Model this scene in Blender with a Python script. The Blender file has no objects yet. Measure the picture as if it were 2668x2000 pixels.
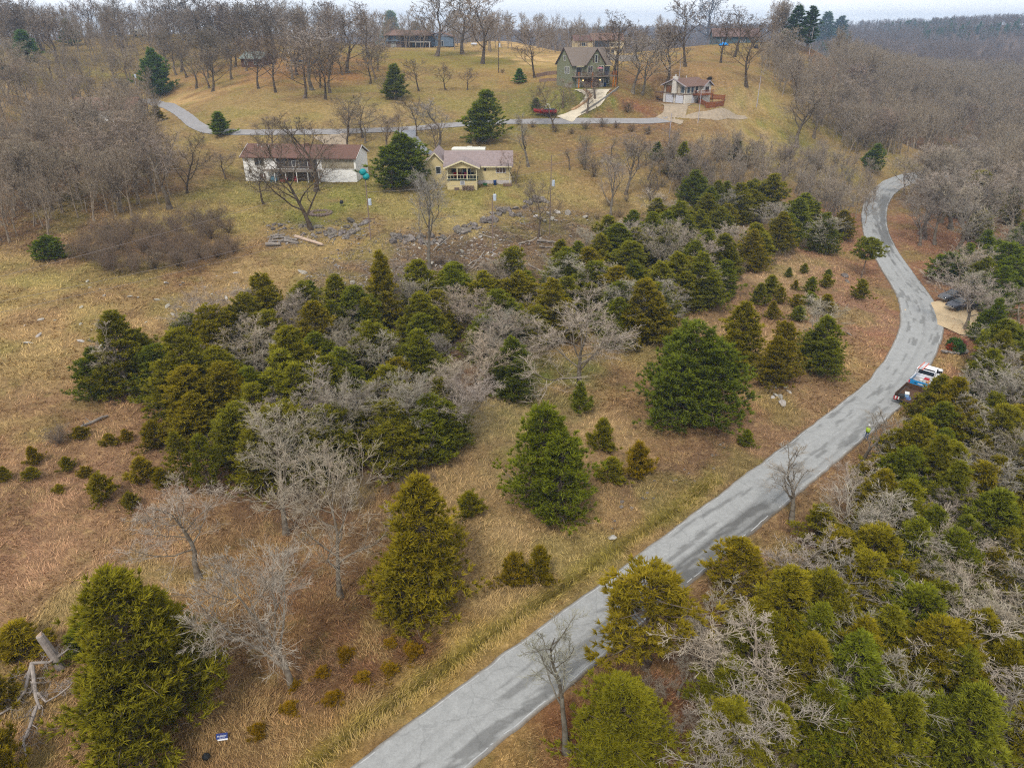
import bpy, bmesh, math, random
import numpy as np
from mathutils import Vector, Matrix

scene = bpy.context.scene
PI = math.pi
rad = math.radians

# ------------------------------------------------------------------ camera
CAM_H, FPX, PITCH = 38.0, 1850.0, rad(26.7)
CP, SP = math.cos(PITCH), math.sin(PITCH)
cam_d = bpy.data.cameras.new("drone_camera")
cam_d.sensor_fit = 'HORIZONTAL'
cam_d.sensor_width = 36.0
cam_d.lens = 36.0 * FPX / 2668.0
cam_d.clip_start, cam_d.clip_end = 0.5, 9000.0
cam = bpy.data.objects.new("drone_camera", cam_d)
scene.collection.objects.link(cam)
cam.location = (0, 0, CAM_H)
cam.rotation_euler = (PI / 2 - PITCH, 0, 0)
scene.camera = cam

# ------------------------------------------------------------------ world, sun, exposure
SUN_EL, SUN_ROT = rad(52), rad(200)          # thin overcast, light from high behind the drone
world = bpy.data.worlds.new("World")
scene.world = world
world.use_nodes = True
nt = world.node_tree
for n in list(nt.nodes):
    nt.nodes.remove(n)
w_out = nt.nodes.new("ShaderNodeOutputWorld")
w_bg = nt.nodes.new("ShaderNodeBackground")
w_sky = nt.nodes.new("ShaderNodeTexSky")
w_sky.sky_type = 'NISHITA'
w_sky.sun_disc = False
w_sky.sun_elevation = SUN_EL
w_sky.sun_rotation = SUN_ROT
w_sky.air_density, w_sky.dust_density, w_sky.ozone_density = 1.0, 2.0, 1.0
w_tc = nt.nodes.new("ShaderNodeTexCoord")
w_map = nt.nodes.new("ShaderNodeMapping")
w_map.inputs['Scale'].default_value = (1.0, 1.0, 3.5)
w_noise = nt.nodes.new("ShaderNodeTexNoise")
w_noise.inputs['Scale'].default_value = 2.2
w_noise.inputs['Detail'].default_value = 6.0
w_ramp = nt.nodes.new("ShaderNodeValToRGB")
w_ramp.color_ramp.elements[0].position = 0.30
w_ramp.color_ramp.elements[0].color = (5.5, 5.8, 6.2, 1)
w_ramp.color_ramp.elements[1].position = 0.72
w_ramp.color_ramp.elements[1].color = (7.9, 8.0, 8.2, 1)
w_mix = nt.nodes.new("ShaderNodeMixRGB")
w_mix.inputs[0].default_value = 0.90          # cloud sheet over the clear sky
nt.links.new(w_tc.outputs['Generated'], w_map.inputs['Vector'])
nt.links.new(w_map.outputs[0], w_noise.inputs['Vector'])
nt.links.new(w_noise.outputs[0], w_ramp.inputs[0])
nt.links.new(w_sky.outputs[0], w_mix.inputs[1])
nt.links.new(w_ramp.outputs[0], w_mix.inputs[2])
nt.links.new(w_mix.outputs[0], w_bg.inputs[0])
w_bg.inputs[1].default_value = 0.104
nt.links.new(w_bg.outputs[0], w_out.inputs[0])

sun_d = bpy.data.lights.new("sun", 'SUN')
sun_d.energy = 1.5
sun_d.angle = rad(10)
sun_d.color = (1.0, 0.95, 0.87)
sun = bpy.data.objects.new("sun", sun_d)
scene.collection.objects.link(sun)
_sd = Vector((math.sin(SUN_ROT) * math.cos(SUN_EL), math.cos(SUN_ROT) * math.cos(SUN_EL), math.sin(SUN_EL)))
sun.rotation_euler = (-_sd).to_track_quat('-Z', 'Y').to_euler()
sun.location = (0, -40, 120)

vs = scene.view_settings
vs.view_transform, vs.look = 'Standard', 'None'
vs.exposure, vs.gamma = 1.05, 1.0
vs.use_curve_mapping = False
cy = scene.cycles
cy.use_denoising = False
cy.filter_width = 1.15
cy.max_bounces, cy.diffuse_bounces, cy.glossy_bounces = 6, 3, 2
cy.transparent_max_bounces, cy.volume_bounces = 8, 1
cy.use_adaptive_sampling = True
cy.adaptive_threshold = 0.008

# ------------------------------------------------------------------ helpers
S = 2668.0 / 2212.0
rng = np.random.default_rng(11)
R = random.Random(5)
COL = scene.collection

def lin(c):
    c = np.asarray(c, float) / 255.0
    return np.where(c <= 0.04045, c / 12.92, ((c + 0.055) / 1.055) ** 2.4)

GAIN = 1.62      # picture value of a surface = albedo * GAIN under this light

def alb(r, g, b, k=1.0):
    v = lin((r, g, b)) / GAIN * k
    return (float(v[0]), float(v[1]), float(v[2]), 1.0)

def ray(px, py):
    xc, yc = (px - 1334.0) / FPX, (py - 1000.0) / FPX
    return np.array([xc, CP - yc * SP, -(SP + yc * CP)])     # per metre of depth

def atz(px, py, z):
    r = ray(px, py)
    d = (z - CAM_H) / r[2]
    return np.array([r[0] * d, r[1] * d, z])

def project(P):
    x, y, z = P[0], P[1], P[2] - CAM_H
    dep = y * CP - z * SP
    return 1334 + FPX * x / dep, 1000 - FPX * (y * SP + z * CP) / dep, dep

def height_to(P, py):
    yc = (py - 1000.0) / FPX
    b = P[1] * (SP + yc * CP) / (yc * SP - CP)
    return b + CAM_H - P[2]

def depth_of(P):
    return P[1] * CP - (P[2] - CAM_H) * SP

# value noise on numpy arrays
_perm = np.random.default_rng(3).random((256, 256))
def vnoise(x, y):
    xi, yi = np.floor(x).astype(int), np.floor(y).astype(int)
    fx, fy = x - xi, y - yi
    fx, fy = fx * fx * (3 - 2 * fx), fy * fy * (3 - 2 * fy)
    a, b = _perm[xi & 255, yi & 255], _perm[(xi + 1) & 255, yi & 255]
    c, d = _perm[xi & 255, (yi + 1) & 255], _perm[(xi + 1) & 255, (yi + 1) & 255]
    return (a * (1 - fx) + b * fx) * (1 - fy) + (c * (1 - fx) + d * fx) * fy

def fbm(x, y, o=4):
    s, a, t = 0.0, 1.0, 0.0
    for i in range(o):
        s = s + a * vnoise(x * 2 ** i + 17.3 * i, y * 2 ** i - 9.1 * i)
        t += a
        a *= 0.5
    return s / t

def sstep(x, a, b):
    t = np.clip((x - a) / (b - a), 0, 1)
    return t * t * (3 - 2 * t)

# ------------------------------------------------------------------ mesh building
def mesh_np(name, V, F4=None, F3=None, mats=None, attrs=None, smooth=False):
    me = bpy.data.meshes.new(name)
    V = np.asarray(V, np.float32)
    n4 = 0 if F4 is None else len(F4)
    n3 = 0 if F3 is None else len(F3)
    me.vertices.add(len(V))
    me.vertices.foreach_set("co", V.ravel())
    nl = n4 * 4 + n3 * 3
    me.loops.add(nl)
    idx = np.concatenate([np.asarray(F4, np.int32).ravel() if n4 else np.zeros(0, np.int32),
                          np.asarray(F3, np.int32).ravel() if n3 else np.zeros(0, np.int32)])
    me.loops.foreach_set("vertex_index", idx)
    me.polygons.add(n4 + n3)
    st = np.concatenate([np.arange(n4) * 4, n4 * 4 + np.arange(n3) * 3]).astype(np.int32)
    me.polygons.foreach_set("loop_start", st)
    if smooth:
        me.polygons.foreach_set("use_smooth", np.ones(n4 + n3, bool))
    me.update(calc_edges=True)
    for k, a in (attrs or {}).items():
        a = np.asarray(a, np.float32)
        if a.ndim == 1:
            at_ = me.attributes.new(k, 'FLOAT', 'POINT')
            at_.data.foreach_set("value", a)
        else:
            at_ = me.attributes.new(k, 'FLOAT_COLOR', 'POINT')
            if a.shape[1] == 3:
                a = np.concatenate([a, np.ones((len(a), 1), np.float32)], 1)
            at_.data.foreach_set("color", a.ravel())
    for m in (mats or []):
        me.materials.append(m)
    return me

class MB:
    """collects boxes, prisms and tubes into one mesh"""
    def __init__(self):
        self.v, self.f = [], []
    def add(self, verts, faces):
        o = len(self.v)
        self.v += [tuple(p) for p in verts]
        self.f += [tuple(i + o for i in f) for f in faces]
        return self
    def box(self, x0, x1, y0, y1, z0, z1):
        v = [(x0, y0, z0), (x1, y0, z0), (x1, y1, z0), (x0, y1, z0), (x0, y0, z1), (x1, y0, z1), (x1, y1, z1), (x0, y1, z1)]
        return self.add(v, [(0, 3, 2, 1), (4, 5, 6, 7), (0, 1, 5, 4), (1, 2, 6, 5), (2, 3, 7, 6), (3, 0, 4, 7)])
    def prism(self, pts, axis_vec):
        """extrude a planar polygon of 3-D points along a vector"""
        n = len(pts)
        a = np.asarray(pts, float)
        b = a + np.asarray(axis_vec, float)
        f = [tuple(range(n))[::-1], tuple(range(n, 2 * n))]
        f += [(i, (i + 1) % n, n + (i + 1) % n, n + i) for i in range(n)]
        return self.add(list(a) + list(b), f)
    def tube(self, pts, r, sides=6, r1=None):
        pts = [np.asarray(p, float) for p in pts]
        n = len(pts)
        rr = np.linspace(r, r if r1 is None else r1, n)
        rings = []
        for i, p in enumerate(pts):
            t = pts[min(i + 1, n - 1)] - pts[max(i - 1, 0)]
            t = t / (np.linalg.norm(t) + 1e-9)
            a = np.cross(t, (0, 0, 1) if abs(t[2]) < 0.9 else (1, 0, 0))
            a /= np.linalg.norm(a)
            b = np.cross(t, a)
            rings.append([p + rr[i] * (a * math.cos(q) + b * math.sin(q)) for q in np.arange(sides) * 2 * PI / sides])
        v = [q for ring in rings for q in ring]
        f = []
        for i in range(n - 1):
            for j in range(sides):
                k = (j + 1) % sides
                f.append((i * sides + j, i * sides + k, (i + 1) * sides + k, (i + 1) * sides + j))
        f.append(tuple(range(sides))[::-1])
        f.append(tuple((n - 1) * sides + j for j in range(sides)))
        return self.add(v, f)
    def lathe(self, prof, seg=16, c=(0, 0, 0)):
        v, f = [], []
        for (r, z) in prof:
            for j in range(seg):
                a = 2 * PI * j / seg
                v.append((c[0] + r * math.cos(a), c[1] + r * math.sin(a), c[2] + z))
        for i in range(len(prof) - 1):
            for j in range(seg):
                k = (j + 1) % seg
                f.append((i * seg + j, i * seg + k, (i + 1) * seg + k, (i + 1) * seg + j))
        f.append(tuple(range(seg))[::-1])
        f.append(tuple((len(prof) - 1) * seg + j for j in range(seg)))
        return self.add(v, f)
    def mesh(self, name, mat=None, bevel=0.0, smooth=False):
        me = bpy.data.meshes.new(name)
        me.from_pydata([tuple(map(float, p)) for p in self.v], [], self.f)
        bm = bmesh.new()
        bm.from_mesh(me)
        bmesh.ops.recalc_face_normals(bm, faces=bm.faces)
        if bevel > 0:
            bmesh.ops.bevel(bm, geom=[e for e in bm.edges if e.is_manifold and e.calc_face_angle(0) > 0.5],
                            offset=bevel, segments=2, affect='EDGES', profile=0.6)
        bm.to_mesh(me)
        bm.free()
        if smooth:
            me.polygons.foreach_set("use_smooth", np.ones(len(me.polygons), bool))
        if mat:
            me.materials.append(mat)
        return me
    def build(self, name, mat, parent=None, bevel=0.0, smooth=False, label=None):
        o = bpy.data.objects.new(name, self.mesh(name, mat, bevel, smooth))
        COL.objects.link(o)
        if parent:
            o.parent = parent
        if label:
            o['label'] = label
        return o

def tag(o, label=None, cat=None, group=None, kind=None):
    if label: o['label'] = label
    if cat: o['category'] = cat
    if group: o['group'] = group
    if kind: o['kind'] = kind
    return o

def thing(name, label, cat, loc=(0, 0, 0), rz=0.0, group=None, scale=None):
    o = bpy.data.objects.new(name, None)
    o.empty_display_size = 0.3
    COL.objects.link(o)
    o.location = tuple(map(float, loc))
    o.rotation_euler = (0, 0, rz)
    if scale is not None:
        o.scale = scale if hasattr(scale, '__len__') else (scale,) * 3
    return tag(o, label, cat, group)

def link(name, me, parent=None):
    o = bpy.data.objects.new(name, me)
    COL.objects.link(o)
    if parent:
        o.parent = parent
    return o

def copy_tree(o, parent=None):
    c = o.copy()
    COL.objects.link(c)
    c.parent = parent
    for ch in o.children:
        copy_tree(ch, c)
    return c

# ------------------------------------------------------------------ materials
def mat_new(name):
    m = bpy.data.materials.new(name)
    m.use_nodes = True
    nt = m.node_tree
    b = nt.nodes["Principled BSDF"]
    b.inputs['Roughness'].default_value = 0.8
    b.inputs['Specular IOR Level'].default_value = 0.25
    return m, nt, b

def N(nt, t, **kw):
    n = nt.nodes.new(t)
    for k, v in kw.items():
        if k.startswith('i_'):
            n.inputs[k[2:]].default_value = v
        else:
            setattr(n, k, v)
    return n

_mats = {}
def plain(name, c, rough=0.75, metal=0.0, var=0.12, scale=3.0, spec=0.25, dirt=None):
    """painted / rough surface with worn, uneven colour"""
    if name in _mats:
        return _mats[name]
    m, nt, b = mat_new(name)
    tc = N(nt, "ShaderNodeTexCoord")
    no = N(nt, "ShaderNodeTexNoise")
    no.inputs['Scale'].default_value = scale
    no.inputs['Detail'].default_value = 6
    no.inputs['Roughness'].default_value = 0.65
    nt.links.new(tc.outputs['Object'], no.inputs['Vector'])
    mx = N(nt, "ShaderNodeMixRGB")
    d = dirt or tuple(max(0.0, x * (1 - 2.2 * var)) for x in c[:3])
    mx.inputs[1].default_value = (*[min(1, x * (1 + var)) for x in c[:3]], 1)
    mx.inputs[2].default_value = (*d[:3], 1)
    rp = N(nt, "ShaderNodeValToRGB")
    rp.color_ramp.elements[0].position, rp.color_ramp.elements[1].position = 0.35, 0.75
    nt.links.new(no.outputs[0], rp.inputs[0])
    nt.links.new(rp.outputs[0], mx.inputs[0])
    nt.links.new(mx.outputs[0], b.inputs['Base Color'])
    b.inputs['Roughness'].default_value = rough
    b.inputs['Metallic'].default_value = metal
    b.inputs['Specular IOR Level'].default_value = spec
    _mats[name] = m
    return m

def lined(name, c, c2, freq, axis=2, rough=0.8, var=0.1):
    """siding, shingle courses or boards as fine relief on a surface too far to build board by board"""
    if name in _mats:
        return _mats[name]
    m, nt, b = mat_new(name)
    tc = N(nt, "ShaderNodeTexCoord")
    sp = N(nt, "ShaderNodeSeparateXYZ")
    nt.links.new(tc.outputs['Object'], sp.inputs[0])
    mu = N(nt, "ShaderNodeMath", operation='MULTIPLY')
    nt.links.new(sp.outputs[axis], mu.inputs[0])
    mu.inputs[1].default_value = freq
    fr = N(nt, "ShaderNodeMath", operation='FRACT')
    nt.links.new(mu.outputs[0], fr.inputs[0])
    rp = N(nt, "ShaderNodeValToRGB")
    rp.color_ramp.elements[0].position, rp.color_ramp.elements[0].color = 0.0, (0, 0, 0, 1)
    rp.color_ramp.elements[1].position, rp.color_ramp.elements[1].color = 0.22, (1, 1, 1, 1)
    nt.links.new(fr.outputs[0], rp.inputs[0])
    no = N(nt, "ShaderNodeTexNoise")
    no.inputs['Scale'].default_value = 1.7
    no.inputs['Detail'].default_value = 7
    no.inputs['Roughness'].default_value = 0.7
    nt.links.new(tc.outputs['Object'], no.inputs['Vector'])
    mx = N(nt, "ShaderNodeMixRGB")
    mx.inputs[1].default_value = (*c2[:3], 1)
    mx.inputs[2].default_value = (*c[:3], 1)
    nt.links.new(rp.outputs[0], mx.inputs[0])
    hs = N(nt, "ShaderNodeMixRGB", blend_type='MULTIPLY')
    hs.inputs[0].default_value = 1.0
    mr = N(nt, "ShaderNodeMapRange")
    mr.inputs[1].default_value, mr.inputs[2].default_value = 0.25, 0.75
    mr.inputs[3].default_value, mr.inputs[4].default_value = 1 - 2.5 * var, 1 + var
    nt.links.new(no.outputs[0], mr.inputs[0])
    nt.links.new(mx.outputs[0], hs.inputs[1])
    nt.links.new(mr.outputs[0], hs.inputs[2])
    nt.links.new(hs.outputs[0], b.inputs['Base Color'])
    b.inputs['Roughness'].default_value = rough
    bp = N(nt, "ShaderNodeBump")
    bp.inputs['Strength'].default_value = 0.35
    bp.inputs['Distance'].default_value = 0.03
    nt.links.new(rp.outputs[0], bp.inputs['Height'])
    nt.links.new(bp.outputs[0], b.inputs['Normal'])
    _mats[name] = m
    return m

def glassy(name, c=(0.02, 0.025, 0.03, 1), rough=0.12):
    if name in _mats:
        return _mats[name]
    m, nt, b = mat_new(name)
    b.inputs['Base Color'].default_value = c
    b.inputs['Roughness'].default_value = rough
    b.inputs['Specular IOR Level'].default_value = 0.6
    _mats[name] = m
    return m
# ------------------------------------------------------------------ terrain: one height function for everything
def ctrl():
    pts = []
    def p(px, py, z): pts.append(atz(px, py, z))
    # foreground left of the road, field and thicket
    for a in [(0, 1990, 0.2), (400, 1950, 0.1), (900, 1900, -0.1), (100, 1600, 1.4), (100, 1300, 2.5), (100, 1000, 4.2), (100, 720, 6.2),
              (500, 1300, 1.4), (500, 1000, 3.3), (800, 1100, 2.0), (1000, 1400, 0.5), (1200, 1700, -0.1), (1300, 1200, 0.9),
              (1500, 1000, 1.3), (1900, 1000, 0.5), (2100, 750, 1.2), (1800, 600, 3.2), (1500, 700, 3.0), (1300, 640, 4.4),
              (1000, 700, 4.6), (700, 750, 5.2), (620, 660, 6.2), (300, 650, 7.0), (0, 620, 7.6), (966, 624, 6.2), (1600, 490, 7.0),
              (1540, 560, 5.2), (800, 480, 9.0), (940, 478, 9.0), (640, 470, 9.0), (1240, 490, 8.5), (1165, 494, 8.5), (1330, 473, 9.2),
              (620, 540, 8.0), (1450, 440, 9.5), (1300, 400, 11.0), (1640, 400, 10.5), (1950, 520, 3.2), (2120, 560, 2.0),
              # main road
              (1065, 2000, 0), (1500, 1600, 0), (2000, 1230, 0), (2320, 1000, 0), (2400, 850, 0), (2340, 680, 0), (2285, 580, 0), (2320, 480, 0.6),
              # right of the road
              (1500, 1990, -0.9), (2000, 1900, -1.8), (2600, 1900, -3.0), (2600, 1400, -3.0), (2000, 1450, -1.2), (2650, 1000, -2.6),
              (2480, 800, 0), (2640, 830, -0.8), (2600, 600, -0.6), (2420, 560, 0.2), (2660, 470, -1.5), (2460, 450, 0.0),
              # upper road and hillside
              (1100, 330, 15), (1450, 315, 15.5), (1640, 318, 15.5), (1740, 300, 16.6), (700, 345, 15), (520, 350, 14.5), (440, 270, 16.5),
              (1780, 270, 18.8), (1734, 267, 18.8), (1845, 265, 18.8), (1850, 300, 16.6), (1950, 330, 13), (1500, 228, 22.4), (1580, 227, 22.4),
              (1590, 250, 20.5), (1497, 139, 27), (1657, 140, 27.2), (1600, 165, 25.8), (900, 230, 21), (700, 205, 23.5), (620, 172, 25.5), (650, 290, 18.5),
              (1100, 240, 20.5), (1270, 215, 22), (1350, 230, 21), (1010, 124, 29.5), (1200, 118, 30), (1320, 108, 31),
              (1850, 118, 31), (1990, 118, 31), (2130, 132, 29.5), (1780, 170, 27), (1950, 225, 22), (2080, 235, 19.5), (2000, 375, 8.5), (2076, 383, 8.0),
              (2250, 430, 3.0), (2300, 330, 3.0), (2450, 250, 4.0), (2300, 200, 12.0), (2640, 350, -3.0), (2600, 200, 0.0), (2200, 260, 13),
              # left wood and gully
              (30, 560, 8.4), (300, 430, 12), (150, 350, 13.5), (60, 250, 20), (60, 150, 28), (300, 300, 12.8), (230, 320, 12.6), (200, 100, 33),
              (370, 95, 33.5), (300, 122, 30), (550, 100, 32.5), (800, 108, 31.5), (450, 190, 22), (560, 165, 26)]:
        p(*a)
    for a in [(-260, 430, 18), (-100, 430, 16), (60, 420, 16), (200, 430, 14), (-420, 420, 26), (-300, 250, 24), (-200, 120, 12), (-140, 60, 5),
              (-60, 0, 1), (0, -40, 0), (60, 0, -3), (160, 60, -4), (300, 200, -4), (420, 420, 2), (0, 640, 10), (-300, 640, 14), (300, 650, 4),
              (-80, -60, 0), (80, -60, -3), (-520, 300, 26), (520, 600, 4), (-560, 560, 18)]:
        pts.append(np.array(a, float))
    return np.array(pts)

_CP = ctrl()
def _tps(r2):
    return 0.5 * r2 * np.log(r2 + 1e-9)
_n = len(_CP)
_d2 = ((_CP[:, None, :2] - _CP[None, :, :2]) ** 2).sum(-1)
_K = _tps(_d2) + np.eye(_n) * 60.0
_Pm = np.concatenate([np.ones((_n, 1)), _CP[:, :2]], 1)
_A = np.block([[_K, _Pm], [_Pm.T, np.zeros((3, 3))]])
_sol = np.linalg.solve(_A, np.concatenate([_CP[:, 2], np.zeros(3)]))

SKY_X = [-600, 0, 400, 900, 1400, 1800, 2060, 2180, 2330, 2400, 2480, 2560, 2668, 3200]
SKY_Y = [95, 92, 90, 88, 84, 72, 66, 62, 60, 56, 60, 66, 60, 75]
def far_hill(x, y):
    r = np.hypot(x, y)
    px = 1334 + FPX * x / np.maximum(y, 30.0) * 0.93
    sky = np.interp(px, SKY_X, SKY_Y)
    yc = (sky - 1000) / FPX
    dep = 1500.0
    zt = CAM_H - dep * (SP + yc * CP) - 9.0
    up = sstep(r, 620, 1480)
    dn = 1 - 0.9 * sstep(r, 1650, 2600)
    n = (fbm(x / 170.0 + 5, y / 170.0, 4) - 0.5) * 20.0
    return (2 + (zt - 2) * up) * dn + n * sstep(r, 450, 800) * (1 - 0.75 * sstep(r, 1250, 1480))

# main road edges, traced where they lie on the ground at z = 0
L_PX = [(700, 2160), (908, 2000), (1120, 1843), (1340, 1681), (1616, 1480), (1800, 1342), (1968, 1216), (2171, 1064), (2253, 1001), (2310, 933), (2345, 853),
        (2346, 803), (2335, 765), (2300, 708), (2272, 657), (2250, 613), (2243, 562), (2250, 527), (2265, 502), (2300, 471), (2350, 453), (2420, 444), (2500, 440)]
R_PX = [(1010, 2170), (1222, 2000), (1384, 1867), (1550, 1730), (1760, 1554), (1960, 1387), (2145, 1232), (2270, 1128), (2370, 1040), (2430, 945), (2455, 882),
        (2461, 853), (2455, 822), (2436, 784), (2411, 752), (2376, 705), (2341, 657), (2316, 607), (2310, 572), (2313, 537), (2328, 508), (2350, 490), (2388, 474), (2450, 464), (2530, 460)]
def smooth_line(P, n):
    P = np.asarray(P, float)
    s = np.concatenate([[0], np.cumsum(np.linalg.norm(np.diff(P, axis=0), axis=1))])
    t = np.linspace(0, s[-1], n)
    Q = np.stack([np.interp(t, s, P[:, k]) for k in range(P.shape[1])], 1)
    ker = np.array([1, 2, 3, 4, 5, 4, 3, 2, 1], float)
    ker /= ker.sum()
    m = len(ker) // 2
    for _ in range(2):
        E = np.concatenate([2 * Q[:1] - Q[1:m + 1][::-1], Q, 2 * Q[-1:] - Q[-m - 1:-1][::-1]])
        Q = np.stack([np.convolve(E[:, k], ker, 'valid') for k in range(Q.shape[1])], 1)
    return Q
NR = 360
ROAD_L = smooth_line([atz(x, y, 0)[:2] for x, y in L_PX], NR)
ROAD_R0 = smooth_line([atz(x, y, 0)[:2] for x, y in R_PX], 900)
# pair every left point with the nearest right point
_ri = [int(np.argmin(((ROAD_R0 - q) ** 2).sum(1))) for q in ROAD_L]
_ri = np.maximum.accumulate(np.array(_ri))
ROAD_R = smooth_line(ROAD_R0[_ri], NR)
ROAD_C = (ROAD_L + ROAD_R) / 2
ROAD_HW = np.linalg.norm(ROAD_L - ROAD_R, axis=1) / 2
ROAD_S = np.concatenate([[0], np.cumsum(np.linalg.norm(np.diff(ROAD_C, axis=0), axis=1))])

UP_PX = [(330, 262), (395, 262), (440, 276), (478, 300), (505, 325), (545, 343), (640, 347), (760, 346), (900, 344), (1040, 338), (1180, 326), (1300, 318),
         (1420, 316), (1500, 316), (1600, 317), (1690, 317), (1745, 312)]
DITCH_PX = [(700, 2080), (798, 1997), (930, 1898), (1060, 1805), (1200, 1707), (1300, 1638), (1420, 1555), (1528, 1480), (1640, 1405), (1760, 1325), (1860, 1250)]
DITCH = smooth_line([atz(x, y, -0.1)[:2] for x, y in DITCH_PX], 120)

def dist_line(x, y, L):
    """distance to a polyline given as points (x, y arrays flat)"""
    best = np.full(x.shape, 1e9)
    idx = np.zeros(x.shape, int)
    for i in range(0, len(L)):
        d = (x - L[i, 0]) ** 2 + (y - L[i, 1]) ** 2
        m = d < best
        best[m] = d[m]
        idx[m] = i
    return np.sqrt(best), idx

def base_z(x, y):
    shp = x.shape
    x, y = x.ravel(), y.ravel()
    out = np.empty(len(x))
    for i in range(0, len(x), 20000):
        xx, yy = x[i:i + 20000], y[i:i + 20000]
        r2 = (xx[:, None] - _CP[None, :, 0]) ** 2 + (yy[:, None] - _CP[None, :, 1]) ** 2
        out[i:i + 20000] = _tps(r2) @ _sol[:_n] + _sol[_n] + _sol[_n + 1] * xx + _sol[_n + 2] * yy
    r = np.hypot(x, y)
    w = sstep(r, 430, 720)
    out = out * (1 - w) + far_hill(x, y) * w
    return out.reshape(shp)

def ground_z(x, y, fine=True):
    x, y = np.atleast_1d(np.asarray(x, float)), np.atleast_1d(np.asarray(y, float))
    z = base_z(x, y)
    m = (x > -30) & (x < 140) & (y > -10) & (y < 260)
    if m.any():
        d, i = dist_line(x[m], y[m], ROAD_C[::2])
        hw = ROAD_HW[::2][i]
        e = d - hw
        c = ROAD_C[::2][i]
        tng = np.gradient(ROAD_C[::2], axis=0)[i]
        right = (tng[:, 1] * (x[m] - c[:, 0]) - tng[:, 0] * (y[m] - c[:, 1])) > 0
        w = 1 - sstep(e, 0.4, 6.0)
        zz = z[m] * (1 - w) + (-0.10) * w
        # the right-hand verge falls away from the edge of the road
        drop = np.where(right, 0.40 * sstep(e, 0.15, 0.9) * (1 - sstep(e, 2.0, 9.0)), 0.0)
        zz -= drop * (y[m] < 75)
        if fine:
            dd, _ = dist_line(x[m], y[m], DITCH)
            zz -= 0.42 * np.exp(-(dd / 0.38) ** 2)
        z = z.copy()
        z[m] = zz
    for (ax, ay, ar, az) in PADS:
        w = 1 - sstep(np.hypot(x - ax, y - ay), ar, ar * 1.9)
        z = z * (1 - w) + (az - 0.05) * w
    if fine:
        r = np.hypot(x, y)
        rough = (fbm(x / 2.3, y / 2.3, 3) - 0.5) * 0.34 + (fbm(x / 9.0 + 40, y / 9.0, 3) - 0.5) * 0.7
        keep = np.ones_like(z)
        if m.any():
            keep[m] = sstep(e, 0.3, 4.0)
        z = z + rough * keep * (1 - sstep(r, 120, 260))
    return z

PADS = []
def add_pad(px, py, r, fx=0.0, fy=0.0):
    P = at(px, py)
    PADS.append((P[0] + fx, P[1] + fy, r, P[2]))

def gz(x, y):
    return float(ground_z(x, y)[0])

_T = np.concatenate([np.geomspace(14, 900, 420)])
def at(px, py):
    """the point of the ground seen at a pixel of the photograph"""
    r = ray(px, py)
    P = _T[:, None] * r[None]
    z = ground_z(P[:, 0], P[:, 1], False)
    below = (P[:, 2] + CAM_H) < z
    k = int(np.argmax(below)) if below.any() else len(_T) - 1
    a, b = _T[max(k - 1, 0)], _T[k]
    for _ in range(9):
        mid = 0.5 * (a + b)
        q = mid * r
        if q[2] + CAM_H < ground_z(q[0], q[1], False)[0]:
            b = mid
        else:
            a = mid
    q = 0.5 * (a + b) * r
    return np.array([q[0], q[1], gz(q[0], q[1])])

def at_many(px, py):
    px, py = np.asarray(px, float), np.asarray(py, float)
    xc, yc = (px - 1334.0) / FPX, (py - 1000.0) / FPX
    D = np.stack([xc, CP - yc * SP, -(SP + yc * CP)], 1)
    T = np.geomspace(14, 900, 110)
    P = T[None, :, None] * D[:, None, :]
    below = (P[..., 2] + CAM_H) < base_z(P[..., 0], P[..., 1])
    k = np.where(below.any(1), np.argmax(below, 1), len(T) - 1)
    a, b_ = T[np.maximum(k - 1, 0)], T[k]
    for _ in range(9):
        m = 0.5 * (a + b_); q = m[:, None] * D
        u = q[:, 2] + CAM_H < base_z(q[:, 0], q[:, 1])
        b_ = np.where(u, m, b_); a = np.where(u, a, m)
    q = (0.5 * (a + b_))[:, None] * D
    return np.stack([q[:, 0], q[:, 1], ground_z(q[:, 0], q[:, 1])], 1)

for pd in [(641, 470, 7, 5, 3), (800, 476, 9, 0, 3), (931, 477, 7, -4, 3), (1200, 494, 7, 0, 3), (1330, 474, 5, -4, 4), (1530, 229, 9, 1, 2), (1784, 271, 8.5, 0, 3), (1545, 141, 12, 3, 3), (1070, 124, 11, 2, 3)]:
    add_pad(*pd)

def atS(dx, dy):
    return at(dx * S, dy * S)

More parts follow.
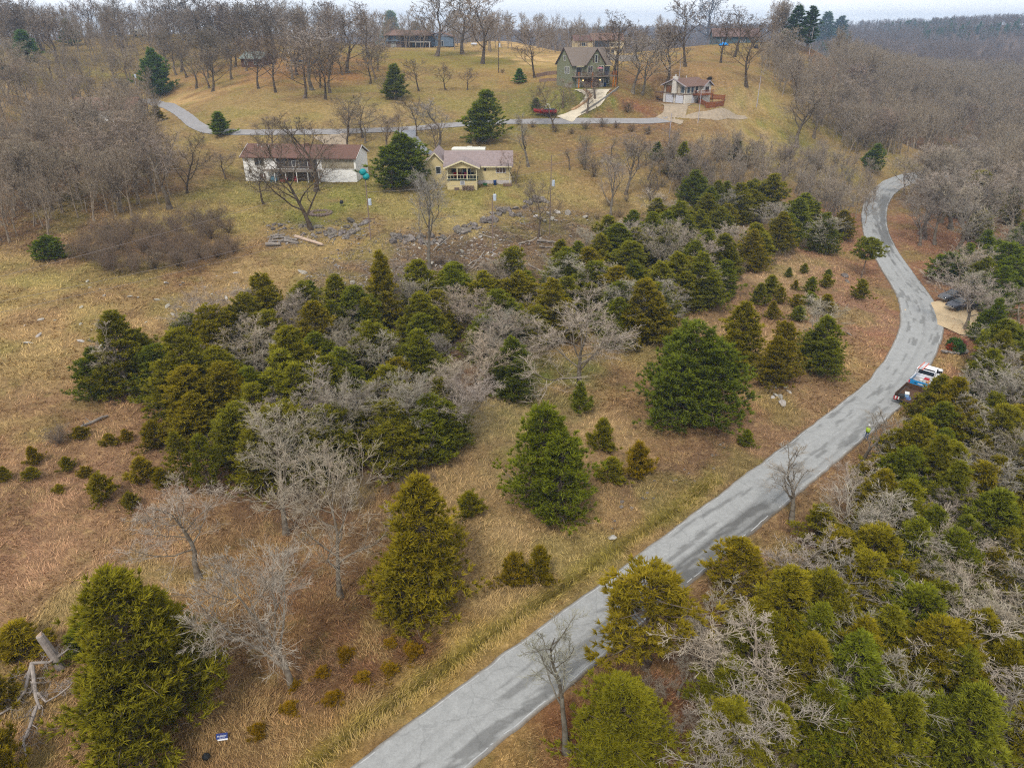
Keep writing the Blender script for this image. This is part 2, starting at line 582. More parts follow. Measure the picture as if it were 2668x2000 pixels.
# ------------------------------------------------------------------ ground colour: what grows or lies there
GC = [  # display x, y, colour of the material as pictured
    (100, 720, 166, 134, 88), (60, 640, 164, 140, 84), (20, 780, 165, 138, 88), (150, 900, 160, 124, 88), (60, 1150, 160, 122, 90), (250, 1200, 162, 126, 90), (100, 1250, 166, 128, 94),
    (180, 1330, 172, 138, 96), (350, 1350, 150, 116, 72), (560, 1550, 134, 104, 66), (700, 1450, 122, 86, 58), (850, 1400, 126, 90, 62), (800, 1330, 122, 86, 58), (640, 1600, 150, 116, 74),
    (900, 1500, 168, 138, 74), (1000, 1420, 168, 138, 76), (700, 1620, 160, 126, 68), (1200, 1280, 172, 142, 86), (1300, 1180, 160, 130, 84), (1150, 1180, 170, 142, 96), (1050, 1250, 162, 134, 86),
    (1400, 1080, 136, 108, 78), (1300, 950, 168, 138, 94), (1400, 1000, 158, 124, 84), (1500, 1000, 152, 118, 84), (1650, 950, 150, 118, 86),
    (1600, 900, 138, 98, 70), (1750, 870, 156, 124, 88), (1850, 780, 166, 136, 88), (1850, 680, 152, 114, 90), (1700, 640, 148, 112, 86), (1400, 830, 164, 130, 88), (1100, 900, 160, 140, 92), (1160, 830, 122, 128, 58),
    (1450, 740, 152, 124, 84), (1640, 600, 165, 134, 98), (600, 600, 164, 136, 88), (750, 530, 162, 136, 84), (1000, 480, 162, 142, 88), (900, 430, 148, 132, 74), (500, 480, 158, 136, 80), (440, 540, 150, 120, 78),
    (680, 440, 130, 128, 58), (640, 420, 140, 128, 70), (1080, 430, 146, 136, 70), (1300, 400, 156, 130, 82), (1250, 370, 150, 124, 76), (1200, 420, 156, 136, 82), (1280, 330, 140, 112, 72), (700, 240, 160, 134, 82), (900, 200, 150, 128, 76), (1000, 125, 138, 124, 56),
    (1060, 130, 134, 122, 50), (650, 150, 156, 112, 66), (800, 262, 162, 138, 88), (560, 250, 156, 132, 82), (1100, 110, 184, 150, 94), (1140, 128, 214, 176, 116), (1090, 92, 214, 176, 116), (1180, 160, 160, 128, 72), (1500, 150, 158, 124, 80),
    (1650, 110, 158, 126, 76), (1450, 160, 152, 120, 76), (1650, 290, 168, 142, 80), (1700, 310, 138, 134, 66), (1600, 260, 176, 150, 110), (1750, 330, 160, 132, 86), (1000, 540, 110, 90, 72),
    (900, 560, 118, 98, 76), (1100, 520, 108, 90, 70), (1200, 500, 112, 92, 70), (680, 600, 132, 112, 84), (800, 600, 118, 96, 74), (200, 400, 122, 96, 72), (100, 300, 126, 100, 74), (30, 480, 120, 92, 66), (330, 560, 136, 104, 72), (2000, 300, 118, 92, 72),
    (1850, 200, 132, 88, 62), (1900, 260, 126, 90, 66), (2150, 250, 112, 92, 78), (2150, 450, 116, 90, 68), (1930, 500, 150, 108, 82), (1960, 560, 146, 104, 78), (1500, 1600, 126, 88, 66), (1300, 1640, 138, 92, 60), (1900, 1300, 106, 78, 58), (2150, 1100, 100, 74, 54),
    (2150, 1500, 110, 74, 54), (1350, 1500, 132, 92, 66), (1700, 1500, 116, 82, 62), (1000, 800, 118, 88, 68), (600, 1000, 118, 88, 66), (400, 900, 150, 112, 84), (1500, 600, 112, 90, 64), (850, 800, 112, 84, 62), (2050, 720, 154, 106, 80), (2060, 800, 156, 116, 84),
    (1250, 195, 118, 118, 56), (1270, 205, 112, 116, 50), (1330, 215, 136, 88, 62), (450, 170, 160, 124, 76), (160, 150, 140, 120, 70), (330, 235, 196, 160, 104), (1420, 200, 142, 106, 74), (1350, 270, 128, 98, 68),
]
GC += [(1400, 1062, 118, 94, 70), (1470, 1036, 112, 88, 66), (1350, 1095, 120, 96, 70), (1540, 1005, 118, 92, 68), (1250, 1130, 160, 132, 86), (1440, 1100, 150, 114, 78), (1330, 1000, 160, 128, 88), (1300, 1080, 160, 130, 84)]
_gcP = np.array([atS(g[0], g[1])[:2] for g in GC])
_gcC = np.array([lin(g[2:5]) for g in GC]) / 1.42
def ground_col(x, y):
    out = np.empty((len(x), 3))
    xw = x + (fbm(x / 6.0, y / 6.0, 3) - 0.5) * 9 * (1 + np.hypot(x, y) / 120)
    yw = y + (fbm(x / 6.0 + 90, y / 6.0, 3) - 0.5) * 9 * (1 + np.hypot(x, y) / 120)
    for i in range(0, len(x), 20000):
        d2 = (xw[i:i + 20000, None] - _gcP[None, :, 0]) ** 2 + (yw[i:i + 20000, None] - _gcP[None, :, 1]) ** 2
        w = 1.0 / (d2 + 4.0) ** 2
        out[i:i + 20000] = (w @ _gcC) / w.sum(1, keepdims=True)
    r = np.hypot(x, y)
    wf = sstep(r, 420, 700)[:, None]
    far = np.array(lin((120, 98, 84))) / GAIN
    out = out * (1 - wf) + far * wf
    g = out.mean(1, keepdims=True)
    out = g + (out - g) * 0.93
    # leaf litter and moss come and go in patches
    p1 = sstep(fbm(x / 4.2 + 11, y / 4.2 + 3, 4), 0.50, 0.66)[:, None] * (1 - wf) * 0.42
    out = out * (1 - p1) + np.array(lin((128, 100, 74))) / 1.42 * p1
    p2 = sstep(fbm(x / 7.5 + 71, y / 7.5 + 33, 4), 0.54, 0.70)[:, None] * (1 - wf) * 0.38
    out = out * (1 - p2) + np.array(lin((132, 128, 66))) / 1.42 * p2
    # ditch line and straw verge along the near stretch of road
    m = (x > -25) & (x < 60) & (y > 8) & (y < 75)
    if m.any():
        dd, _ = dist_line(x[m], y[m], DITCH)
        o = out[m]
        w1 = (np.exp(-(dd / 0.85) ** 2) * 0.75)[:, None]
        o = o * (1 - w1) + np.array(lin((128, 118, 40))) / 1.42 * w1
        w2 = (np.exp(-(dd / 0.26) ** 2) * 0.85)[:, None]
        o = o * (1 - w2) + np.array(lin((70, 58, 26))) / 1.42 * w2
        out[m] = o
    return out

# grid: fine under the drone's view, coarser behind it
ang = np.concatenate([np.linspace(-62, 62, 470), np.linspace(70, 290, 34)])
rads = np.concatenate([[4.0, 8.0, 11.0], np.geomspace(14, 2600, 470)])
A_, R_ = np.meshgrid(np.radians(ang), rads)
gx, gy = R_ * np.sin(A_), R_ * np.cos(A_)
gzv = ground_z(gx.ravel(), gy.ravel())
nA, nR = len(ang), len(rads)
ii, jj = np.meshgrid(np.arange(nR - 1), np.arange(nA), indexing='ij')
a0 = (ii * nA + jj).ravel(); a1 = (ii * nA + (jj + 1) % nA).ravel()
F4 = np.stack([a0, a1, a1 + nA, a0 + nA], 1)
Vg = np.stack([gx.ravel(), gy.ravel(), gzv], 1)
cen = len(Vg)
Vg = np.concatenate([Vg, [[0, 0, gz(0, 0)]]])
F3 = np.stack([np.full(nA, cen), (np.arange(nA) + 1) % nA, np.arange(nA)], 1)
gcol = ground_col(Vg[:, 0], Vg[:, 1])

m_ground, nt, b = mat_new("ground_cover")
at_n = N(nt, "ShaderNodeAttribute", attribute_name="gcol")
tc = N(nt, "ShaderNodeTexCoord")
def gn(scale, detail, rough=0.6, dist=0.0):
    n = N(nt, "ShaderNodeTexNoise")
    n.inputs['Scale'].default_value, n.inputs['Detail'].default_value = scale, detail
    n.inputs['Roughness'].default_value, n.inputs['Distortion'].default_value = rough, dist
    nt.links.new(tc.outputs['Object'], n.inputs['Vector'])
    return n
n1, n2, n3, n4 = gn(0.22, 5), gn(1.3, 6, 0.7, 0.6), gn(6.5, 6, 0.75, 1.0), gn(0.5, 4)
def mulcol(prev, noise, lo, hi, f0=0.3, f1=0.7):
    mr = N(nt, "ShaderNodeMapRange")
    mr.inputs[1].default_value, mr.inputs[2].default_value = f0, f1
    mr.inputs[3].default_value, mr.inputs[4].default_value = lo, hi
    nt.links.new(noise.outputs[0], mr.inputs[0])
    mx = N(nt, "ShaderNodeMixRGB", blend_type='MULTIPLY')
    mx.inputs[0].default_value = 1.0
    nt.links.new(prev, mx.inputs[1])
    nt.links.new(mr.outputs[0], mx.inputs[2])
    return mx.outputs[0]
def tintcol(prev, noise, c, f0, f1, amt):
    mr = N(nt, "ShaderNodeMapRange")
    mr.inputs[1].default_value, mr.inputs[2].default_value = f0, f1
    mr.inputs[3].default_value, mr.inputs[4].default_value = 0, amt
    nt.links.new(noise.outputs[0], mr.inputs[0])
    mx = N(nt, "ShaderNodeMixRGB")
    nt.links.new(mr.outputs[0], mx.inputs[0])
    nt.links.new(prev, mx.inputs[1])
    mx.inputs[2].default_value = c
    return mx.outputs[0]
c = at_n.outputs['Color']
c = tintcol(c, n4, alb(128, 122, 66), 0.52, 0.72, 0.40)
c = tintcol(c, n1, alb(146, 108, 80), 0.54, 0.74, 0.30)
c = tintcol(c, n2, alb(200, 168, 112), 0.52, 0.74, 0.55)
c = mulcol(c, n2, 0.66, 1.28)
c = mulcol(c, n3, 0.45, 1.50)
nt.links.new(c, b.inputs['Base Color'])
b.inputs['Roughness'].default_value = 1.0
b.inputs['Specular IOR Level'].default_value = 0.0
bp = N(nt, "ShaderNodeBump")
bp.inputs['Strength'].default_value, bp.inputs['Distance'].default_value = 0.8, 0.16
nt.links.new(n3.outputs[0], bp.inputs['Height'])
nt.links.new(bp.outputs[0], b.inputs['Normal'])

ground = link("ground", mesh_np("ground", Vg, F4[:, ::-1], F3[:, ::-1], [m_ground], {"gcol": gcol}, smooth=True))
tag(ground, "rough tan and russet winter grass with leaf litter over the whole slope", kind='structure')

# ------------------------------------------------------------------ main road
m_road, nt, b = mat_new("worn_asphalt")
at_n = N(nt, "ShaderNodeAttribute", attribute_name="rcol")
tc = N(nt, "ShaderNodeTexCoord")
n2, n3, n4 = gn(0.9, 5), gn(9.0, 5, 0.7), gn(3.0, 6, 0.7)
c = mulcol(at_n.outputs['Color'], n2, 0.90, 1.07)
c = mulcol(c, n4, 0.88, 1.08)
c = mulcol(c, n3, 0.86, 1.12)
vo = N(nt, "ShaderNodeTexVoronoi", feature='DISTANCE_TO_EDGE'); vo.inputs['Scale'].default_value = 0.28
ds = N(nt, "ShaderNodeMixRGB", blend_type='ADD'); ds.inputs[0].default_value = 0.9
nt.links.new(tc.outputs['Object'], ds.inputs[1]); nt.links.new(n2.outputs['Color'], ds.inputs[2]); nt.links.new(ds.outputs[0], vo.inputs['Vector'])
ck = N(nt, "ShaderNodeMapRange"); ck.inputs[1].default_value, ck.inputs[2].default_value = 0.004, 0.016; ck.inputs[3].default_value, ck.inputs[4].default_value = 0.86, 1.0
nt.links.new(vo.outputs['Distance'], ck.inputs[0])
cm = N(nt, "ShaderNodeMixRGB", blend_type='MULTIPLY'); cm.inputs[0].default_value = 1.0
nt.links.new(c, cm.inputs[1]); nt.links.new(ck.outputs[0], cm.inputs[2]); c = cm.outputs[0]
nt.links.new(c, b.inputs['Base Color'])
b.inputs['Roughness'].default_value = 0.9
NC = 26
us = np.linspace(0, 1, NC)
# finer along the road
NS = 1100
tt = np.linspace(0, NR - 1, NS)
def rs(A): return np.stack([np.interp(tt, np.arange(NR), A[:, k]) for k in range(A.shape[1])], 1)
Lf, Rf = rs(ROAD_L), rs(ROAD_R)
Sf = np.interp(tt, np.arange(NR), ROAD_S)
_dn = (Rf - Lf) / np.linalg.norm(Rf - Lf, axis=1)[:, None]
Lf = Lf + _dn * ((fbm(Sf * 0.55, Sf * 0, 4) - 0.5) * 0.28)[:, None]      # ragged, broken edges
Rf = Rf + _dn * ((fbm(Sf * 0.60 + 50, Sf * 0, 4) - 0.5) * 0.32)[:, None]
RP = Lf[:, None, :] * (1 - us)[None, :, None] + Rf[:, None, :] * us[None, :, None]
crown = 0.05 * (1 - (2 * us - 1) ** 2)
ROAD_Z = 0.035
rise = np.interp(np.arange(NS), [0, NS * 0.9, NS - 1], [0, 0, 0.0])
RV = np.concatenate([RP, np.broadcast_to(ROAD_Z + crown[None, :, None] + rise[:, None, None], (NS, NC, 1))], 2).reshape(-1, 3)
U = np.broadcast_to(us[None, :], (NS, NC)).ravel(); Vv = np.broadcast_to(Sf[:, None], (NS, NC)).ravel()
light, dark = lin((174, 174, 171)) / GAIN, lin((116, 115, 112)) / GAIN
nz = fbm(U * 5 + 3, Vv * 0.09, 4)
nz2 = fbm(U * 22, Vv * 0.35 + 70, 4)
w = 0.10 * (nz > 0) * nz
lane = np.exp(-((U - 0.58) / 0.018) ** 2) * sstep(nz2, 0.26, 0.40) * 0.85                    # worn centre joint
streak = np.exp(-((U - 0.80) / 0.05) ** 2) * sstep(nz2, 0.50, 0.60) * 0.7 + np.exp(-((U - 0.42) / 0.05) ** 2) * sstep(nz2, 0.57, 0.66) * 0.6
def band(v, a, b_, e=1.5): return sstep(v, a, a + e) * (1 - sstep(v, b_ - e, b_))
_vS = lambda px, py: float(ROAD_S[int(np.argmin(((ROAD_C - atz(px, py, 0)[:2]) ** 2).sum(1)))])
vA, vB = _vS(1480, 1650), _vS(1980, 1290)
vC, vD = _vS(2330, 650), _vS(2280, 560)
edge = 0.57 + 0.05 * (fbm(Vv * 0.5, U * 0 + 3, 3) - 0.5)
lanepatch = sstep(U, edge - 0.008, edge + 0.008) * band(Vv, vA, vB, 2.5) * (0.55 + 0.65 * sstep(nz2, 0.40, 0.55))  # older, smoother asphalt in the right lane
far_patch = band(Vv, _vS(2335, 745), _vS(2300, 500), 6) * sstep(U, 0.48, 0.52) * sstep(fbm(U * 6, Vv * 0.12 + 9, 3), 0.40, 0.52) * 0.9
far_p2 = band(Vv, _vS(2290, 620), _vS(2290, 500), 6) * sstep(fbm(U * 5 + 30, Vv * 0.16, 3), 0.50, 0.60) * 0.7
blots = sstep(fbm(U * 9 + 11, Vv * 0.22 + 5, 3), 0.63, 0.70) * 0.65 * (Vv < vB + 75)
near_blot = (U > 0.72) * sstep(fbm(U * 8, Vv * 0.5, 4), 0.50, 0.60) * band(Vv, 0, vA + 6, 4) * 0.75
joint2 = np.exp(-((U - 0.985) / 0.02) ** 2) * 0.6
dk = np.clip(np.maximum.reduce([lane, streak, lanepatch, far_patch, far_p2, blots, near_blot, joint2]), 0, 1)
rcol = light[None] * (1 - dk[:, None]) + dark[None] * dk[:, None]
trk = np.maximum.reduce([np.exp(-((U - c_) / 0.045) ** 2) for c_ in (0.16, 0.40, 0.66, 0.88)])
rcol = rcol * (1 - 0.10 * trk * fbm(U * 3, Vv * 0.05 + 4, 2))[:, None]
grit = (sstep(0.05 - U, 0, 0.05) + sstep(U - 0.955, 0, 0.045)) * (0.25 + 0.9 * fbm(Vv * 0.9, U * 9, 3))
rcol = rcol * (1 - np.clip(grit, 0, .8)[:, None]) + (lin((140, 122, 100)) / GAIN)[None] * np.clip(grit, 0, .8)[:, None]
i2, j2 = np.meshgrid(np.arange(NS - 1), np.arange(NC - 1), indexing='ij')
q = (i2 * NC + j2).ravel()
RF = np.stack([q, q + 1, q + NC + 1, q + NC], 1)
# skirts give the slab its thickness at both edges
nv = len(RV)
skL = RV[0::NC].copy(); skR = RV[NC - 1::NC].copy()
dirn = Rf - Lf; dirn /= np.linalg.norm(dirn, axis=1)[:, None]
skL[:, :2] -= dirn * 0.12; skL[:, 2] -= 0.30
skR[:, :2] += dirn * 0.12; skR[:, 2] -= 0.55
k = np.arange(NS - 1)
SF1 = np.stack([nv + k, k * NC, (k + 1) * NC, nv + k + 1], 1)
SF2 = np.stack([k * NC + NC - 1, nv + NS + k, nv + NS + k + 1, (k + 1) * NC + NC - 1], 1)
rcol_all = np.concatenate([rcol, np.tile(lin((92, 88, 84)) / GAIN, (2 * NS, 1))])
road = link("road", mesh_np("road", np.concatenate([RV, skL, skR]), np.concatenate([RF, SF1, SF2]), None, [m_road], {"rcol": rcol_all}, smooth=False))
tag(road, "pale worn two-lane road curving past the thicket", kind='structure')

m_line = plain("faded_line_paint", alb(184, 184, 182), 0.8, var=0.25, scale=1.6, dirt=alb(156, 156, 154))
def road_strip(name, u0, u1, z, mat, label, s0=0.0, s1=1e9, brk=None):
    m = (Sf >= s0) & (Sf <= s1)
    ids = np.where(m)[0]
    a = Lf * (1 - u0) + Rf * u0
    b_ = Lf * (1 - u1) + Rf * u1
    V = np.empty((len(ids) * 2, 3))
    V[0::2, :2], V[1::2, :2] = a[ids], b_[ids]
    V[0::2, 2] = ROAD_Z + 0.05 * (1 - (2 * np.clip(u0, 0, 1) - 1) ** 2) + z
    V[1::2, 2] = ROAD_Z + 0.05 * (1 - (2 * np.clip(u1, 0, 1) - 1) ** 2) + z
    k = np.arange(len(ids) - 1) * 2
    if brk is not None:
        k = k[brk(Sf[ids[:-1]])]
    o = link(name, mesh_np(name, V, np.stack([k, k + 1, k + 3, k + 2], 1), None, [mat]), road)
    return o
def gaps(th):
    return lambda s: fbm(s * 0.45 + th, s * 0 + th, 3) > 0.40
road_strip("edge_line", 0.034, 0.050, 0.008, m_line, "", brk=gaps(2.0))
road_strip("edge_line", 0.948, 0.964, 0.008, m_line, "", brk=gaps(9.0))

# gravel and old tarmac shoulder along the left edge
def ribbon(name, pts, halfw, mat, label, lift=0.05, kind='structure', cross=6, n=160, z=None):
    P = smooth_line(pts, n)
    T = np.gradient(P, axis=0); T /= np.linalg.norm(T, axis=1)[:, None]
    Nn = np.stack([T[:, 1], -T[:, 0]], 1)
    hw = np.interp(np.linspace(0, 1, n), np.linspace(0, 1, len(np.atleast_1d(halfw))), np.atleast_1d(halfw)) if np.ndim(halfw) else np.full(n, halfw)
    hw = hw * (1 + 0.10 * (fbm(np.arange(n) * 0.35, np.zeros(n), 3) - 0.5))
    cs = np.linspace(-1, 1, cross)
    Q = P[:, None, :] + Nn[:, None, :] * (cs[None, :, None] * hw[:, None, None])
    zz = ground_z(Q[..., 0].ravel(), Q[..., 1].ravel()) + lift
    V = np.concatenate([Q.reshape(-1, 2), zz[:, None]], 1)
    i, j = np.meshgrid(np.arange(n - 1), np.arange(cross - 1), indexing='ij')
    q = (i * cross + j).ravel()
    o = link(name, mesh_np(name, V, np.stack([q, q + cross, q + cross + 1, q + 1], 1), None, [mat], smooth=True))
    return tag(o, label, kind=kind)
m_upper = plain("upper_road_tarmac", alb(160, 156, 154), 0.9, var=0.10, scale=0.7)
m_gravel = plain("pale_gravel", alb(176, 158, 134), 0.95, var=0.16, scale=1.2)
m_conc = plain("pale_concrete", alb(226, 212, 186), 0.85, var=0.07, scale=0.8)
m_conc2 = plain("tan_concrete_apron", alb(216, 190, 150), 0.9, var=0.08, scale=0.8)
P2 = lambda L: [at(x, y)[:2] for x, y in L]
ribbon("upper_road", P2(UP_PX), 1.75, m_upper, "narrow grey lane running across the hillside behind the houses", 0.09, n=260)
ribbon("driveway", P2([(860, 352), (872, 366), (880, 384), (876, 402)]), [4.5, 3.0, 2.6, 3.0], m_gravel, "gravel drive dropping from the lane to the white house", 0.10, n=50)
ribbon("driveway", P2([(1058, 340), (1072, 360), (1090, 385), (1112, 402)]), [2.4, 1.8, 1.8, 2.2], plain("drive_tarmac", alb(150, 152, 158), 0.9), "grey drive dropping from the lane to the yellow house", 0.10, n=50)
ribbon("driveway", P2([(1470, 312), (1500, 296), (1530, 276), (1548, 258), (1550, 244), (1545, 234)]), [2.9, 1.9, 1.8, 2.1, 3.2, 5.2], m_conc, "pale concrete drive curving up to the green house", 0.14, n=90)
ribbon("driveway", P2([(1740, 316), (1756, 300), (1760, 286), (1762, 272)]), [3.8, 3.0, 3.2, 4.4], m_gravel, "gravel drive in front of the white garage house", 0.10, n=60)
ribbon("driveway", [atz(x, y, 0.0)[:2] for x, y in [(2425, 838), (2480, 830), (2530, 812), (2580, 800)]], [5.2, 5.4, 5.2, 5.0], m_conc2, "tan concrete pull-in beside the bend of the road", 0.16, n=50)
ribbon("path", P2([(1780, 309), (1860, 304), (1910, 300), (1945, 306)]), [0.6, 1.5, 1.5, 0.5], m_gravel, "spread of grey gravel below the garage house fence", 0.08, n=50)
ribbon("path", P2([(2640, 330), (2660, 360), (2690, 400)]), [4.0, 6.0, 6.0], plain("river_stones", alb(190, 190, 190)), "pale gravel bar among the trees at the right edge", 0.3, n=40)
# ------------------------------------------------------------------ buildings
def obox(mb, o, u, n, a0, a1, d0, d1, z0, z1):
    """box in a wall's own frame: a along the wall, d outward, z up"""
    P = lambda a, d, z: (o[0] + u[0] * a + n[0] * d, o[1] + u[1] * a + n[1] * d, z)
    v = [P(a0, d0, z0), P(a1, d0, z0), P(a1, d1, z0), P(a0, d1, z0), P(a0, d0, z1), P(a1, d0, z1), P(a1, d1, z1), P(a0, d1, z1)]
    return mb.add(v, [(0, 3, 2, 1), (4, 5, 6, 7), (0, 1, 5, 4), (1, 2, 6, 5), (2, 3, 7, 6), (3, 0, 4, 7)])

FRONT = lambda y=0.0: ((0, y), (1, 0), (0, -1))
LEFT = lambda x=0.0: ((x, 0), (0, 1), (-1, 0))
RIGHT = lambda x=0.0: ((x, 0), (0, 1), (1, 0))
m_pane = glassy("dark_pane")
m_paneb = glassy("blue_pane", (0.05, 0.07, 0.09, 1), 0.2)
m_wframe = plain("white_trim", alb(236, 234, 228), 0.6, var=0.05)
m_browntrim = plain("brown_trim", alb(112, 82, 66), 0.7, var=0.1)
m_shadowroom = plain("porch_dark", (0.05, 0.045, 0.045, 1), 0.9)  # near-black colour for painted shade panels; also the barrow wheel

def window(root, wall, a, z0, w, h, n=2, frame=None, pane=None, t=0.09, name="window", rows=1):
    o, u, nn = wall
    mb = MB()
    obox(mb, o, u, nn, a - t, a + w + t, 0.003, 0.07, z0 - t, z0)
    obox(mb, o, u, nn, a - t, a + w + t, 0.003, 0.07, z0 + h, z0 + h + t)
    obox(mb, o, u, nn, a - t, a, 0.003, 0.07, z0, z0 + h)
    obox(mb, o, u, nn, a + w, a + w + t, 0.003, 0.07, z0, z0 + h)
    for i in range(1, n):
        obox(mb, o, u, nn, a + w * i / n - t * .45, a + w * i / n + t * .45, 0.004, 0.06, z0, z0 + h)
    for i in range(1, rows):
        obox(mb, o, u, nn, a, a + w, 0.004, 0.05, z0 + h * i / rows - t * .3, z0 + h * i / rows + t * .3)
    f = mb.build(name, frame or m_wframe, root)
    p = MB()
    for i in range(n):
        q = MB(); obox(q, o, u, nn, a + w * i / n + t * .1, a + w * (i + 1) / n - t * .1, 0.002, 0.03, z0 + 0.01, z0 + h - 0.01)
        q.build("pane", pane or m_pane, f)
    return f

def door(root, wall, a, z0, w, h, mat, frame=None, name="door", glass=0.0, panels=0):
    o, u, nn = wall
    mb = MB(); obox(mb, o, u, nn, a, a + w, 0.002, 0.06, z0, z0 + h)
    d = mb.build(name, mat, root)
    t = 0.10
    fb = MB()
    obox(fb, o, u, nn, a - t, a, 0.003, 0.09, z0, z0 + h + t)
    obox(fb, o, u, nn, a + w, a + w + t, 0.003, 0.09, z0, z0 + h + t)
    obox(fb, o, u, nn, a, a + w, 0.003, 0.09, z0 + h, z0 + h + t)
    fb.build("frame", frame or m_wframe, d)
    if glass:
        g = MB(); obox(g, o, u, nn, a + w * .22, a + w * .78, 0.061, 0.07, z0 + h * (1 - glass), z0 + h * .92); g.build("pane", m_pane, d)
    for i in range(panels):
        g = MB(); obox(g, o, u, nn, a + 0.06, a + w - 0.06, 0.061, 0.085, z0 + h * i / panels + 0.05, z0 + h * (i + 1) / panels - 0.05); g.build("panel", mat, d)
    if not panels:
        g = MB(); obox(g, o, u, nn, a + w * .84, a + w * .92, 0.061, 0.11, z0 + h * .45, z0 + h * .49); g.build("handle", m_browntrim, d)
    return d

def gable_roof(mb, x0, x1, y0, y1, ze, zr, axis='x', oh=0.5, og=0.4, th=0.16):
    if axis == 'x':
        m = (y0 + y1) / 2; sl = (zr - ze) / (m - y0); e = ze - oh * sl
        pts = [(x0 - og, y0 - oh, e), (x0 - og, m, zr), (x0 - og, y1 + oh, e), (x0 - og, y1 + oh, e + th), (x0 - og, m, zr + th), (x0 - og, y0 - oh, e + th)]
        mb.prism(pts, (x1 - x0 + 2 * og, 0, 0))
    else:
        m = (x0 + x1) / 2; sl = (zr - ze) / (m - x0); e = ze - oh * sl
        pts = [(x0 - oh, y0 - og, e), (m, y0 - og, zr), (x1 + oh, y0 - og, e), (x1 + oh, y0 - og, e + th), (m, y0 - og, zr + th), (x0 - oh, y0 - og, e + th)]
        mb.prism(pts, (0, y1 - y0 + 2 * og, 0))
    return mb

def gable_body(mb, x0, x1, y0, y1, zb, ze, zr, axis='x'):
    if axis == 'x':
        m = (y0 + y1) / 2
        mb.prism([(x0, y0, zb), (x0, y1, zb), (x0, y1, ze), (x0, m, zr), (x0, y0, ze)], (x1 - x0, 0, 0))
    else:
        m = (x0 + x1) / 2
        mb.prism([(x0, y0, zb), (x1, y0, zb), (x1, y0, ze), (m, y0, zr), (x0, y0, ze)], (0, y1 - y0, 0))
    return mb

def rake_trim(mb, x0, x1, y0, ze, zr, oh=0.5, w=0.2, d=0.05):
    """fascia boards along the slopes of a front gable at y0 (facing -y)"""
    m = (x0 + x1) / 2; sl = (zr - ze) / (m - x0); e = ze - oh * sl
    for s in (-1, 1):
        xe = m + s * ((x1 - x0) / 2 + oh)
        mb.prism([(xe, y0, e - w * .4), (m, y0, zr - w * .4), (m, y0, zr + w), (xe, y0, e + w)], (0, -d, 0))
    return mb

def root_at(name, label, cat, px, py, yaw, dz=0.0):
    P = at(px, py); P[2] += dz
    return thing(name, label, cat, P, yaw), P

def railing(root, p0, p1, z, h, mat, gap=0.35, name="railing"):
    p0, p1 = np.array(p0, float), np.array(p1, float)
    L = np.linalg.norm(p1 - p0); u = (p1 - p0) / L
    mb = MB()
    nrm = (-u[1], u[0])
    obox(mb, p0, u, nrm, 0, L, -0.04, 0.04, z + h - 0.07, z + h)
    obox(mb, p0, u, nrm, 0, L, -0.03, 0.03, z + 0.08, z + 0.14)
    k = int(L / gap)
    for i in range(k + 1):
        obox(mb, p0, u, nrm, i * L / max(k, 1) - 0.025, i * L / max(k, 1) + 0.025, -0.025, 0.025, z + 0.14, z + h - 0.07)
    return mb.build(name, mat, root)

# ---- white ranch house with the brown roof
A, B = at(641, 470), atz(931, 477, at(641, 470)[2])
W = float(np.linalg.norm(B[:2] - A[:2])); yaw = math.atan2(B[1] - A[1], B[0] - A[0])
h = thing("white_house", "long white two-level house with a plain brown gable roof behind a forked bare tree", "house", A, yaw)
m_wh = lined("white_siding", (.80, .78, .74, 1), (.70, .68, .64, 1), 4.0, 2, var=0.10)
m_brroof = lined("brown_shingles", alb(124, 90, 76), alb(106, 76, 64), 3.4, 2, var=0.12)
D = 9.0
mb = MB(); gable_body(mb, 0, W, 0, D, -2.0, 5.0, 6.8)
mb.build("wall", m_wh, h)
gable_roof(MB(), 0, W, 0, D, 5.05, 6.86, oh=0.55, og=0.45).build("roof", m_brroof, h)
for xx in (W + 0.40, -0.46):
    m = D / 2; sl = 1.81 / m
    for s in (-1, 1):
        ye = m + s * (m + .55)
        mb = MB(); mb.prism([(xx, ye, 5.05 - .55 * sl - .05), (xx, m, 6.80), (xx, m, 7.06), (xx, ye, 5.05 - .55 * sl + .20)], (0.06, 0, 0)); mb.build("fascia", m_wframe, h)
fr = FRONT(0)
# balcony and porch as flat panels on the middle of the front
px0, px1 = W * 0.30, W * 0.66
mb = MB(); mb.box(px0, px1, -0.05, -0.004, 2.75, 4.8); mb.build("balcony_shadow_panel", m_shadowroom, h)  # flat dark panel, paints the shade inside the balcony
mb = MB(); mb.box(px0, px1, -0.05, -0.004, -0.1, 2.35); mb.build("porch_panel", plain("porch_wall", alb(128, 112, 96), 0.9), h)
mb = MB(); mb.box(W * .20, W * .70, -2.1, -0.06, 2.38, 2.62); mb.build("balcony_floor", plain("grey_deck", alb(150, 140, 128), 0.9), h)
railing(h, (W * .20, -2.05), (W * .70, -2.05), 2.62, 0.9, plain("weathered_rail", alb(150, 132, 118), 0.9), 0.28)
for q in range(6):
    xx = W * (0.205 + 0.49 * q / 5)
    MB().box(xx - .08, xx + .08, -2.08, -1.92, -0.4, 2.38).build("post", m_wframe, h)
window(h, fr, W * .105, 3.35, 2.0, 1.35, 2)
window(h, fr, W * .135, 0.55, 1.2, 1.1, 1, pane=glassy("curtained_pane", (0.10, 0.055, 0.045, 1), 0.3))
window(h, fr, W * .44, 3.1, 1.4, 1.2, 2)
door(h, fr, W * .58, 2.65, 0.95, 2.05, plain("brown_door", alb(96, 70, 58)))
mb = MB()
obox(mb, (0, 0), (1, 0), (0, -1), W * .70, W * .985, 0.003, 0.05, 2.72, 2.86)
mb.build("trim_board", m_wframe, h)
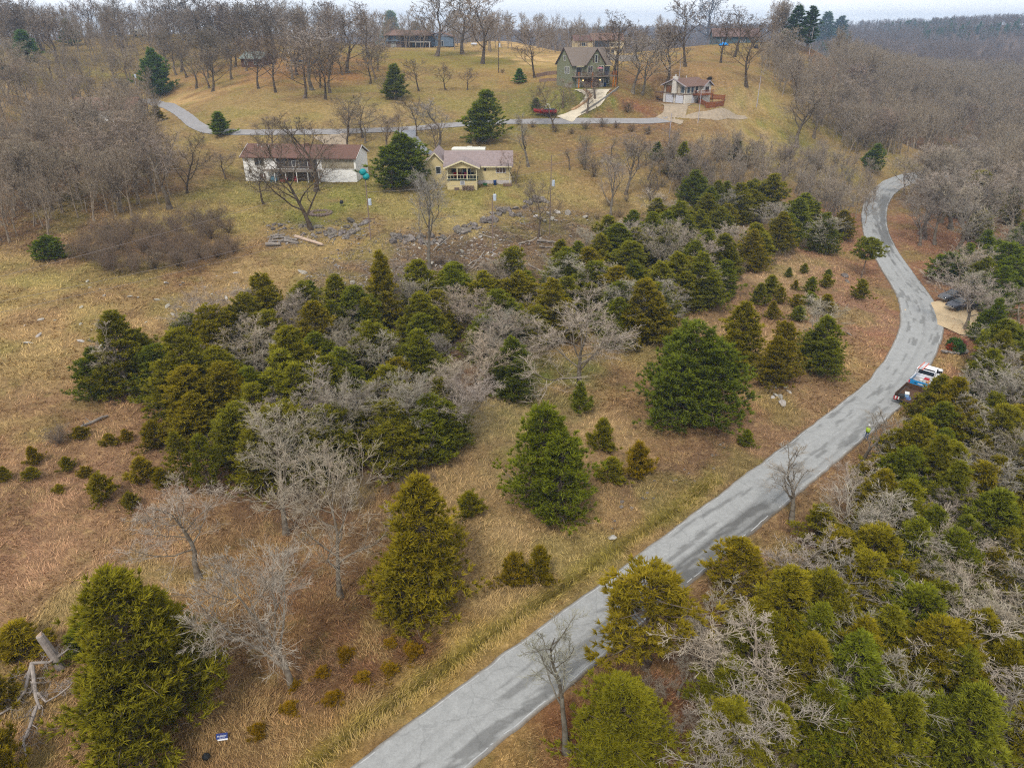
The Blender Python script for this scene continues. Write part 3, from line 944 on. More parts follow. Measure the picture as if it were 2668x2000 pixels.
mb = MB(); obox(mb, (0, 0), (1, 0), (0, -1), W * .70, W * .985, 0.002, 0.03, 2.86, 4.7)
mb.build("wall_panel", lined("stained_siding", alb(190, 178, 152), alb(170, 158, 134), 4.0, 2, var=0.16), h, label="water-stained cream siding")
for q, (fx, fy) in enumerate([(.06, .22), (.10, .30), (.165, .30), (.22, .30)]):
    zz = 5.05 + 1.81 * (1 - fy * 1.1) + .15
    MB().lathe([(0.09, 0), (0.09, 0.38), (0.16, 0.40), (0.16, 0.5), (0, 0.52)], 8, (W * fx + .8, D * .5 * (1 - fy * 1.1), zz - .1)).build("roof_vent", m_wframe, h, smooth=False)
MB().box(W * .52, W * .55, 3.6, 4.3, 6.2, 7.3).build("chimney", m_browntrim, h)
# things kept on the porch: each its own
def prop_in(root, name, label, cat, lx, ly, build, mat, lz=None):
    M = Matrix.Translation(root.location) @ Matrix.Rotation(root.rotation_euler.z, 4, 'Z')
    p = M @ Vector((lx, ly, 0))
    z = gz(p.x, p.y) if lz is None else root.location.z + lz
    t = thing(name, label, cat, (p.x, p.y, z), root.rotation_euler.z)
    build(t, mat)
    return t
def b_chair(t, mat):
    MB().box(-.32, .32, -.30, .30, .36, .46).build("seat", mat, t, 0.02)
    MB().box(-.32, .32, .24, .34, .46, 1.05).build("backrest", mat, t, 0.02)
    for sx in (-.26, .22):
        for sy in (-.26, .22):
            MB().box(sx, sx + .06, sy, sy + .06, 0, .36).build("leg", mat, t)
    for sx in (-.38, .32):
        MB().box(sx, sx + .06, -.28, .3, .60, .66).build("armrest", mat, t)
def b_tarp(t, mat):
    mb = MB()
    mb.lathe([(0.85, 0), (0.88, .35), (0.75, .85), (0.4, 1.12), (0, 1.18)], 10)
    o = mb.build("cover", mat, t, smooth=True); o.scale = (1.05, .7, 1)
    MB().lathe([(0.9, 0), (0.9, .06), (0, .07)], 10).build("hem", mat, t).scale = (1.05, .7, 1)
def b_crate(t, mat, w=.6, d=.5, hh=.5):
    for z in (0.02, .2, .38):
        MB().box(-w, w, -d, -d + .03, z, z + .13).build("slat", mat, t); MB().box(-w, w, d - .03, d, z, z + .13).build("slat", mat, t)
        MB().box(-w, -w + .03, -d + .03, d - .03, z, z + .13).build("slat", mat, t); MB().box(w - .03, w, -d + .03, d - .03, z, z + .13).build("slat", mat, t)
    MB().box(-w + .03, w - .03, -d + .03, d - .03, 0.02, .05).build("base", mat, t)
m_red = plain("faded_red", alb(190, 44, 54), 0.6); m_teal = plain("teal_tarp", alb(66, 118, 138), 0.5)
prop_in(h, "tarp_cover", "blue-grey tarpaulin over a heap at the white house porch", "tarpaulin", W * .27, -0.9, b_tarp, m_teal)
prop_in(h, "lawn_chair", "red lawn chair under the white house balcony, left of two", "chair", W * .38, -1.1, b_chair, m_red)
prop_in(h, "lawn_chair", "red lawn chair under the white house balcony, right of two", "chair", W * .47, -1.0, b_chair, m_red)
prop_in(h, "wooden_crate", "reddish wooden crate under the white house balcony", "crate", W * .345, -0.8, b_crate, plain("red_wood", alb(140, 78, 56)))
prop_in(h, "wooden_crate", "yellow-brown wooden crate at the right end of the white house porch", "crate", W * .655, -0.9, b_crate, plain("yellow_wood", alb(190, 140, 50)))

# ---- yellow house with the gabled porch
A = at(1166, 494)
h = thing("yellow_house", "pale yellow house with mauve-grey roof and a gabled porch on a tall base", "house", A, 0.0)
m_y = lined("yellow_siding", alb(232, 212, 158), alb(218, 196, 140), 5.0, 2, var=0.07)
m_yt = plain("cream_trim", alb(238, 226, 184), 0.6, var=0.05)
m_mroof = lined("mauve_shingles", alb(164, 146, 142), alb(146, 128, 126), 3.4, 2, var=0.13)
# main body
mb = MB(); gable_body(mb, -0.6, 13.0, 3.5, 12.0, -1.5, 4.15, 6.3); mb.build("wall", m_y, h)
gable_roof(MB(), -0.6, 13.0, 3.5, 12.0, 4.2, 6.36).build("roof", m_mroof, h)
mb = MB(); obox(mb, *FRONT(3.5), 5.95, 13.1, 0.45, 0.58, 3.86, 4.10); mb.build("fascia", m_yt, h)
mb = MB(); obox(mb, *FRONT(3.5), 6.1, 13.0, 0.003, 0.05, -1.4, 1.25); mb.build("foundation_wall", plain("white_block", alb(214, 204, 196), 0.8), h)
# left wing with its own front gable
mb = MB(); gable_body(mb, -5.0, -0.62, 4.6, 14.5, -1.5, 4.2, 6.4, 'y'); mb.build("wing_wall", m_y, h)
gable_roof(MB(), -5.0, -0.62, 4.6, 14.5, 4.25, 6.46, 'y', og=.45).build("wing_roof", m_mroof, h)
rake_trim(MB(), -5.0, -0.62, 4.14, 4.25, 6.46).build("bargeboard", m_yt, h)
window(h, FRONT(4.6), -2.6, 2.4, 0.9, 1.3, 1)
# porch
MB().box(0, 6.05, 0.0, 3.48, -1.2, 1.85).build("porch_base", m_y, h)
MB().box(-0.05, 6.10, -0.12, 3.47, 1.853, 2.0).build("porch_floor", plain("green_deck", alb(58, 74, 66), 0.9), h)
for xx in (0.02, 2.0, 4.02, 5.88):
    MB().box(xx, xx + .15, -0.02, 0.13, 2.0, 4.2).build("post", m_yt, h)
MB().prism([(-0.05, 0.0, 4.2), (6.10, 0.0, 4.2), (6.10, 0.0, 4.45), (3.03, 0.0, 5.55), (-0.05, 0.0, 4.45)], (0, .14, 0)).build("porch_gable", m_y, h)
gable_roof(MB(), -0.1, 6.15, -0.2, 7.6, 4.42, 5.66, 'y', oh=.55, og=.35).build("porch_roof", m_mroof, h)
rake_trim(MB(), -0.1, 6.15, -0.56, 4.42, 5.66, oh=.55).build("bargeboard", m_yt, h)
railing(h, (0.1, 0.05), (5.9, 0.05), 2.0, 0.95, m_yt, 0.62)
MB().box(0.05, 6.0, 3.40, 3.47, 2.0, 4.2).build("porch_back_wall", m_y, h)
window(h, ((0, 3.40), (1, 0), (0, -1)), 0.75, 2.9, 0.7, 0.9, 1, frame=m_browntrim)
door(h, ((0, 3.40), (1, 0), (0, -1)), 3.0, 2.0, 1.6, 2.05, m_pane, name="patio_door")
window(h, FRONT(3.5), 9.9, 2.75, 1.9, 1.05, 3, pane=glassy("brown_pane", (0.06, 0.035, 0.025, 1), .25))
window(h, FRONT(3.5), 7.45, 3.2, 0.28, 0.45, 1, frame=m_browntrim)
window(h, FRONT(0.0), 2.7, 1.05, 0.75, 0.6, 1, pane=glassy("grey_vent", (0.2, 0.2, 0.21, 1), .5))
mb = MB()
obox(mb, *FRONT(0.0), 1.45, 2.35, 0.004, 0.5, -0.35, 0.45); mb.build("wood_box", plain("old_box", alb(120, 100, 88)), h)
mb = MB(); mb.tube([(5.98, -0.12, 4.25), (5.98, -0.12, -0.6)], 0.06); mb.build("downpipe", m_yt, h)
mb = MB(); obox(mb, *FRONT(3.5), 12.55, 12.7, 0.05, 0.18, -0.5, 4.0); mb.build("downpipe", m_yt, h)
yh = h
for q, (lx, lab, mt) in enumerate([(1.45, "red chair on the yellow house porch, left of three", m_red), (2.5, "dark red chair on the yellow house porch, middle of three", plain("dark_red", alb(120, 30, 40))), (3.6, "pink-red chair on the yellow house porch, right of three", plain("pink_red", alb(196, 36, 84)))]):
    prop_in(h, "porch_chair", lab, "chair", lx, 2.2, b_chair, mt, 2.0)
def b_grill(t, mat):
    MB().lathe([(0.05, .75), (.32, .82), (.36, .98), (.30, 1.14), (0.05, 1.22)], 12).build("bowl", mat, t, smooth=True)
    for a in (0, 2.1, 4.2):
        MB().tube([(.25 * math.cos(a), .25 * math.sin(a), .85), (.38 * math.cos(a), .38 * math.sin(a), 0)], .025).build("leg", mat, t)
prop_in(h, "grill", "black kettle grill at the right end of the yellow house porch", "grill", 5.1, 1.6, b_grill, plain("black_enamel", (0.02, 0.02, 0.022, 1), .4), 2.0)
def b_stack(t, mat):
    for r_ in range(6):
        for c_ in range(8):
            MB().tube([(-1.15 + .3 * c_ + .08 * (r_ % 2), -.3, .1 + .17 * r_), (-1.15 + .3 * c_ + .08 * (r_ % 2), .35, .1 + .17 * r_)], .095, 6).build("log", mat, t)
prop_in(h, "wood_stack", "long firewood stack against the yellow porch base", "firewood", 4.25, -0.55, b_stack, plain("firewood", alb(146, 122, 104), .9, var=.2))
def b_barrow(t, mat):
    MB().prism([(-.5, -.32, .75), (.5, -.32, .75), (.28, -.2, .3), (-.25, -.2, .3)], (0, .6, 0)).build("tray", mat, t, .02)
    MB().lathe([(.2, -.04), (.2, .04), (0, .041)], 10, (.5, 0, .2)).build("wheel", m_shadowroom, t)
    for s in (-.2, .3):
        MB().tube([(-1.0, s, .62), (.45, s * .4, .25)], .025).build("handle", m_browntrim, t)
        MB().tube([(-.25, s, .4), (-.3, s, 0)], .025).build("leg", m_browntrim, t)
prop_in(h, "wheelbarrow", "green wheelbarrow at the right foot of the yellow porch", "wheelbarrow", 7.6, 1.9, b_barrow, plain("green_tub", alb(34, 96, 46), .5))
def b_bin(t, mat):
    MB().lathe([(.28, 0), (.34, .9), (.36, .95), (0, 1.05)], 12).build("body", mat, t, smooth=True)
    MB().lathe([(.38, .95), (.38, 1.0), (0, 1.08)], 12).build("lid", mat, t)
prop_in(h, "barrel", "blue and white barrel by the yellow house wall", "barrel", 9.6, 2.7, b_bin, plain("blue_barrel", alb(44, 84, 150), .5))
prop_in(h, "wood_box", "brown slatted box at the yellow house's right corner", "crate", 12.2, 2.3, lambda t, m: b_crate(t, m, .9, .5, 1.0), plain("brown_box", alb(124, 98, 80)))

# ---- green house with the wraparound deck
A = at(1489, 229)
W = 12.6
h = thing("green_house", "tall green two-gable house with a curved deck and orange posts above the pale drive", "house", A, rad(24))
m_g = lined("green_siding", alb(140, 142, 112), alb(124, 126, 98), 5.0, 2, var=0.06)
m_groof = lined("grey_shingles", alb(136, 122, 110), alb(120, 106, 96), 3.0, 2, var=0.09)
m_orange = plain("orange_post", alb(214, 132, 46), 0.6, var=.08)
mb = MB(); gable_body(mb, 0, W, 0, 9.5, -2.5, 6.1, 10.2); mb.build("wall", m_g, h)
gable_roof(MB(), 0, W, 0, 9.5, 6.15, 10.28, oh=.55, og=.35).build("roof", m_groof, h)
g0, g1 = W * .34, W * .80
mb = MB(); gable_body(mb, g0, g1, -1.0, 4.7, 3.1, 6.3, 10.0, 'y'); mb.build("front_gable", m_g, h)
gable_roof(MB(), g0, g1, -1.0, 4.7, 6.36, 10.08, 'y', oh=.4, og=.35, th=.16).build("gable_roof", m_groof, h)
m_dkt = plain("dark_rake", alb(84, 58, 46), .7)
rake_trim(MB(), g0, g1, -1.36, 6.36, 10.08, oh=.4, w=.18).build("bargeboard", m_dkt, h)
mb = MB()
m_ = 4.75; sl = 4.13 / m_
for s in (-1, 1):
    ye = m_ + s * (m_ + .55)
    mb.prism([(-.36, ye, 6.15 - .55 * sl), (-.36, m_, 10.22), (-.36, m_, 10.46), (-.36, ye, 6.15 - .55 * sl + .24)], (-.06, 0, 0))
mb.build("bargeboard", m_dkt, h)
gw = FRONT(-1.0)
m_pw = plain("shutter_brown", alb(96, 72, 66), .7)
cxg = (g0 + g1) / 2
window(h, gw, cxg - .35, 6.6, .7, 1.9, 1)
for s in (-1.05, .75):
    mb = MB(); obox(mb, *gw, cxg + s, cxg + s + .3, 0.004, .05, 6.6, 8.2); mb.build("shutter", m_pw, h)
window(h, gw, g0 + .35, 3.9, 1.5, 1.7, 2); window(h, gw, g1 - 1.9, 3.9, 1.5, 1.7, 2)
f0 = FRONT(0.0)
door(h, f0, 1.3, 3.12, 1.8, 2.1, m_pane, name="patio_door"); door(h, f0, W * .84, 3.12, 1.6, 2.1, m_paneb, name="patio_door")
for (a, b_) in ((1.1, 3.4), (W * .82, W * .98)):
    mb = MB(); obox(mb, *f0, a, b_, .004, .9, 5.55, 5.72); mb.build("awning", m_yt, h)
lw = LEFT(0.0)
window(h, lw, 1.6, 3.7, 1.1, 1.7, 2); window(h, lw, 3.3, 3.7, 1.1, 1.7, 2); window(h, lw, 4.1, 7.0, 1.2, 1.3, 2)
mb = MB(); obox(mb, *lw, 0, 4.0, .003, .06, -2.5, .9); mb.build("foundation", plain("grey_block", alb(168, 164, 154)), h)
# deck: curved front
mb = MB()
nseg = 14
arc = [(-0.1 + (W + 1.1) * i / nseg, -2.3 - 0.9 * math.sin(PI * i / nseg)) for i in range(nseg + 1)]
poly = [(x, y, 2.85) for x, y in arc] + [(W + 1.0, 0 - .01, 2.85), (-0.1, -0.01, 2.85)]
mb.prism(poly, (0, 0, .26)).build("deck", plain("deck_grey", alb(150, 136, 120), .8), h)
m_rail = plain("deck_rail", alb(104, 70, 58), .7)
mb = MB(); mb2 = MB()
for i in range(nseg):
    a_, b_ = np.array(arc[i]), np.array(arc[i + 1]); a_ = a_ + (0, .08); b_ = b_ + (0, .08)
    L = np.linalg.norm(b_ - a_); u = (b_ - a_) / L; nn = (-u[1], u[0])
    obox(mb, a_, u, nn, 0, L, -.05, .05, 4.05, 4.13); obox(mb, a_, u, nn, 0, L, -.03, .03, 3.2, 3.27)
    for k in range(5):
        obox(mb, a_, u, nn, L * k / 5, L * k / 5 + .04, -.02, .02, 3.27, 4.05)
mb.build("railing", m_rail, h)
for xx, yy, top in ((1.0, -2.25, 4.2), (5.0, -3.05, 4.2), (W - .3, -2.45, 4.3), (W + .85, -2.0, 4.3)):
    MB().box(xx, xx + .3, yy, yy + .3, -.6, top).build("post", m_orange, h)
# lower front
m_gdoor = lined("cedar_garage_door", alb(128, 78, 46), alb(104, 62, 36), 2.0, 2, var=.08)
door(h, f0, W * .31, 0.0, 4.9, 2.3, m_gdoor, m_browntrim, "garage_door", panels=4)
door(h, f0, 1.7, 0.0, 1.0, 2.1, m_wframe, glass=.6); door(h, f0, W * .76, 0.0, 1.0, 2.1, m_wframe, glass=.55)
window(h, f0, W * .90, .9, .9, 1.3, 1)
m_lamp, nt, b = mat_new("porch_lamp"); b.inputs['Emission Color'].default_value = (1, .62, .2, 1); b.inputs['Emission Strength'].default_value = 3.0
for xx in (W * .285, W * .735):
    q = MB(); obox(q, *f0, xx, xx + .16, .02, .2, 1.75, 2.0); q.build("lamp", m_lamp, h)
gh = h
prop_in(h, "wheeled_bin", "blue wheeled bin under the green house deck", "bin", W * .86, -.6, b_bin, plain("bin_blue", alb(40, 80, 150), .5), 0.05)
def b_table(t, mat):
    MB().lathe([(.6, .70), (.6, .75), (0, .751)], 14).build("top", mat, t); MB().tube([(0, 0, 0), (0, 0, 2.2)], .03).build("pole", m_wframe, t)
    MB().lathe([(1.15, 1.95), (.6, 2.2), (0, 2.35)], 8).build("parasol", plain("pink_parasol", alb(190, 120, 130)), t)
prop_in(h, "patio_table", "round table with a faded parasol on the green house deck", "table", W * .62, -2.4, b_table, m_wframe, 3.12)

# garden wall and kerb
def wall_run(name, label, cat, pts, hgt, th, mat, cap=None, dz=0.0, brick=False):
    W_ = [at(x, y) for x, y in pts]
    t = thing(name, label, cat, W_[0], 0)
    o = W_[0]
    for i in range(len(W_) - 1):
        a, b_ = W_[i] - o, W_[i + 1] - o
        d = (b_ - a)[:2]; L = np.linalg.norm(d); u = d / L; nn = np.array((-u[1], u[0]))
        mb = MB()
        c = [(a + np.array([*(nn * s * th / 2), 0])) for s in (-1, 1)] ; e = [(b_ + np.array([*(nn * s * th / 2), 0])) for s in (-1, 1)]
        low = np.array([0, 0, -1.0]); up = np.array([0, 0, hgt + dz])
        v = [c[0] + low, e[0] + low, e[1] + low, c[1] + low, c[0] + up, e[0] + up, e[1] + up, c[1] + up]
        mb.add(v, [(0, 3, 2, 1), (4, 5, 6, 7), (0, 1, 5, 4), (1, 2, 6, 5), (2, 3, 7, 6), (3, 0, 4, 7)])
        mb.build("section", mat, t)
    return t
m_stone = plain("stacked_stone", alb(150, 122, 104), .9, var=.22, scale=2.5)
wall_run("garden_wall", "brown timber and stone wall left of the green house", "wall", [(1398, 202), (1425, 196), (1450, 194), (1462, 196)], 1.1, .35, m_stone)
wall_run("garden_wall", "low stone wall at the green house's left foot", "wall", [(1405, 214), (1430, 212), (1464, 212)], .9, .35, m_stone)
wall_run("drive_kerb", "grey retaining kerb along the right side of the pale drive", "kerb", [(1514, 298), (1535, 284), (1560, 268), (1580, 254), (1605, 236), (1612, 230)], .45, .35, plain("kerb_grey", alb(150, 144, 134)))
wall_run("drive_kerb", "tan stone border along the left side of the pale drive", "kerb", [(1490, 288), (1510, 276), (1530, 262), (1540, 250), (1530, 240), (1522, 235)], .3, .9, plain("border_tan", alb(196, 158, 116), .9, var=.2, scale=3))

# ---- long beige house above
A = at(1497, 141); A[2] -= .3
W = 21.5
h = thing("beige_house", "long beige house with brown roof, dark screened porch and a concrete terrace wall", "house", A, rad(4))
m_b = plain("beige_stucco", alb(226, 206, 164), .85, var=.05)
m_oroof = lined("orange_brown_shingles", alb(146, 114, 98), alb(128, 98, 84), 3.0, 2, var=.12)
m_proof = lined("purple_brown_shingles", alb(128, 92, 86), alb(110, 78, 74), 3.0, 2, var=.12)
mb = MB(); gable_body(mb, 0, 7.6, 0, 9, -2.5, 5.6, 7.6); mb.build("wall", m_b, h)
gable_roof(MB(), -.3, 7.2, 0, 9, 5.65, 7.68).build("roof", m_proof, h)
mb = MB(); gable_body(mb, 7.62, W, -1.2, 9.5, -2.5, 5.8, 8.4); mb.build("wing_wall", m_b, h)
gable_roof(MB(), 7.62, W, -1.2, 9.5, 5.85, 8.46, og=.5).build("wing_roof", m_oroof, h)
window(h, FRONT(0), 3.0, 3.5, 1.6, 1.3, 2); window(h, FRONT(0), 6.6, 1.3, .5, .4, 1)
door(h, FRONT(0), 3.2, 0, 1.4, 2.0, m_pane)
for s in (2.4, 4.8):
    mb = MB(); obox(mb, *FRONT(0), s, s + .35, .004, .05, 3.4, 4.9); mb.build("shutter", m_pw, h)
fw = FRONT(-1.2)
mb = MB(); obox(mb, *fw, 7.9, 15.0, .004, .04, 2.9, 5.4); mb.build("porch_screen", glassy("dark_screen", (.03, .032, .04, 1), .4), h)
for q in range(4):
    mb = MB(); obox(mb, *fw, 7.9 + q * 2.36, 8.05 + q * 2.36, .041, .10, 2.9, 5.4); mb.build("screen_post", m_browntrim, h)
mb = MB(); obox(mb, *fw, 7.7, W, .004, .8, 2.5, 2.72); mb.build("balcony", m_b, h)
mb = MB(); obox(mb, *fw, 7.9, 15.2, .004, .04, -.1, 2.4); mb.build("patio_shadow_panel", glassy("painted_shadow", (.02, .022, .03, 1), .3), h)  # dark sheet on the wall, painted shade under the balcony
for q in range(5):
    mb = MB(); obox(mb, *fw, 7.7 + q * 1.9, 7.95 + q * 1.9, .3, .55, -.5, 2.5); mb.build("post", m_b, h)
window(h, fw, 15.6, 3.4, 1.4, 1.3, 2); window(h, fw, 18.2, 3.4, 1.8, 1.3, 2); window(h, fw, 16.2, .8, 1.2, 1.2, 2); window(h, fw, 19, .8, 1.6, 1.2, 2)
wall_run("terrace_wall", "long grey concrete retaining wall below the beige house", "wall", [(1566, 154), (1600, 158), (1640, 160), (1662, 158)], 2.0, .5, plain("stained_concrete", alb(176, 168, 158), .9, var=.18, scale=.6))

# ---- white and brown garage house
A = at(1784, 271)
h = thing("garage_house", "white house with two garage doors, brown trim and an upper wooden deck", "house", A, rad(38))
# local frame: x along the right-hand facade, y along the back; garage gable faces -x side
m_gw = lined("cream_board", alb(222, 212, 190), alb(200, 188, 166), 1.6, 0, var=.06)
m_whp = plain("white_lower", alb(238, 232, 220), .8, var=.05)
m_tan = lined("tan_roof", alb(132, 102, 88), alb(116, 88, 76), 3.0, 2, var=.10)
GW, GL = 8.0, 9.0
mb = MB(); gable_body(mb, 0, GL, 0, GW, 2.35, 4.6, 6.2); mb.build("upper_wall", m_gw, h)
MB().box(0, GL, 0, GW, -1.5, 2.348).build("lower_wall", m_whp, h)
gable_roof(MB(), 0, GL, 0, GW, 4.65, 6.26, oh=.7, og=.8).build("roof", m_tan, h)
mb = MB()
m_ = GW / 2; sl = 1.61 / m_
for s in (-1, 1):
    ye = m_ + s * (m_ + .7)
    mb.prism([(-.82, ye, 4.65 - .7 * sl - .1), (-.82, m_, 6.16), (-.82, m_, 6.44), (-.82, ye, 4.65 - .7 * sl + .18)], (-.06, 0, 0))
mb.build("bargeboard", plain("pale_rake", alb(196, 186, 190)), h)
lw = LEFT(0.0)
m_gd = plain("garage_white", alb(228, 230, 238), .5, var=.03)
door(h, lw, .7, 0, 2.75, 2.05, m_gd, m_browntrim, "garage_door", panels=4)
door(h, lw, 4.3, 0, 2.75, 2.05, m_gd, m_browntrim, "garage_door", panels=4)
mb = MB(); obox(mb, *lw, 0, GW, .004, .06, 2.32, 2.48); mb.build("trim_board", m_browntrim, h)
for a in (.02, 1.9, 3.0, 4.9, 7.85):
    mb = MB(); obox(mb, *lw, a, a + .12, .004, .06, 2.48, 4.7); mb.build("trim_post", m_browntrim, h)
MB().box(-.75, -.06, 3.1, 4.5, -.0 + 2.5, 6.9).build("chimney", m_whp, h)
MB().tube([(-.4, 3.8, 6.9), (-.4, 3.8, 7.5)], .16, 8).build("flue", m_wframe, h)
window(h, lw, 5.3, 2.7, 1.8, 1.7, 1, frame=m_browntrim, pane=glassy("amber_pane", (.16, .07, .03, 1), .25))
window(h, lw, .55, 2.75, 1.2, 1.7, 1, pane=m_paneb)
fr = FRONT(0.0)
window(h, fr, .5, 2.75, 1.1, 1.7, 1, pane=m_paneb); window(h, fr, 2.2, 2.75, 1.0, 1.7, 1, pane=m_paneb); door(h, fr, 4.0, 2.45, 1.0, 2.0, m_pane)
mb = MB(); obox(mb, *fr, 0, GL, .004, .06, 2.30, 2.46); mb.build("trim_board", m_browntrim, h)
m_dk = lined("cedar_deck", alb(158, 90, 48), alb(128, 70, 36), 3.0, 0, var=.1)
MB().box(3.0, 9.4, -2.3, -.07, 2.1, 2.42).build("deck", m_dk, h)
railing(h, (3.0, -2.25), (9.4, -2.25), 2.42, 1.0, m_dk, .22); railing(h, (3.03, -2.25), (3.03, -.1), 2.42, 1.0, m_dk, .22)
for xx in (3.1, 9.2):
    MB().box(xx, xx + .16, -2.25, -2.09, -1.2, 2.1).build("post", m_browntrim, h)
door(h, fr, 2.7, 0, 1.0, 2.0, m_gd)
mb = MB(); gable_body(mb, 6.4, 9.8, -.9, GW, -1.5, 4.6, 5.7, 'y'); mb.build("end_wing", m_whp, h)
gable_roof(MB(), 6.4, 9.8, -.9, GW * .5, 4.64, 5.76, 'y', oh=.5, og=.6).build("end_roof", m_tan, h)
rake_trim(MB(), 6.4, 9.8, -1.52, 4.64, 5.76).build("bargeboard", plain("pale_rake", alb(196, 186, 190)), h)
window(h, FRONT(-.9), 7.4, 2.9, 1.3, 1.2, 2, frame=m_browntrim)
MB().tube([(4.4, 4.0, 6.2), (4.4, 4.0, 6.9)], .1, 8).build("vent_pipe", m_wframe, h)
MB().box(-.05, 3.0, GW + .02, GW + 3.2, 2.3, 2.5).build("side_deck", m_browntrim, h)

# board fence: every board its own piece
def board_fence(label, pts, hgt, mat, bw=.30):
    Wp = [at(x, y) for x, y in pts]
    t = thing("board_fence", label, "fence", Wp[0], 0); o = Wp[0]
    me_cache = {}
    for i in range(len(Wp) - 1):
        a, b_ = Wp[i] - o, Wp[i + 1] - o
        d = (b_ - a)[:2]; L = np.linalg.norm(d); n = max(1, int(L / bw)); yawf = math.atan2(d[1], d[0])
        for k in range(n):
            f = (k + .5) / n; p = a + (b_ - a) * f
            if 'b' not in me_cache:
                me_cache['b'] = MB().box(-bw * .47, bw * .47, -.02, .02, -.4, hgt).mesh("board", mat)
            q = link("board", me_cache['b'], t); q.location = (p[0], p[1], p[2] + R.uniform(-.03, .03)); q.rotation_euler = (0, 0, yawf)
        for z in (.35, hgt - .35):
            mb = MB(); mb.tube([(a[0], a[1], a[2] + z), (b_[0], b_[1], b_[2] + z)], .05, 4); mb.build("rail", mat, t)
        MB().box(a[0] - .07, a[0] + .07, a[1] - .07, a[1] + .07, a[2] - .4, a[2] + hgt + .1).build("post", mat, t)
    return t
m_fence = plain("stained_boards", alb(156, 92, 52), .8, var=.2, scale=2)
board_fence("stained brown board fence enclosing the yard right of the garage house", [(1815, 267), (1840, 282), (1862, 281), (1884, 277), (1888, 262), (1850, 260)], 1.5, m_fence)

# ---- blue-grey ridge house
A = at(1006, 124); A[2] -= .2
W = 20.6
h = thing("blue_house", "blue-grey ridge house with low brown roof above a white-framed patio", "house", A, rad(-3))
m_bl = lined("blue_grey_siding", alb(118, 136, 156), alb(102, 120, 138), 2.2, 0, var=.07)
m_br2 = lined("tan_brown_shingles", alb(142, 112, 98), alb(124, 96, 84), 3.0, 2, var=.08)
MB().box(0, W, 0, 9, 2.7, 5.3).build("upper_wall", m_bl, h)
MB().box(.6, W, .9, 9, -2, 2.698).build("lower_wall", plain("brick_dull", alb(134, 116, 108), .9), h)
mb = MB()
e = 1.0
mb.add([(-e, -e, 5.25), (W + e, -e, 5.25), (W + e, 10, 5.25), (-e, 10, 5.25), (3, 4.5, 7.5), (W - 2, 4.5, 7.2), (-e, -e, 5.05), (W + e, -e, 5.05), (W + e, 10, 5.05), (-e, 10, 5.05)],
       [(0, 1, 5, 4), (1, 2, 5), (2, 3, 4, 5), (3, 0, 4), (0, 6, 7, 1), (1, 7, 8, 2), (2, 8, 9, 3), (3, 9, 6, 0), (6, 9, 8, 7)])
mb.build("roof", m_br2, h)
fr = FRONT(0)
window(h, fr, 1.4, 3.4, 1.7, 1.4, 1, frame=m_browntrim); window(h, fr, 5.6, 3.2, 1.0, 1.5, 1, frame=m_browntrim)
mb = MB(); obox(mb, *fr, 7.0, W - .4, .004, .05, 2.75, 5.0); mb.build("balcony_shadow_panel", m_shadowroom, h)  # no real depth: balcony shade painted as a dark sheet
MB().box(6.8, W, -1.5, -.02, 2.45, 2.69).build("balcony", plain("dull_deck", alb(120, 104, 92)), h)
railing(h, (6.8, -1.45), (W, -1.45), 2.69, .9, plain("dull_rail", alb(110, 96, 88)), .3)
MB().box(11.0, W + .3, -2.6, -1.55, 2.35, 2.6).build("patio_roof", m_wframe, h)
for xx in (11.0, 14.2, W - .1):
    MB().box(xx, xx + .2, -2.6, -2.4, -.6, 2.35).build("post", m_wframe, h)
lf = FRONT(.9)
window(h, lf, 2.2, .1, 2.2, 2.1, 2, pane=glassy("curtain_pane", (.22, .22, .2, 1), .4)); window(h, lf, 12, .1, 2.2, 2.1, 2); window(h, lf, 16, .1, 2.0, 2.1, 2, pane=m_paneb)
# garage wing to the right
MB().box(W + .02, W + 10, 3, 11, .6, 4.6).build("wing_wall", m_bl, h)
mb = MB(); mb.prism([(W - .3, 2.2, 5.6), (W + 4.2, 2.2, 6.6), (W + 10.8, 2.2, 4.6), (W + 10.8, 2.2, 4.4), (W + 4.2, 2.2, 6.38), (W - .3, 2.2, 5.38)], (0, 9.6, 0)); mb.build("wing_roof", m_br2, h)
door(h, FRONT(3), W + 4.6, .9, .9, 2.1, m_pane); window(h, FRONT(3), W + 1.0, 2.6, .7, 1.4, 1, frame=m_browntrim)
MB().box(1.5, 3.0, 4.0, 5.0, 6.8, 8.2).build("chimney", plain("brick_dull", alb(134, 116, 108)), h)

# ---- smaller far houses
def far_house(label, px, py, w, d, hh, rh, yaw, mw, mr, wins, dz=0):
    P = at(px, py); P[2] += dz
    t = thing("house", label, "house", P, yaw)
    mb = MB(); gable_body(mb, 0, w, 0, d, -2.5, hh, hh + rh - .06); mb.build("wall", mw, t)
    gable_roof(MB(), 0, w, 0, d, hh + .05, hh + rh, oh=.7).build("roof", mr, t)
    for (a, z, ww, h_) in wins:
        window(t, FRONT(0), a, z, ww, h_, 2)
    return t
t = far_house("low house with a tan-orange roof on the ridge behind bare trees", 1340, 108, 22, 9, 2.7, 2.4, rad(3), m_b, lined("orange_tan_roof", alb(206, 148, 92), alb(186, 130, 80), 3, 2, var=.1), [(2, 1, 1.6, 1.2), (12, 1, 1.6, 1.2)])
mb = MB(); obox(mb, *FRONT(0), 7.2, 11.0, .004, .05, 0, 2.3); mb.build("carport_shadow_panel", m_shadowroom, t)  # carport shade painted as a dark panel on the front wall
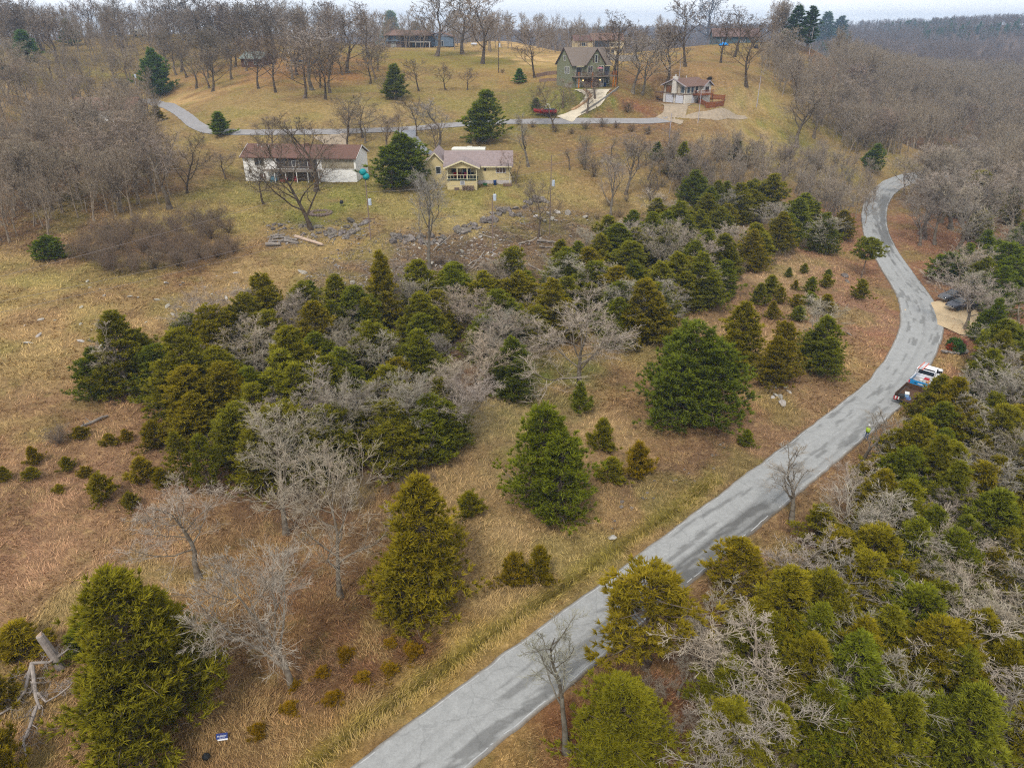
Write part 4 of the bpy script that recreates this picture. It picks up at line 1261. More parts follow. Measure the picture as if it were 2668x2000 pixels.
t = far_house("dark blue-grey low house on the ridge by the white boats", 1856, 117, 18, 9, 3.2, 2.6, rad(-6), plain("slate_wall", alb(84, 104, 112), .8), lined("dull_brown_roof", alb(128, 104, 98), alb(112, 90, 84), 3, 2, var=.1), [(3, 1, 1.8, 1.3), (11, 1, 1.6, 1.3)])
t = far_house("green-grey gabled house half hidden behind the white boats", 1806, 112, 11, 9, 3.4, 3.0, rad(2), plain("sage_wall", alb(150, 158, 140), .8), plain("sage_roof", alb(120, 126, 112)), [(6, 1, 1.2, 1.2)])
t = far_house("long low house with a rust roof on the far left ridge", 168, 100, 26, 10, 3.0, 2.6, rad(2), plain("grey_white_wall", alb(196, 188, 176), .8), lined("rust_roof", alb(140, 104, 88), alb(120, 88, 76), 3, 2, var=.1), [(3, 1, 2, 1.2), (10, 1, 2, 1.2), (19, 1, 2.4, 1.2)])
t = far_house("small shed with a grey-green roof among trees on the left hillside", 630, 176, 9, 7, 3.0, 1.8, rad(-20), m_browntrim, plain("grey_green_roof", alb(140, 150, 140)), [(1.5, 1, 1.2, 1.0), (5.5, 1, 1.2, 1.0)])
t = far_house("pale house with a brick-red roof hidden in the left wood", 195, 318, 17, 9, 3.4, 2.6, rad(8), plain("off_white", alb(214, 208, 200), .8), lined("dull_red_roof", alb(150, 112, 96), alb(134, 98, 84), 3, 2, var=.16), [(2, 1, 1.6, 1.2), (9, 1, 1.8, 1.2)])
# ------------------------------------------------------------------ vegetation
def mat_bark(name, c1, c2):
    m, nt, b = mat_new(name)
    tc = N(nt, "ShaderNodeTexCoord"); oi = N(nt, "ShaderNodeObjectInfo")
    no = N(nt, "ShaderNodeTexNoise"); no.inputs['Scale'].default_value = 2.2; no.inputs['Detail'].default_value = 6
    nt.links.new(tc.outputs['Object'], no.inputs['Vector'])
    rp = N(nt, "ShaderNodeValToRGB")
    rp.color_ramp.elements[0].position, rp.color_ramp.elements[0].color = 0.35, c1
    rp.color_ramp.elements[1].position, rp.color_ramp.elements[1].color = 0.68, c2
    nt.links.new(no.outputs[0], rp.inputs[0])
    mx = N(nt, "ShaderNodeMixRGB", blend_type='MULTIPLY'); mx.inputs[0].default_value = 1
    nt.links.new(rp.outputs[0], mx.inputs[1]); nt.links.new(oi.outputs['Color'], mx.inputs[2])
    nt.links.new(mx.outputs[0], b.inputs['Base Color'])
    b.inputs['Roughness'].default_value = 0.95; b.inputs['Specular IOR Level'].default_value = 0.05
    return m
m_bark = mat_bark("grey_bark", alb(118, 106, 92), alb(168, 160, 146))
m_twig = mat_bark("pale_twigs", alb(150, 138, 124), alb(190, 182, 168))
m_cbark = mat_bark("cedar_bark", alb(92, 76, 62), alb(156, 140, 124))

def mat_leaf(name, dark, mid, tip):
    m, nt, b = mat_new(name)
    at_n = N(nt, "ShaderNodeAttribute", attribute_name="lv"); oi = N(nt, "ShaderNodeObjectInfo")
    rp = N(nt, "ShaderNodeValToRGB")
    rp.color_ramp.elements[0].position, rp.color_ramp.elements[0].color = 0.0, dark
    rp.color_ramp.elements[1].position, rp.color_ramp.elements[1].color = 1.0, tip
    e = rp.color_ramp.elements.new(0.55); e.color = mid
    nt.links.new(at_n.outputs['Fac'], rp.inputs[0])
    mx = N(nt, "ShaderNodeMixRGB", blend_type='MULTIPLY'); mx.inputs[0].default_value = 1
    nt.links.new(rp.outputs[0], mx.inputs[1]); nt.links.new(oi.outputs['Color'], mx.inputs[2])
    nt.links.new(mx.outputs[0], b.inputs['Base Color'])
    b.inputs['Roughness'].default_value = 0.9; b.inputs['Specular IOR Level'].default_value = 0.0
    tr = N(nt, "ShaderNodeBsdfTranslucent"); nt.links.new(mx.outputs[0], tr.inputs['Color'])
    ms = N(nt, "ShaderNodeMixShader"); ms.inputs[0].default_value = 0.22
    out = nt.nodes["Material Output"]
    nt.links.new(b.outputs[0], ms.inputs[1]); nt.links.new(tr.outputs[0], ms.inputs[2]); nt.links.new(ms.outputs[0], out.inputs[0])
    return m
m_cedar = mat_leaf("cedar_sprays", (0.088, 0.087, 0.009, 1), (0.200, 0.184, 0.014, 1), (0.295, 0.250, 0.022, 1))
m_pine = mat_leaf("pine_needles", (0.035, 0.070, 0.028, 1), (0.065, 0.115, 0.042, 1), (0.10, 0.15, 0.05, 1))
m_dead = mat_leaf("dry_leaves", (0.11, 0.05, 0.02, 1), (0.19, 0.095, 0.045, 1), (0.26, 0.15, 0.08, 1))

def tubes(P, Rr, sides, rg):
    """P (n,k,3), Rr (n,k): one tube each; sides==2 gives a flat twig ribbon"""
    n, k, _ = P.shape
    T = np.empty_like(P)
    T[:, 1:-1] = P[:, 2:] - P[:, :-2]
    T[:, 0], T[:, -1] = P[:, 1] - P[:, 0], P[:, -1] - P[:, -2]
    T /= np.linalg.norm(T, axis=2, keepdims=True) + 1e-9
    ref = rg.normal(size=(n, 1, 3))
    A = np.cross(T, np.broadcast_to(ref, T.shape)); A /= np.linalg.norm(A, axis=2, keepdims=True) + 1e-9
    B = np.cross(T, A)
    if sides == 2:
        V = np.stack([P + A * Rr[..., None], P - A * Rr[..., None]], 2)
        i, j = np.meshgrid(np.arange(n), np.arange(k - 1), indexing='ij')
        q = ((i * k + j) * 2).ravel()
        return V.reshape(-1, 3), np.stack([q, q + 1, q + 3, q + 2], 1)
    an = np.arange(sides) * 2 * PI / sides
    V = P[:, :, None, :] + Rr[:, :, None, None] * (A[:, :, None, :] * np.cos(an)[None, None, :, None] + B[:, :, None, :] * np.sin(an)[None, None, :, None])
    i, j, s_ = np.meshgrid(np.arange(n), np.arange(k - 1), np.arange(sides), indexing='ij')
    base = (i * k + j) * sides
    s2 = (s_ + 1) % sides
    F = np.stack([base + s_, base + s2, base + sides + s2, base + sides + s_], -1).reshape(-1, 4)
    return V.reshape(-1, 3), F

def kids(P, Rr, L, m, t0, t1, ang0, ang1, lf, k, jit, up, rf, rg, shape=0.5, tip=0.25, rmin=0.004, flat=1.0):
    """m children on every parent branch"""
    n = len(P); kk = P.shape[1] - 1
    pi = np.repeat(np.arange(n), m)
    st = np.tile(np.arange(m), n)
    t = t0 + (t1 - t0) * (st + rg.random(n * m)) / m
    f = t * kk; i0 = np.minimum(f.astype(int), kk - 1); fr = (f - i0)[:, None]
    pos = P[pi, i0] * (1 - fr) + P[pi, i0 + 1] * fr
    tan = P[pi, i0 + 1] - P[pi, i0]; tan /= np.linalg.norm(tan, axis=1, keepdims=True) + 1e-9
    r_at = Rr[pi, i0] * (1 - fr[:, 0]) + Rr[pi, i0 + 1] * fr[:, 0]
    az = st * 2.399963 + rg.random(n)[pi] * 6.28 + rg.normal(size=n * m) * 0.5
    ref = np.where(np.abs(tan[:, 2:3]) > 0.9, np.array([[1.0, 0, 0]]), np.array([[0, 0, 1.0]]))
    a = np.cross(tan, ref); a /= np.linalg.norm(a, axis=1, keepdims=True) + 1e-9
    b = np.cross(tan, a)
    per = a * np.cos(az)[:, None] + b * np.sin(az)[:, None]
    th = ang0 + (ang1 - ang0) * rg.random(n * m)
    d = tan * np.cos(th)[:, None] + per * np.sin(th)[:, None]
    Lc = L[pi] * lf * (1 - shape * (t - t0) / max(t1 - t0, 1e-6)) * (0.7 + 0.6 * rg.random(n * m))
    Q = np.empty((n * m, k + 1, 3)); Q[:, 0] = pos
    d = d * np.array([1, 1, flat]); d /= np.linalg.norm(d, axis=1, keepdims=True)
    for s in range(k):
        d = d + rg.normal(size=d.shape) * jit + np.array([0, 0, up])
        d /= np.linalg.norm(d, axis=1, keepdims=True)
        Q[:, s + 1] = Q[:, s] + d * (Lc / k)[:, None]
    rb = np.minimum(r_at * 0.8, np.maximum(r_at * rf, rmin))
    rb = np.maximum(rb, rmin)
    u = np.linspace(0, 1, k + 1)
    Rc = rb[:, None] * (1 - (1 - tip) * u[None] ** 0.8)
    return Q, np.maximum(Rc, rmin * 0.55), Lc

def bare_tree_mesh(seed, H=10.0, fork=0.35, nl=9, a0=25, a1=55, dens=1.0, lead=0.85, stems=1, jit=0.14, up=0.10, rt=0.17, spread=0.5, lod=0, leafy=0.0):
    rg = np.random.default_rng(seed)
    PP, RR, LL = [], [], []
    for s in range(stems):
        k = 9
        ln = H * lead * (0.8 + 0.3 * rg.random() if stems > 1 else 1)
        tilt = (rg.uniform(0.10, 0.42) if stems > 1 else rg.uniform(0.0, 0.07))
        az = rg.random() * 6.28 if stems == 1 else 6.28 * s / stems + rg.random()
        d = np.array([math.sin(tilt) * math.cos(az), math.sin(tilt) * math.sin(az), math.cos(tilt)])
        Q = np.zeros((k + 1, 3)); Q[0] = [0.12 * rg.normal() * (stems > 1), 0.12 * rg.normal() * (stems > 1), -0.25]
        for i in range(k):
            d = d + rg.normal(size=3) * 0.07 * (1 + (i > 4)) + np.array([0, 0, 0.06])
            d /= np.linalg.norm(d)
            Q[i + 1] = Q[i] + d * ln / k
        u = np.linspace(0, 1, k + 1)
        PP.append(Q); LL.append(ln)
        flare = 1 + 0.5 * np.exp(-u * 16)
        RR.append(rt / math.sqrt(stems) * (1 - 0.88 * u ** 0.85) * flare)
    P0, R0, L0 = np.array(PP), np.array(RR), np.array(LL)
    nl_ = max(3, int(nl / (1 if stems == 1 else 1.5)))
    P1, R1, L1 = kids(P0, R0, L0, nl_, fork, 0.98, rad(a0), rad(a1), spread, 7, jit * 0.8, up, 0.62, rg, 0.55, 0.18, 0.034)
    P2, R2, L2 = kids(P1, R1, L1, max(3, int(7 * dens)), 0.22, 1.0, rad(22), rad(58), 0.46, 5, jit, up * 0.6, 0.60, rg, 0.5, 0.25, 0.017)
    tv, tf = tubes(P0, R0, 7 if lod == 0 else 5, rg)
    v1, f1 = tubes(P1, R1, 5 if lod == 0 else 3, rg)
    trunk = (np.concatenate([tv, v1]), np.concatenate([tf, f1 + len(tv)]))
    parts = []
    lift = 1.0 if lod == 0 else 2.4
    parts.append(tubes(P2, R2 * (1 if lod == 0 else 1.2), 3, rg))
    P3, R3, L3 = kids(P2, R2, L2, max(3, int((8 if lod == 0 else 4) * dens)), 0.12, 1.0, rad(18), rad(55), 0.50, 3, jit * 1.1, up * 0.5, 0.55, rg, 0.4, 0.35, 0.0105 * lift)
    parts.append(tubes(P3, R3, 2, rg))
    if lod < 2:
        P4, R4, L4 = kids(P3, R3, L3, max(2, int((6 if lod == 0 else 3.2) * dens)), 0.10, 1.0, rad(15), rad(50), 0.62, 2, jit * 1.1, up * 0.4, 0.6, rg, 0.3, 0.5, 0.0092 * lift)
        parts.append(tubes(P4, R4, 2, rg))
    V, F, o = [], [], 0
    for v, f in parts:
        V.append(v); F.append(f + o); o += len(v)
    leaf = None
    if leafy > 0:
        tips = P3[:, -1]; tips = tips[rg.random(len(tips)) < leafy]
        leaf = leaf_tris(np.repeat(tips, 4, 0) + rg.normal(size=(len(tips) * 4, 3)) * 0.12, None, 0.14, 0.10, rg)
    return trunk, (np.concatenate(V), np.concatenate(F)), leaf

def leaf_tris(C, D, ln, wd, rg):
    """one narrow pointed spray at every centre"""
    n = len(C)
    if D is None:
        D = rg.normal(size=(n, 3))
    D = D / (np.linalg.norm(D, axis=1, keepdims=True) + 1e-9)
    ref = rg.normal(size=(n, 3))
    A = np.cross(D, ref); A /= np.linalg.norm(A, axis=1, keepdims=True) + 1e-9
    l = ln * (0.6 + 0.8 * rg.random(n))[:, None]; w = wd * (0.6 + 0.8 * rg.random(n))[:, None]
    V = np.stack([C + A * w * 0.5, C + D * l, C - A * w * 0.5], 1).reshape(-1, 3)
    F = (np.arange(n) * 3)[:, None] + np.array([0, 1, 2])[None]
    return V, F

def cedar_mesh(seed, H=8.0, Rm=2.2, nb=150, ns=14, nleaf=6, ln=0.42, wd=0.15, power=0.75, skirt=0.12, lean=0.0, u0=0.04, sparse=0.35, flat=False, pitch=(8, 38), lobes=0.28):
    rg = np.random.default_rng(seed)
    u = u0 + (0.985 - u0) * ((np.arange(nb) + rg.random(nb)) / nb) ** 0.9
    az = np.arange(nb) * 2.399963 + rg.normal(size=nb) * 0.35
    lob = 1 + lobes * np.sin(3 * az + 5 * u + seed) * 0.6 + lobes * np.sin(2 * az - 9 * u + 2.3 * seed) * 0.6
    r = Rm * (1 - u) ** power * np.clip((u - u0) / skirt + 0.45, 0, 1) * lob * (0.62 + 0.54 * rg.random(nb))
    r = np.maximum(r, 0.16 + 0.1 * rg.random(nb))
    pt = rad(pitch[0]) + rad(pitch[1] - pitch[0]) * (u * 0.7 + 0.3 * rg.random(nb))
    d = np.stack([np.cos(az) * np.cos(pt), np.sin(az) * np.cos(pt), np.sin(pt)], 1)
    k = 5
    tx = lean * (u ** 1.3) * H
    Q = np.empty((nb, k + 1, 3))
    Q[:, 0] = np.stack([tx, np.zeros(nb), u * H - r * np.sin(pt) * 0.6], 1)
    for s in range(k):
        d = d + rg.normal(size=d.shape) * 0.07 + np.array([0, 0, 0.0 if flat else 0.05])
        d /= np.linalg.norm(d, axis=1, keepdims=True)
        Q[:, s + 1] = Q[:, s] + d * (r / k)[:, None]
    # sprays along the outer part of the boughs
    n = nb * ns
    pi = np.repeat(np.arange(nb), ns)
    nt_ = np.clip(sparse + (1 - sparse) * rg.random(n) ** 0.75, 0, 1)
    f = nt_ * k; i0 = np.minimum(f.astype(int), k - 1); fr = (f - i0)[:, None]
    pos = Q[pi, i0] * (1 - fr) + Q[pi, i0 + 1] * fr
    tan = Q[pi, i0 + 1] - Q[pi, i0]; tan /= np.linalg.norm(tan, axis=1, keepdims=True) + 1e-9
    side = np.cross(tan, [0, 0, 1.0]); side /= np.linalg.norm(side, axis=1, keepdims=True) + 1e-9
    sw = rg.normal(size=n) * (0.17 * r[pi] * (1.2 - nt_) + 0.07)
    pos = pos + side * sw[:, None] + rg.normal(size=(n, 3)) * np.array([0.05, 0.05, 0.07 if not flat else 0.05])
    keep = rg.random(n) < np.clip(0.35 + r[pi] / (0.6 * Rm), 0.3, 1)
    pos, tan, side, nt_, sw = pos[keep], tan[keep], side[keep], nt_[keep], sw[keep]; n = len(pos)
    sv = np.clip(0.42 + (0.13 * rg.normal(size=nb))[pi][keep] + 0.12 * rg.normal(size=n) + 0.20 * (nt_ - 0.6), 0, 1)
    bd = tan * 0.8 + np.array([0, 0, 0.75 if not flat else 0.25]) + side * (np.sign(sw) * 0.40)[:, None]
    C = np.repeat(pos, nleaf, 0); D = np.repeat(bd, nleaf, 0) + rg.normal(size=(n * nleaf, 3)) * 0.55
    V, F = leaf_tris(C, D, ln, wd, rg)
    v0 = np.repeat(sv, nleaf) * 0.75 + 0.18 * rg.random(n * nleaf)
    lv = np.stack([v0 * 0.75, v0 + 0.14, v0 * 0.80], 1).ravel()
    # trunk and boughs
    kk = 8; uu = np.linspace(0, 1, kk + 1)
    T = np.stack([lean * (uu ** 1.3) * H + 0.04 * rg.normal(size=kk + 1), 0.04 * rg.normal(size=kk + 1), uu * H * 0.97 - 0.25], 1)[None]
    tv, tf = tubes(T, (0.020 * H * (1 - 0.93 * uu))[None], 6, rg)
    bv, bf = tubes(Q, np.linspace(1, 0.25, k + 1)[None] * (0.010 + 0.010 * r)[:, None], 3, rg)
    return (np.concatenate([tv, bv]), np.concatenate([tf, bf + len(tv)])), (V, F, np.clip(lv, 0, 1))

def pine_mesh(seed, H=16.0):
    return cedar_mesh(seed, H, 3.4, 76, 14, 12, 0.62, 0.15, 0.62, 0.10, 0, 0.16, 0.30, False, (-8, 34), 0.25)

BARE = []      # (trunk mesh, crown mesh, height, half width)
def reg_bare(*a, **k):
    (tv, tf), (cv, cf), leaf = bare_tree_mesh(*a, **k)
    i = len(BARE)
    tm = mesh_np("trunk_%d" % i, tv, tf, None, [m_bark], smooth=True)
    cm = mesh_np("crown_%d" % i, cv, cf, None, [m_twig])
    lm = None
    if leaf is not None:
        lm = mesh_np("leaves_%d" % i, leaf[0], None, leaf[1], [m_dead], {"lv": np.repeat(np.random.default_rng(1).random(len(leaf[0]) // 3), 3)})
    BARE.append((tm, cm, float(cv[:, 2].max()), float(np.percentile(np.hypot(cv[:, 0], cv[:, 1]), 82)), lm))
    return i
# 0-3 big open-grown crowns, 4-7 wood trees, 8-9 slender, 10-13 light versions for far off, 14-16 stem clumps, 17 leafy, 18 light clump
reg_bare(101, fork=0.13, nl=13, a0=30, a1=68, dens=1.15, lead=0.82, spread=0.62)
reg_bare(102, fork=0.24, nl=11, a0=22, a1=52, dens=1.15, lead=0.86, spread=0.60)
reg_bare(103, fork=0.17, nl=12, a0=32, a1=68, dens=1.1, lead=0.82, spread=0.62, jit=0.19)
reg_bare(104, fork=0.24, nl=11, a0=30, a1=62, dens=1.15, lead=0.84, spread=0.62, jit=0.17)
reg_bare(105, fork=0.30, nl=10, a0=22, a1=50, dens=1.1, lead=0.90, spread=0.52)
reg_bare(106, fork=0.26, nl=11, a0=20, a1=46, dens=1.1, lead=0.88, spread=0.54)
reg_bare(107, fork=0.30, nl=10, a0=26, a1=60, dens=1.0, lead=0.88, spread=0.52, jit=0.2)
reg_bare(108, fork=0.26, nl=11, a0=24, a1=56, dens=1.05, lead=0.90, spread=0.52)
reg_bare(109, fork=0.36, nl=10, a0=18, a1=38, dens=0.9, lead=0.95, spread=0.36)
reg_bare(110, fork=0.28, nl=10, a0=16, a1=38, dens=0.9, lead=0.95, spread=0.38)
for sd in (111, 112, 113, 114):
    reg_bare(sd, fork=0.28, nl=12, a0=22, a1=58, dens=1.15, lead=0.88, spread=0.56, lod=1)
reg_bare(115, fork=0.08, nl=9, dens=0.8, lead=0.95, stems=14, rt=0.20, spread=0.42, a0=14, a1=46, lod=1)
reg_bare(116, fork=0.06, nl=9, dens=0.8, lead=0.95, stems=16, rt=0.20, spread=0.42, a0=14, a1=50, lod=1)
reg_bare(117, fork=0.14, nl=10, dens=0.95, lead=0.90, stems=3, rt=0.18, spread=0.54, a0=18, a1=54)
reg_bare(118, fork=0.26, nl=10, dens=0.8, lead=0.85, stems=2, spread=0.55, leafy=0.55)
reg_bare(119, fork=0.06, nl=9, dens=0.8, lead=0.95, stems=12, rt=0.20, spread=0.44, a0=14, a1=52, lod=1)
reg_bare(120, fork=0.30, nl=9, dens=0.9, lead=0.95, spread=0.34, lod=1)

CED = []
def reg_ced(t, mat=None, bark=None):
    (tv, tf), (lv_, lf_, la) = t
    i = len(CED)
    tm = mesh_np("trunk_c%d" % i, tv, tf, None, [bark or m_cbark], smooth=True)
    cm = mesh_np("foliage_%d" % i, lv_, None, lf_, [mat or m_cedar], {"lv": la})
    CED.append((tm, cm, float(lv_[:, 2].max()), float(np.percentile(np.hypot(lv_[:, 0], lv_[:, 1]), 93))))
    return i
# 0-5 full cedars, 6-8 mid cedars, 9-10 sparse, 11-12 small bushy, 13 flat-topped leaner, 14-15 pines, 16-17 light versions
def multi(seed, spec, **k):
    """a clump of leaders grown together: spec = (dx, dy, height share, radius share)"""
    T, L, o1, o2 = [], [], 0, 0
    tv, tf, lv, lf, la = [], [], [], [], []
    H, Rm, nb, ns, nl_, ln, wd, pw = k.pop('a')
    for q, (dx, dy, hh, rr) in enumerate(spec):
        (v, f), (v2, f2, a2) = cedar_mesh(seed + 31 * q, H * hh, Rm * rr, int(nb * (0.35 + 0.65 * hh * rr)), ns, nl_, ln, wd, pw, **k)
        d = np.array([dx, dy, 0.0])
        tv.append(v + d); tf.append(f + o1); o1 += len(v)
        lv.append(v2 + d); lf.append(f2 + o2); o2 += len(v2); la.append(a2)
    return (np.concatenate(tv), np.concatenate(tf)), (np.concatenate(lv), np.concatenate(lf), np.concatenate(la))
reg_ced(multi(201, [(0, 0, 1, 1), (.9, .5, .72, .7), (-.8, -.6, .62, .7)], a=(8, 2.5, 190, 11, 16, 0.24, 0.064, 0.56), sparse=0.40))
reg_ced(multi(202, [(0, 0, 1, 1), (.7, -.6, .66, .75)], a=(8, 2.5, 190, 11, 16, 0.24, 0.064, 0.66), sparse=0.40))
reg_ced(multi(203, [(0, 0, 1, .9), (1.1, .2, .82, .8), (-.7, .9, .74, .75)], a=(8, 2.7, 165, 11, 16, 0.24, 0.064, 0.46), lobes=0.36, sparse=0.34))
reg_ced(multi(204, [(0, 0, 1, 1), (1.0, .7, .84, .85), (-1.0, .4, .80, .85), (.1, -1.0, .74, .8)], a=(8, 2.9, 160, 11, 16, 0.24, 0.066, 0.42), lobes=0.24, sparse=0.34))
reg_ced(multi(205, [(0, 0, 1, 1), (-.9, .3, .8, .8)], a=(8, 2.5, 165, 11, 16, 0.24, 0.066, 0.54), lobes=0.42, sparse=0.34))
reg_ced(multi(206, [(0, 0, 1, 1), (.8, .7, .7, .8), (-.5, -.9, .6, .8)], a=(8, 2.6, 150, 11, 16, 0.24, 0.066, 0.60), lobes=0.36, sparse=0.34))
reg_ced(multi(207, [(0, 0, 1, 1), (.8, .3, .76, .8)], a=(8, 2.5, 110, 9, 13, 0.36, 0.10, 0.54)))
reg_ced(cedar_mesh(208, 8, 2.2, 110, 11, 13, 0.38, 0.105, 0.85, lobes=0.42))
reg_ced(multi(209, [(0, 0, 1, .9), (1.0, -.4, .85, .85), (-.8, .7, .78, .8)], a=(8, 2.7, 95, 9, 13, 0.36, 0.10, 0.46), lobes=0.42))
reg_ced(cedar_mesh(210, 8, 2.9, 84, 14, 17, 0.25, 0.066, 0.50, u0=0.32, skirt=0.2, sparse=0.52, lobes=0.5))
reg_ced(cedar_mesh(211, 8, 2.6, 90, 13, 17, 0.26, 0.068, 0.60, u0=0.18, skirt=0.2, sparse=0.44, lobes=0.5))
reg_ced(cedar_mesh(212, 8, 3.6, 80, 10, 13, 0.75, 0.19, 0.60, lobes=0.6))
reg_ced(cedar_mesh(213, 8, 3.1, 80, 10, 13, 0.75, 0.19, 0.80, lobes=0.6))
reg_ced(cedar_mesh(214, 8, 4.0, 70, 16, 12, 0.42, 0.13, 0.30, u0=0.50, skirt=0.25, lean=0.28, sparse=0.4, flat=True, pitch=(0, 18), lobes=0.5))
reg_ced(pine_mesh(215), m_pine)
reg_ced(pine_mesh(216), m_pine)
reg_ced(cedar_mesh(217, 8, 2.4, 80, 9, 9, 0.60, 0.20, 0.75))
reg_ced(cedar_mesh(218, 8, 2.3, 80, 9, 9, 0.60, 0.20, 0.60, lobes=0.4))

def put(lib, i, names, label, cat, P, H, W=None, rz=None, tint=(1, 1, 1), group=None, tilt=(0, 0), ttint=None):
    tm, cm, h0, w0 = lib[i][:4]
    s = H / h0
    sw = s if W is None else max(0.45 * s, min(2.2 * s, (W / 2) / w0))
    t = thing(names[0], label, cat, P, R.random() * 6.28 if rz is None else rz, group, (sw, sw, s))
    if tilt != (0, 0):
        t.rotation_euler = (tilt[0], tilt[1], t.rotation_euler[2])
    for nm, me, tn in ((names[1], tm, ttint or tint), (names[2], cm, tint)):
        o = link(nm, me, t)
        o.color = (*tn, 1)
    if len(lib[i]) > 4 and lib[i][4] is not None:
        link("leaves", lib[i][4], t)
    return t

def jt(b=0.12):
    k = 1 + R.uniform(-b, b)
    return (k * (1 + R.uniform(-.05, .05)), k, k * (1 + R.uniform(-.06, .06)))
GREY, BROWN, PALE, DARK = (0.92, 0.90, 0.88), (0.72, 0.62, 0.54), (1.13, 1.09, 1.04), (0.50, 0.43, 0.38)
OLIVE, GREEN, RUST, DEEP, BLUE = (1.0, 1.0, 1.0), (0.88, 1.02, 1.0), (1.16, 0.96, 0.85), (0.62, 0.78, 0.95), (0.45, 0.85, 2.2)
def mulc(a, b): return tuple(x * y for x, y in zip(a, b))

def bare(dx, dy, dtop, dw, label, i, tint=GREY, group=None, tilt=(0, 0), name="bare_tree", cat="tree", rz=None, dark_trunk=1.0):
    P = atS(dx, dy)
    H = max(0.6, height_to(P, dtop * S))
    W = dw * S * depth_of(P) / FPX
    return put(BARE, i, (name, "trunk", "crown"), label, cat, P, H, W, rz, mulc(tint, jt(0.06)), group, tilt, mulc(tint, (dark_trunk,) * 3))

def cedar(dx, dy, dtop, dw, label, i, tint=OLIVE, group=None, name="cedar_tree", cat="tree", rz=None, tilt=(0, 0)):
    P = atS(dx, dy)
    H = max(0.4, height_to(P, dtop * S))
    W = dw * S * depth_of(P) / FPX
    return put(CED, i, (name, "trunk", "foliage"), label, cat, P, H, W, rz, mulc(tint, jt(0.08)), group, tilt, (1, 1, 1))

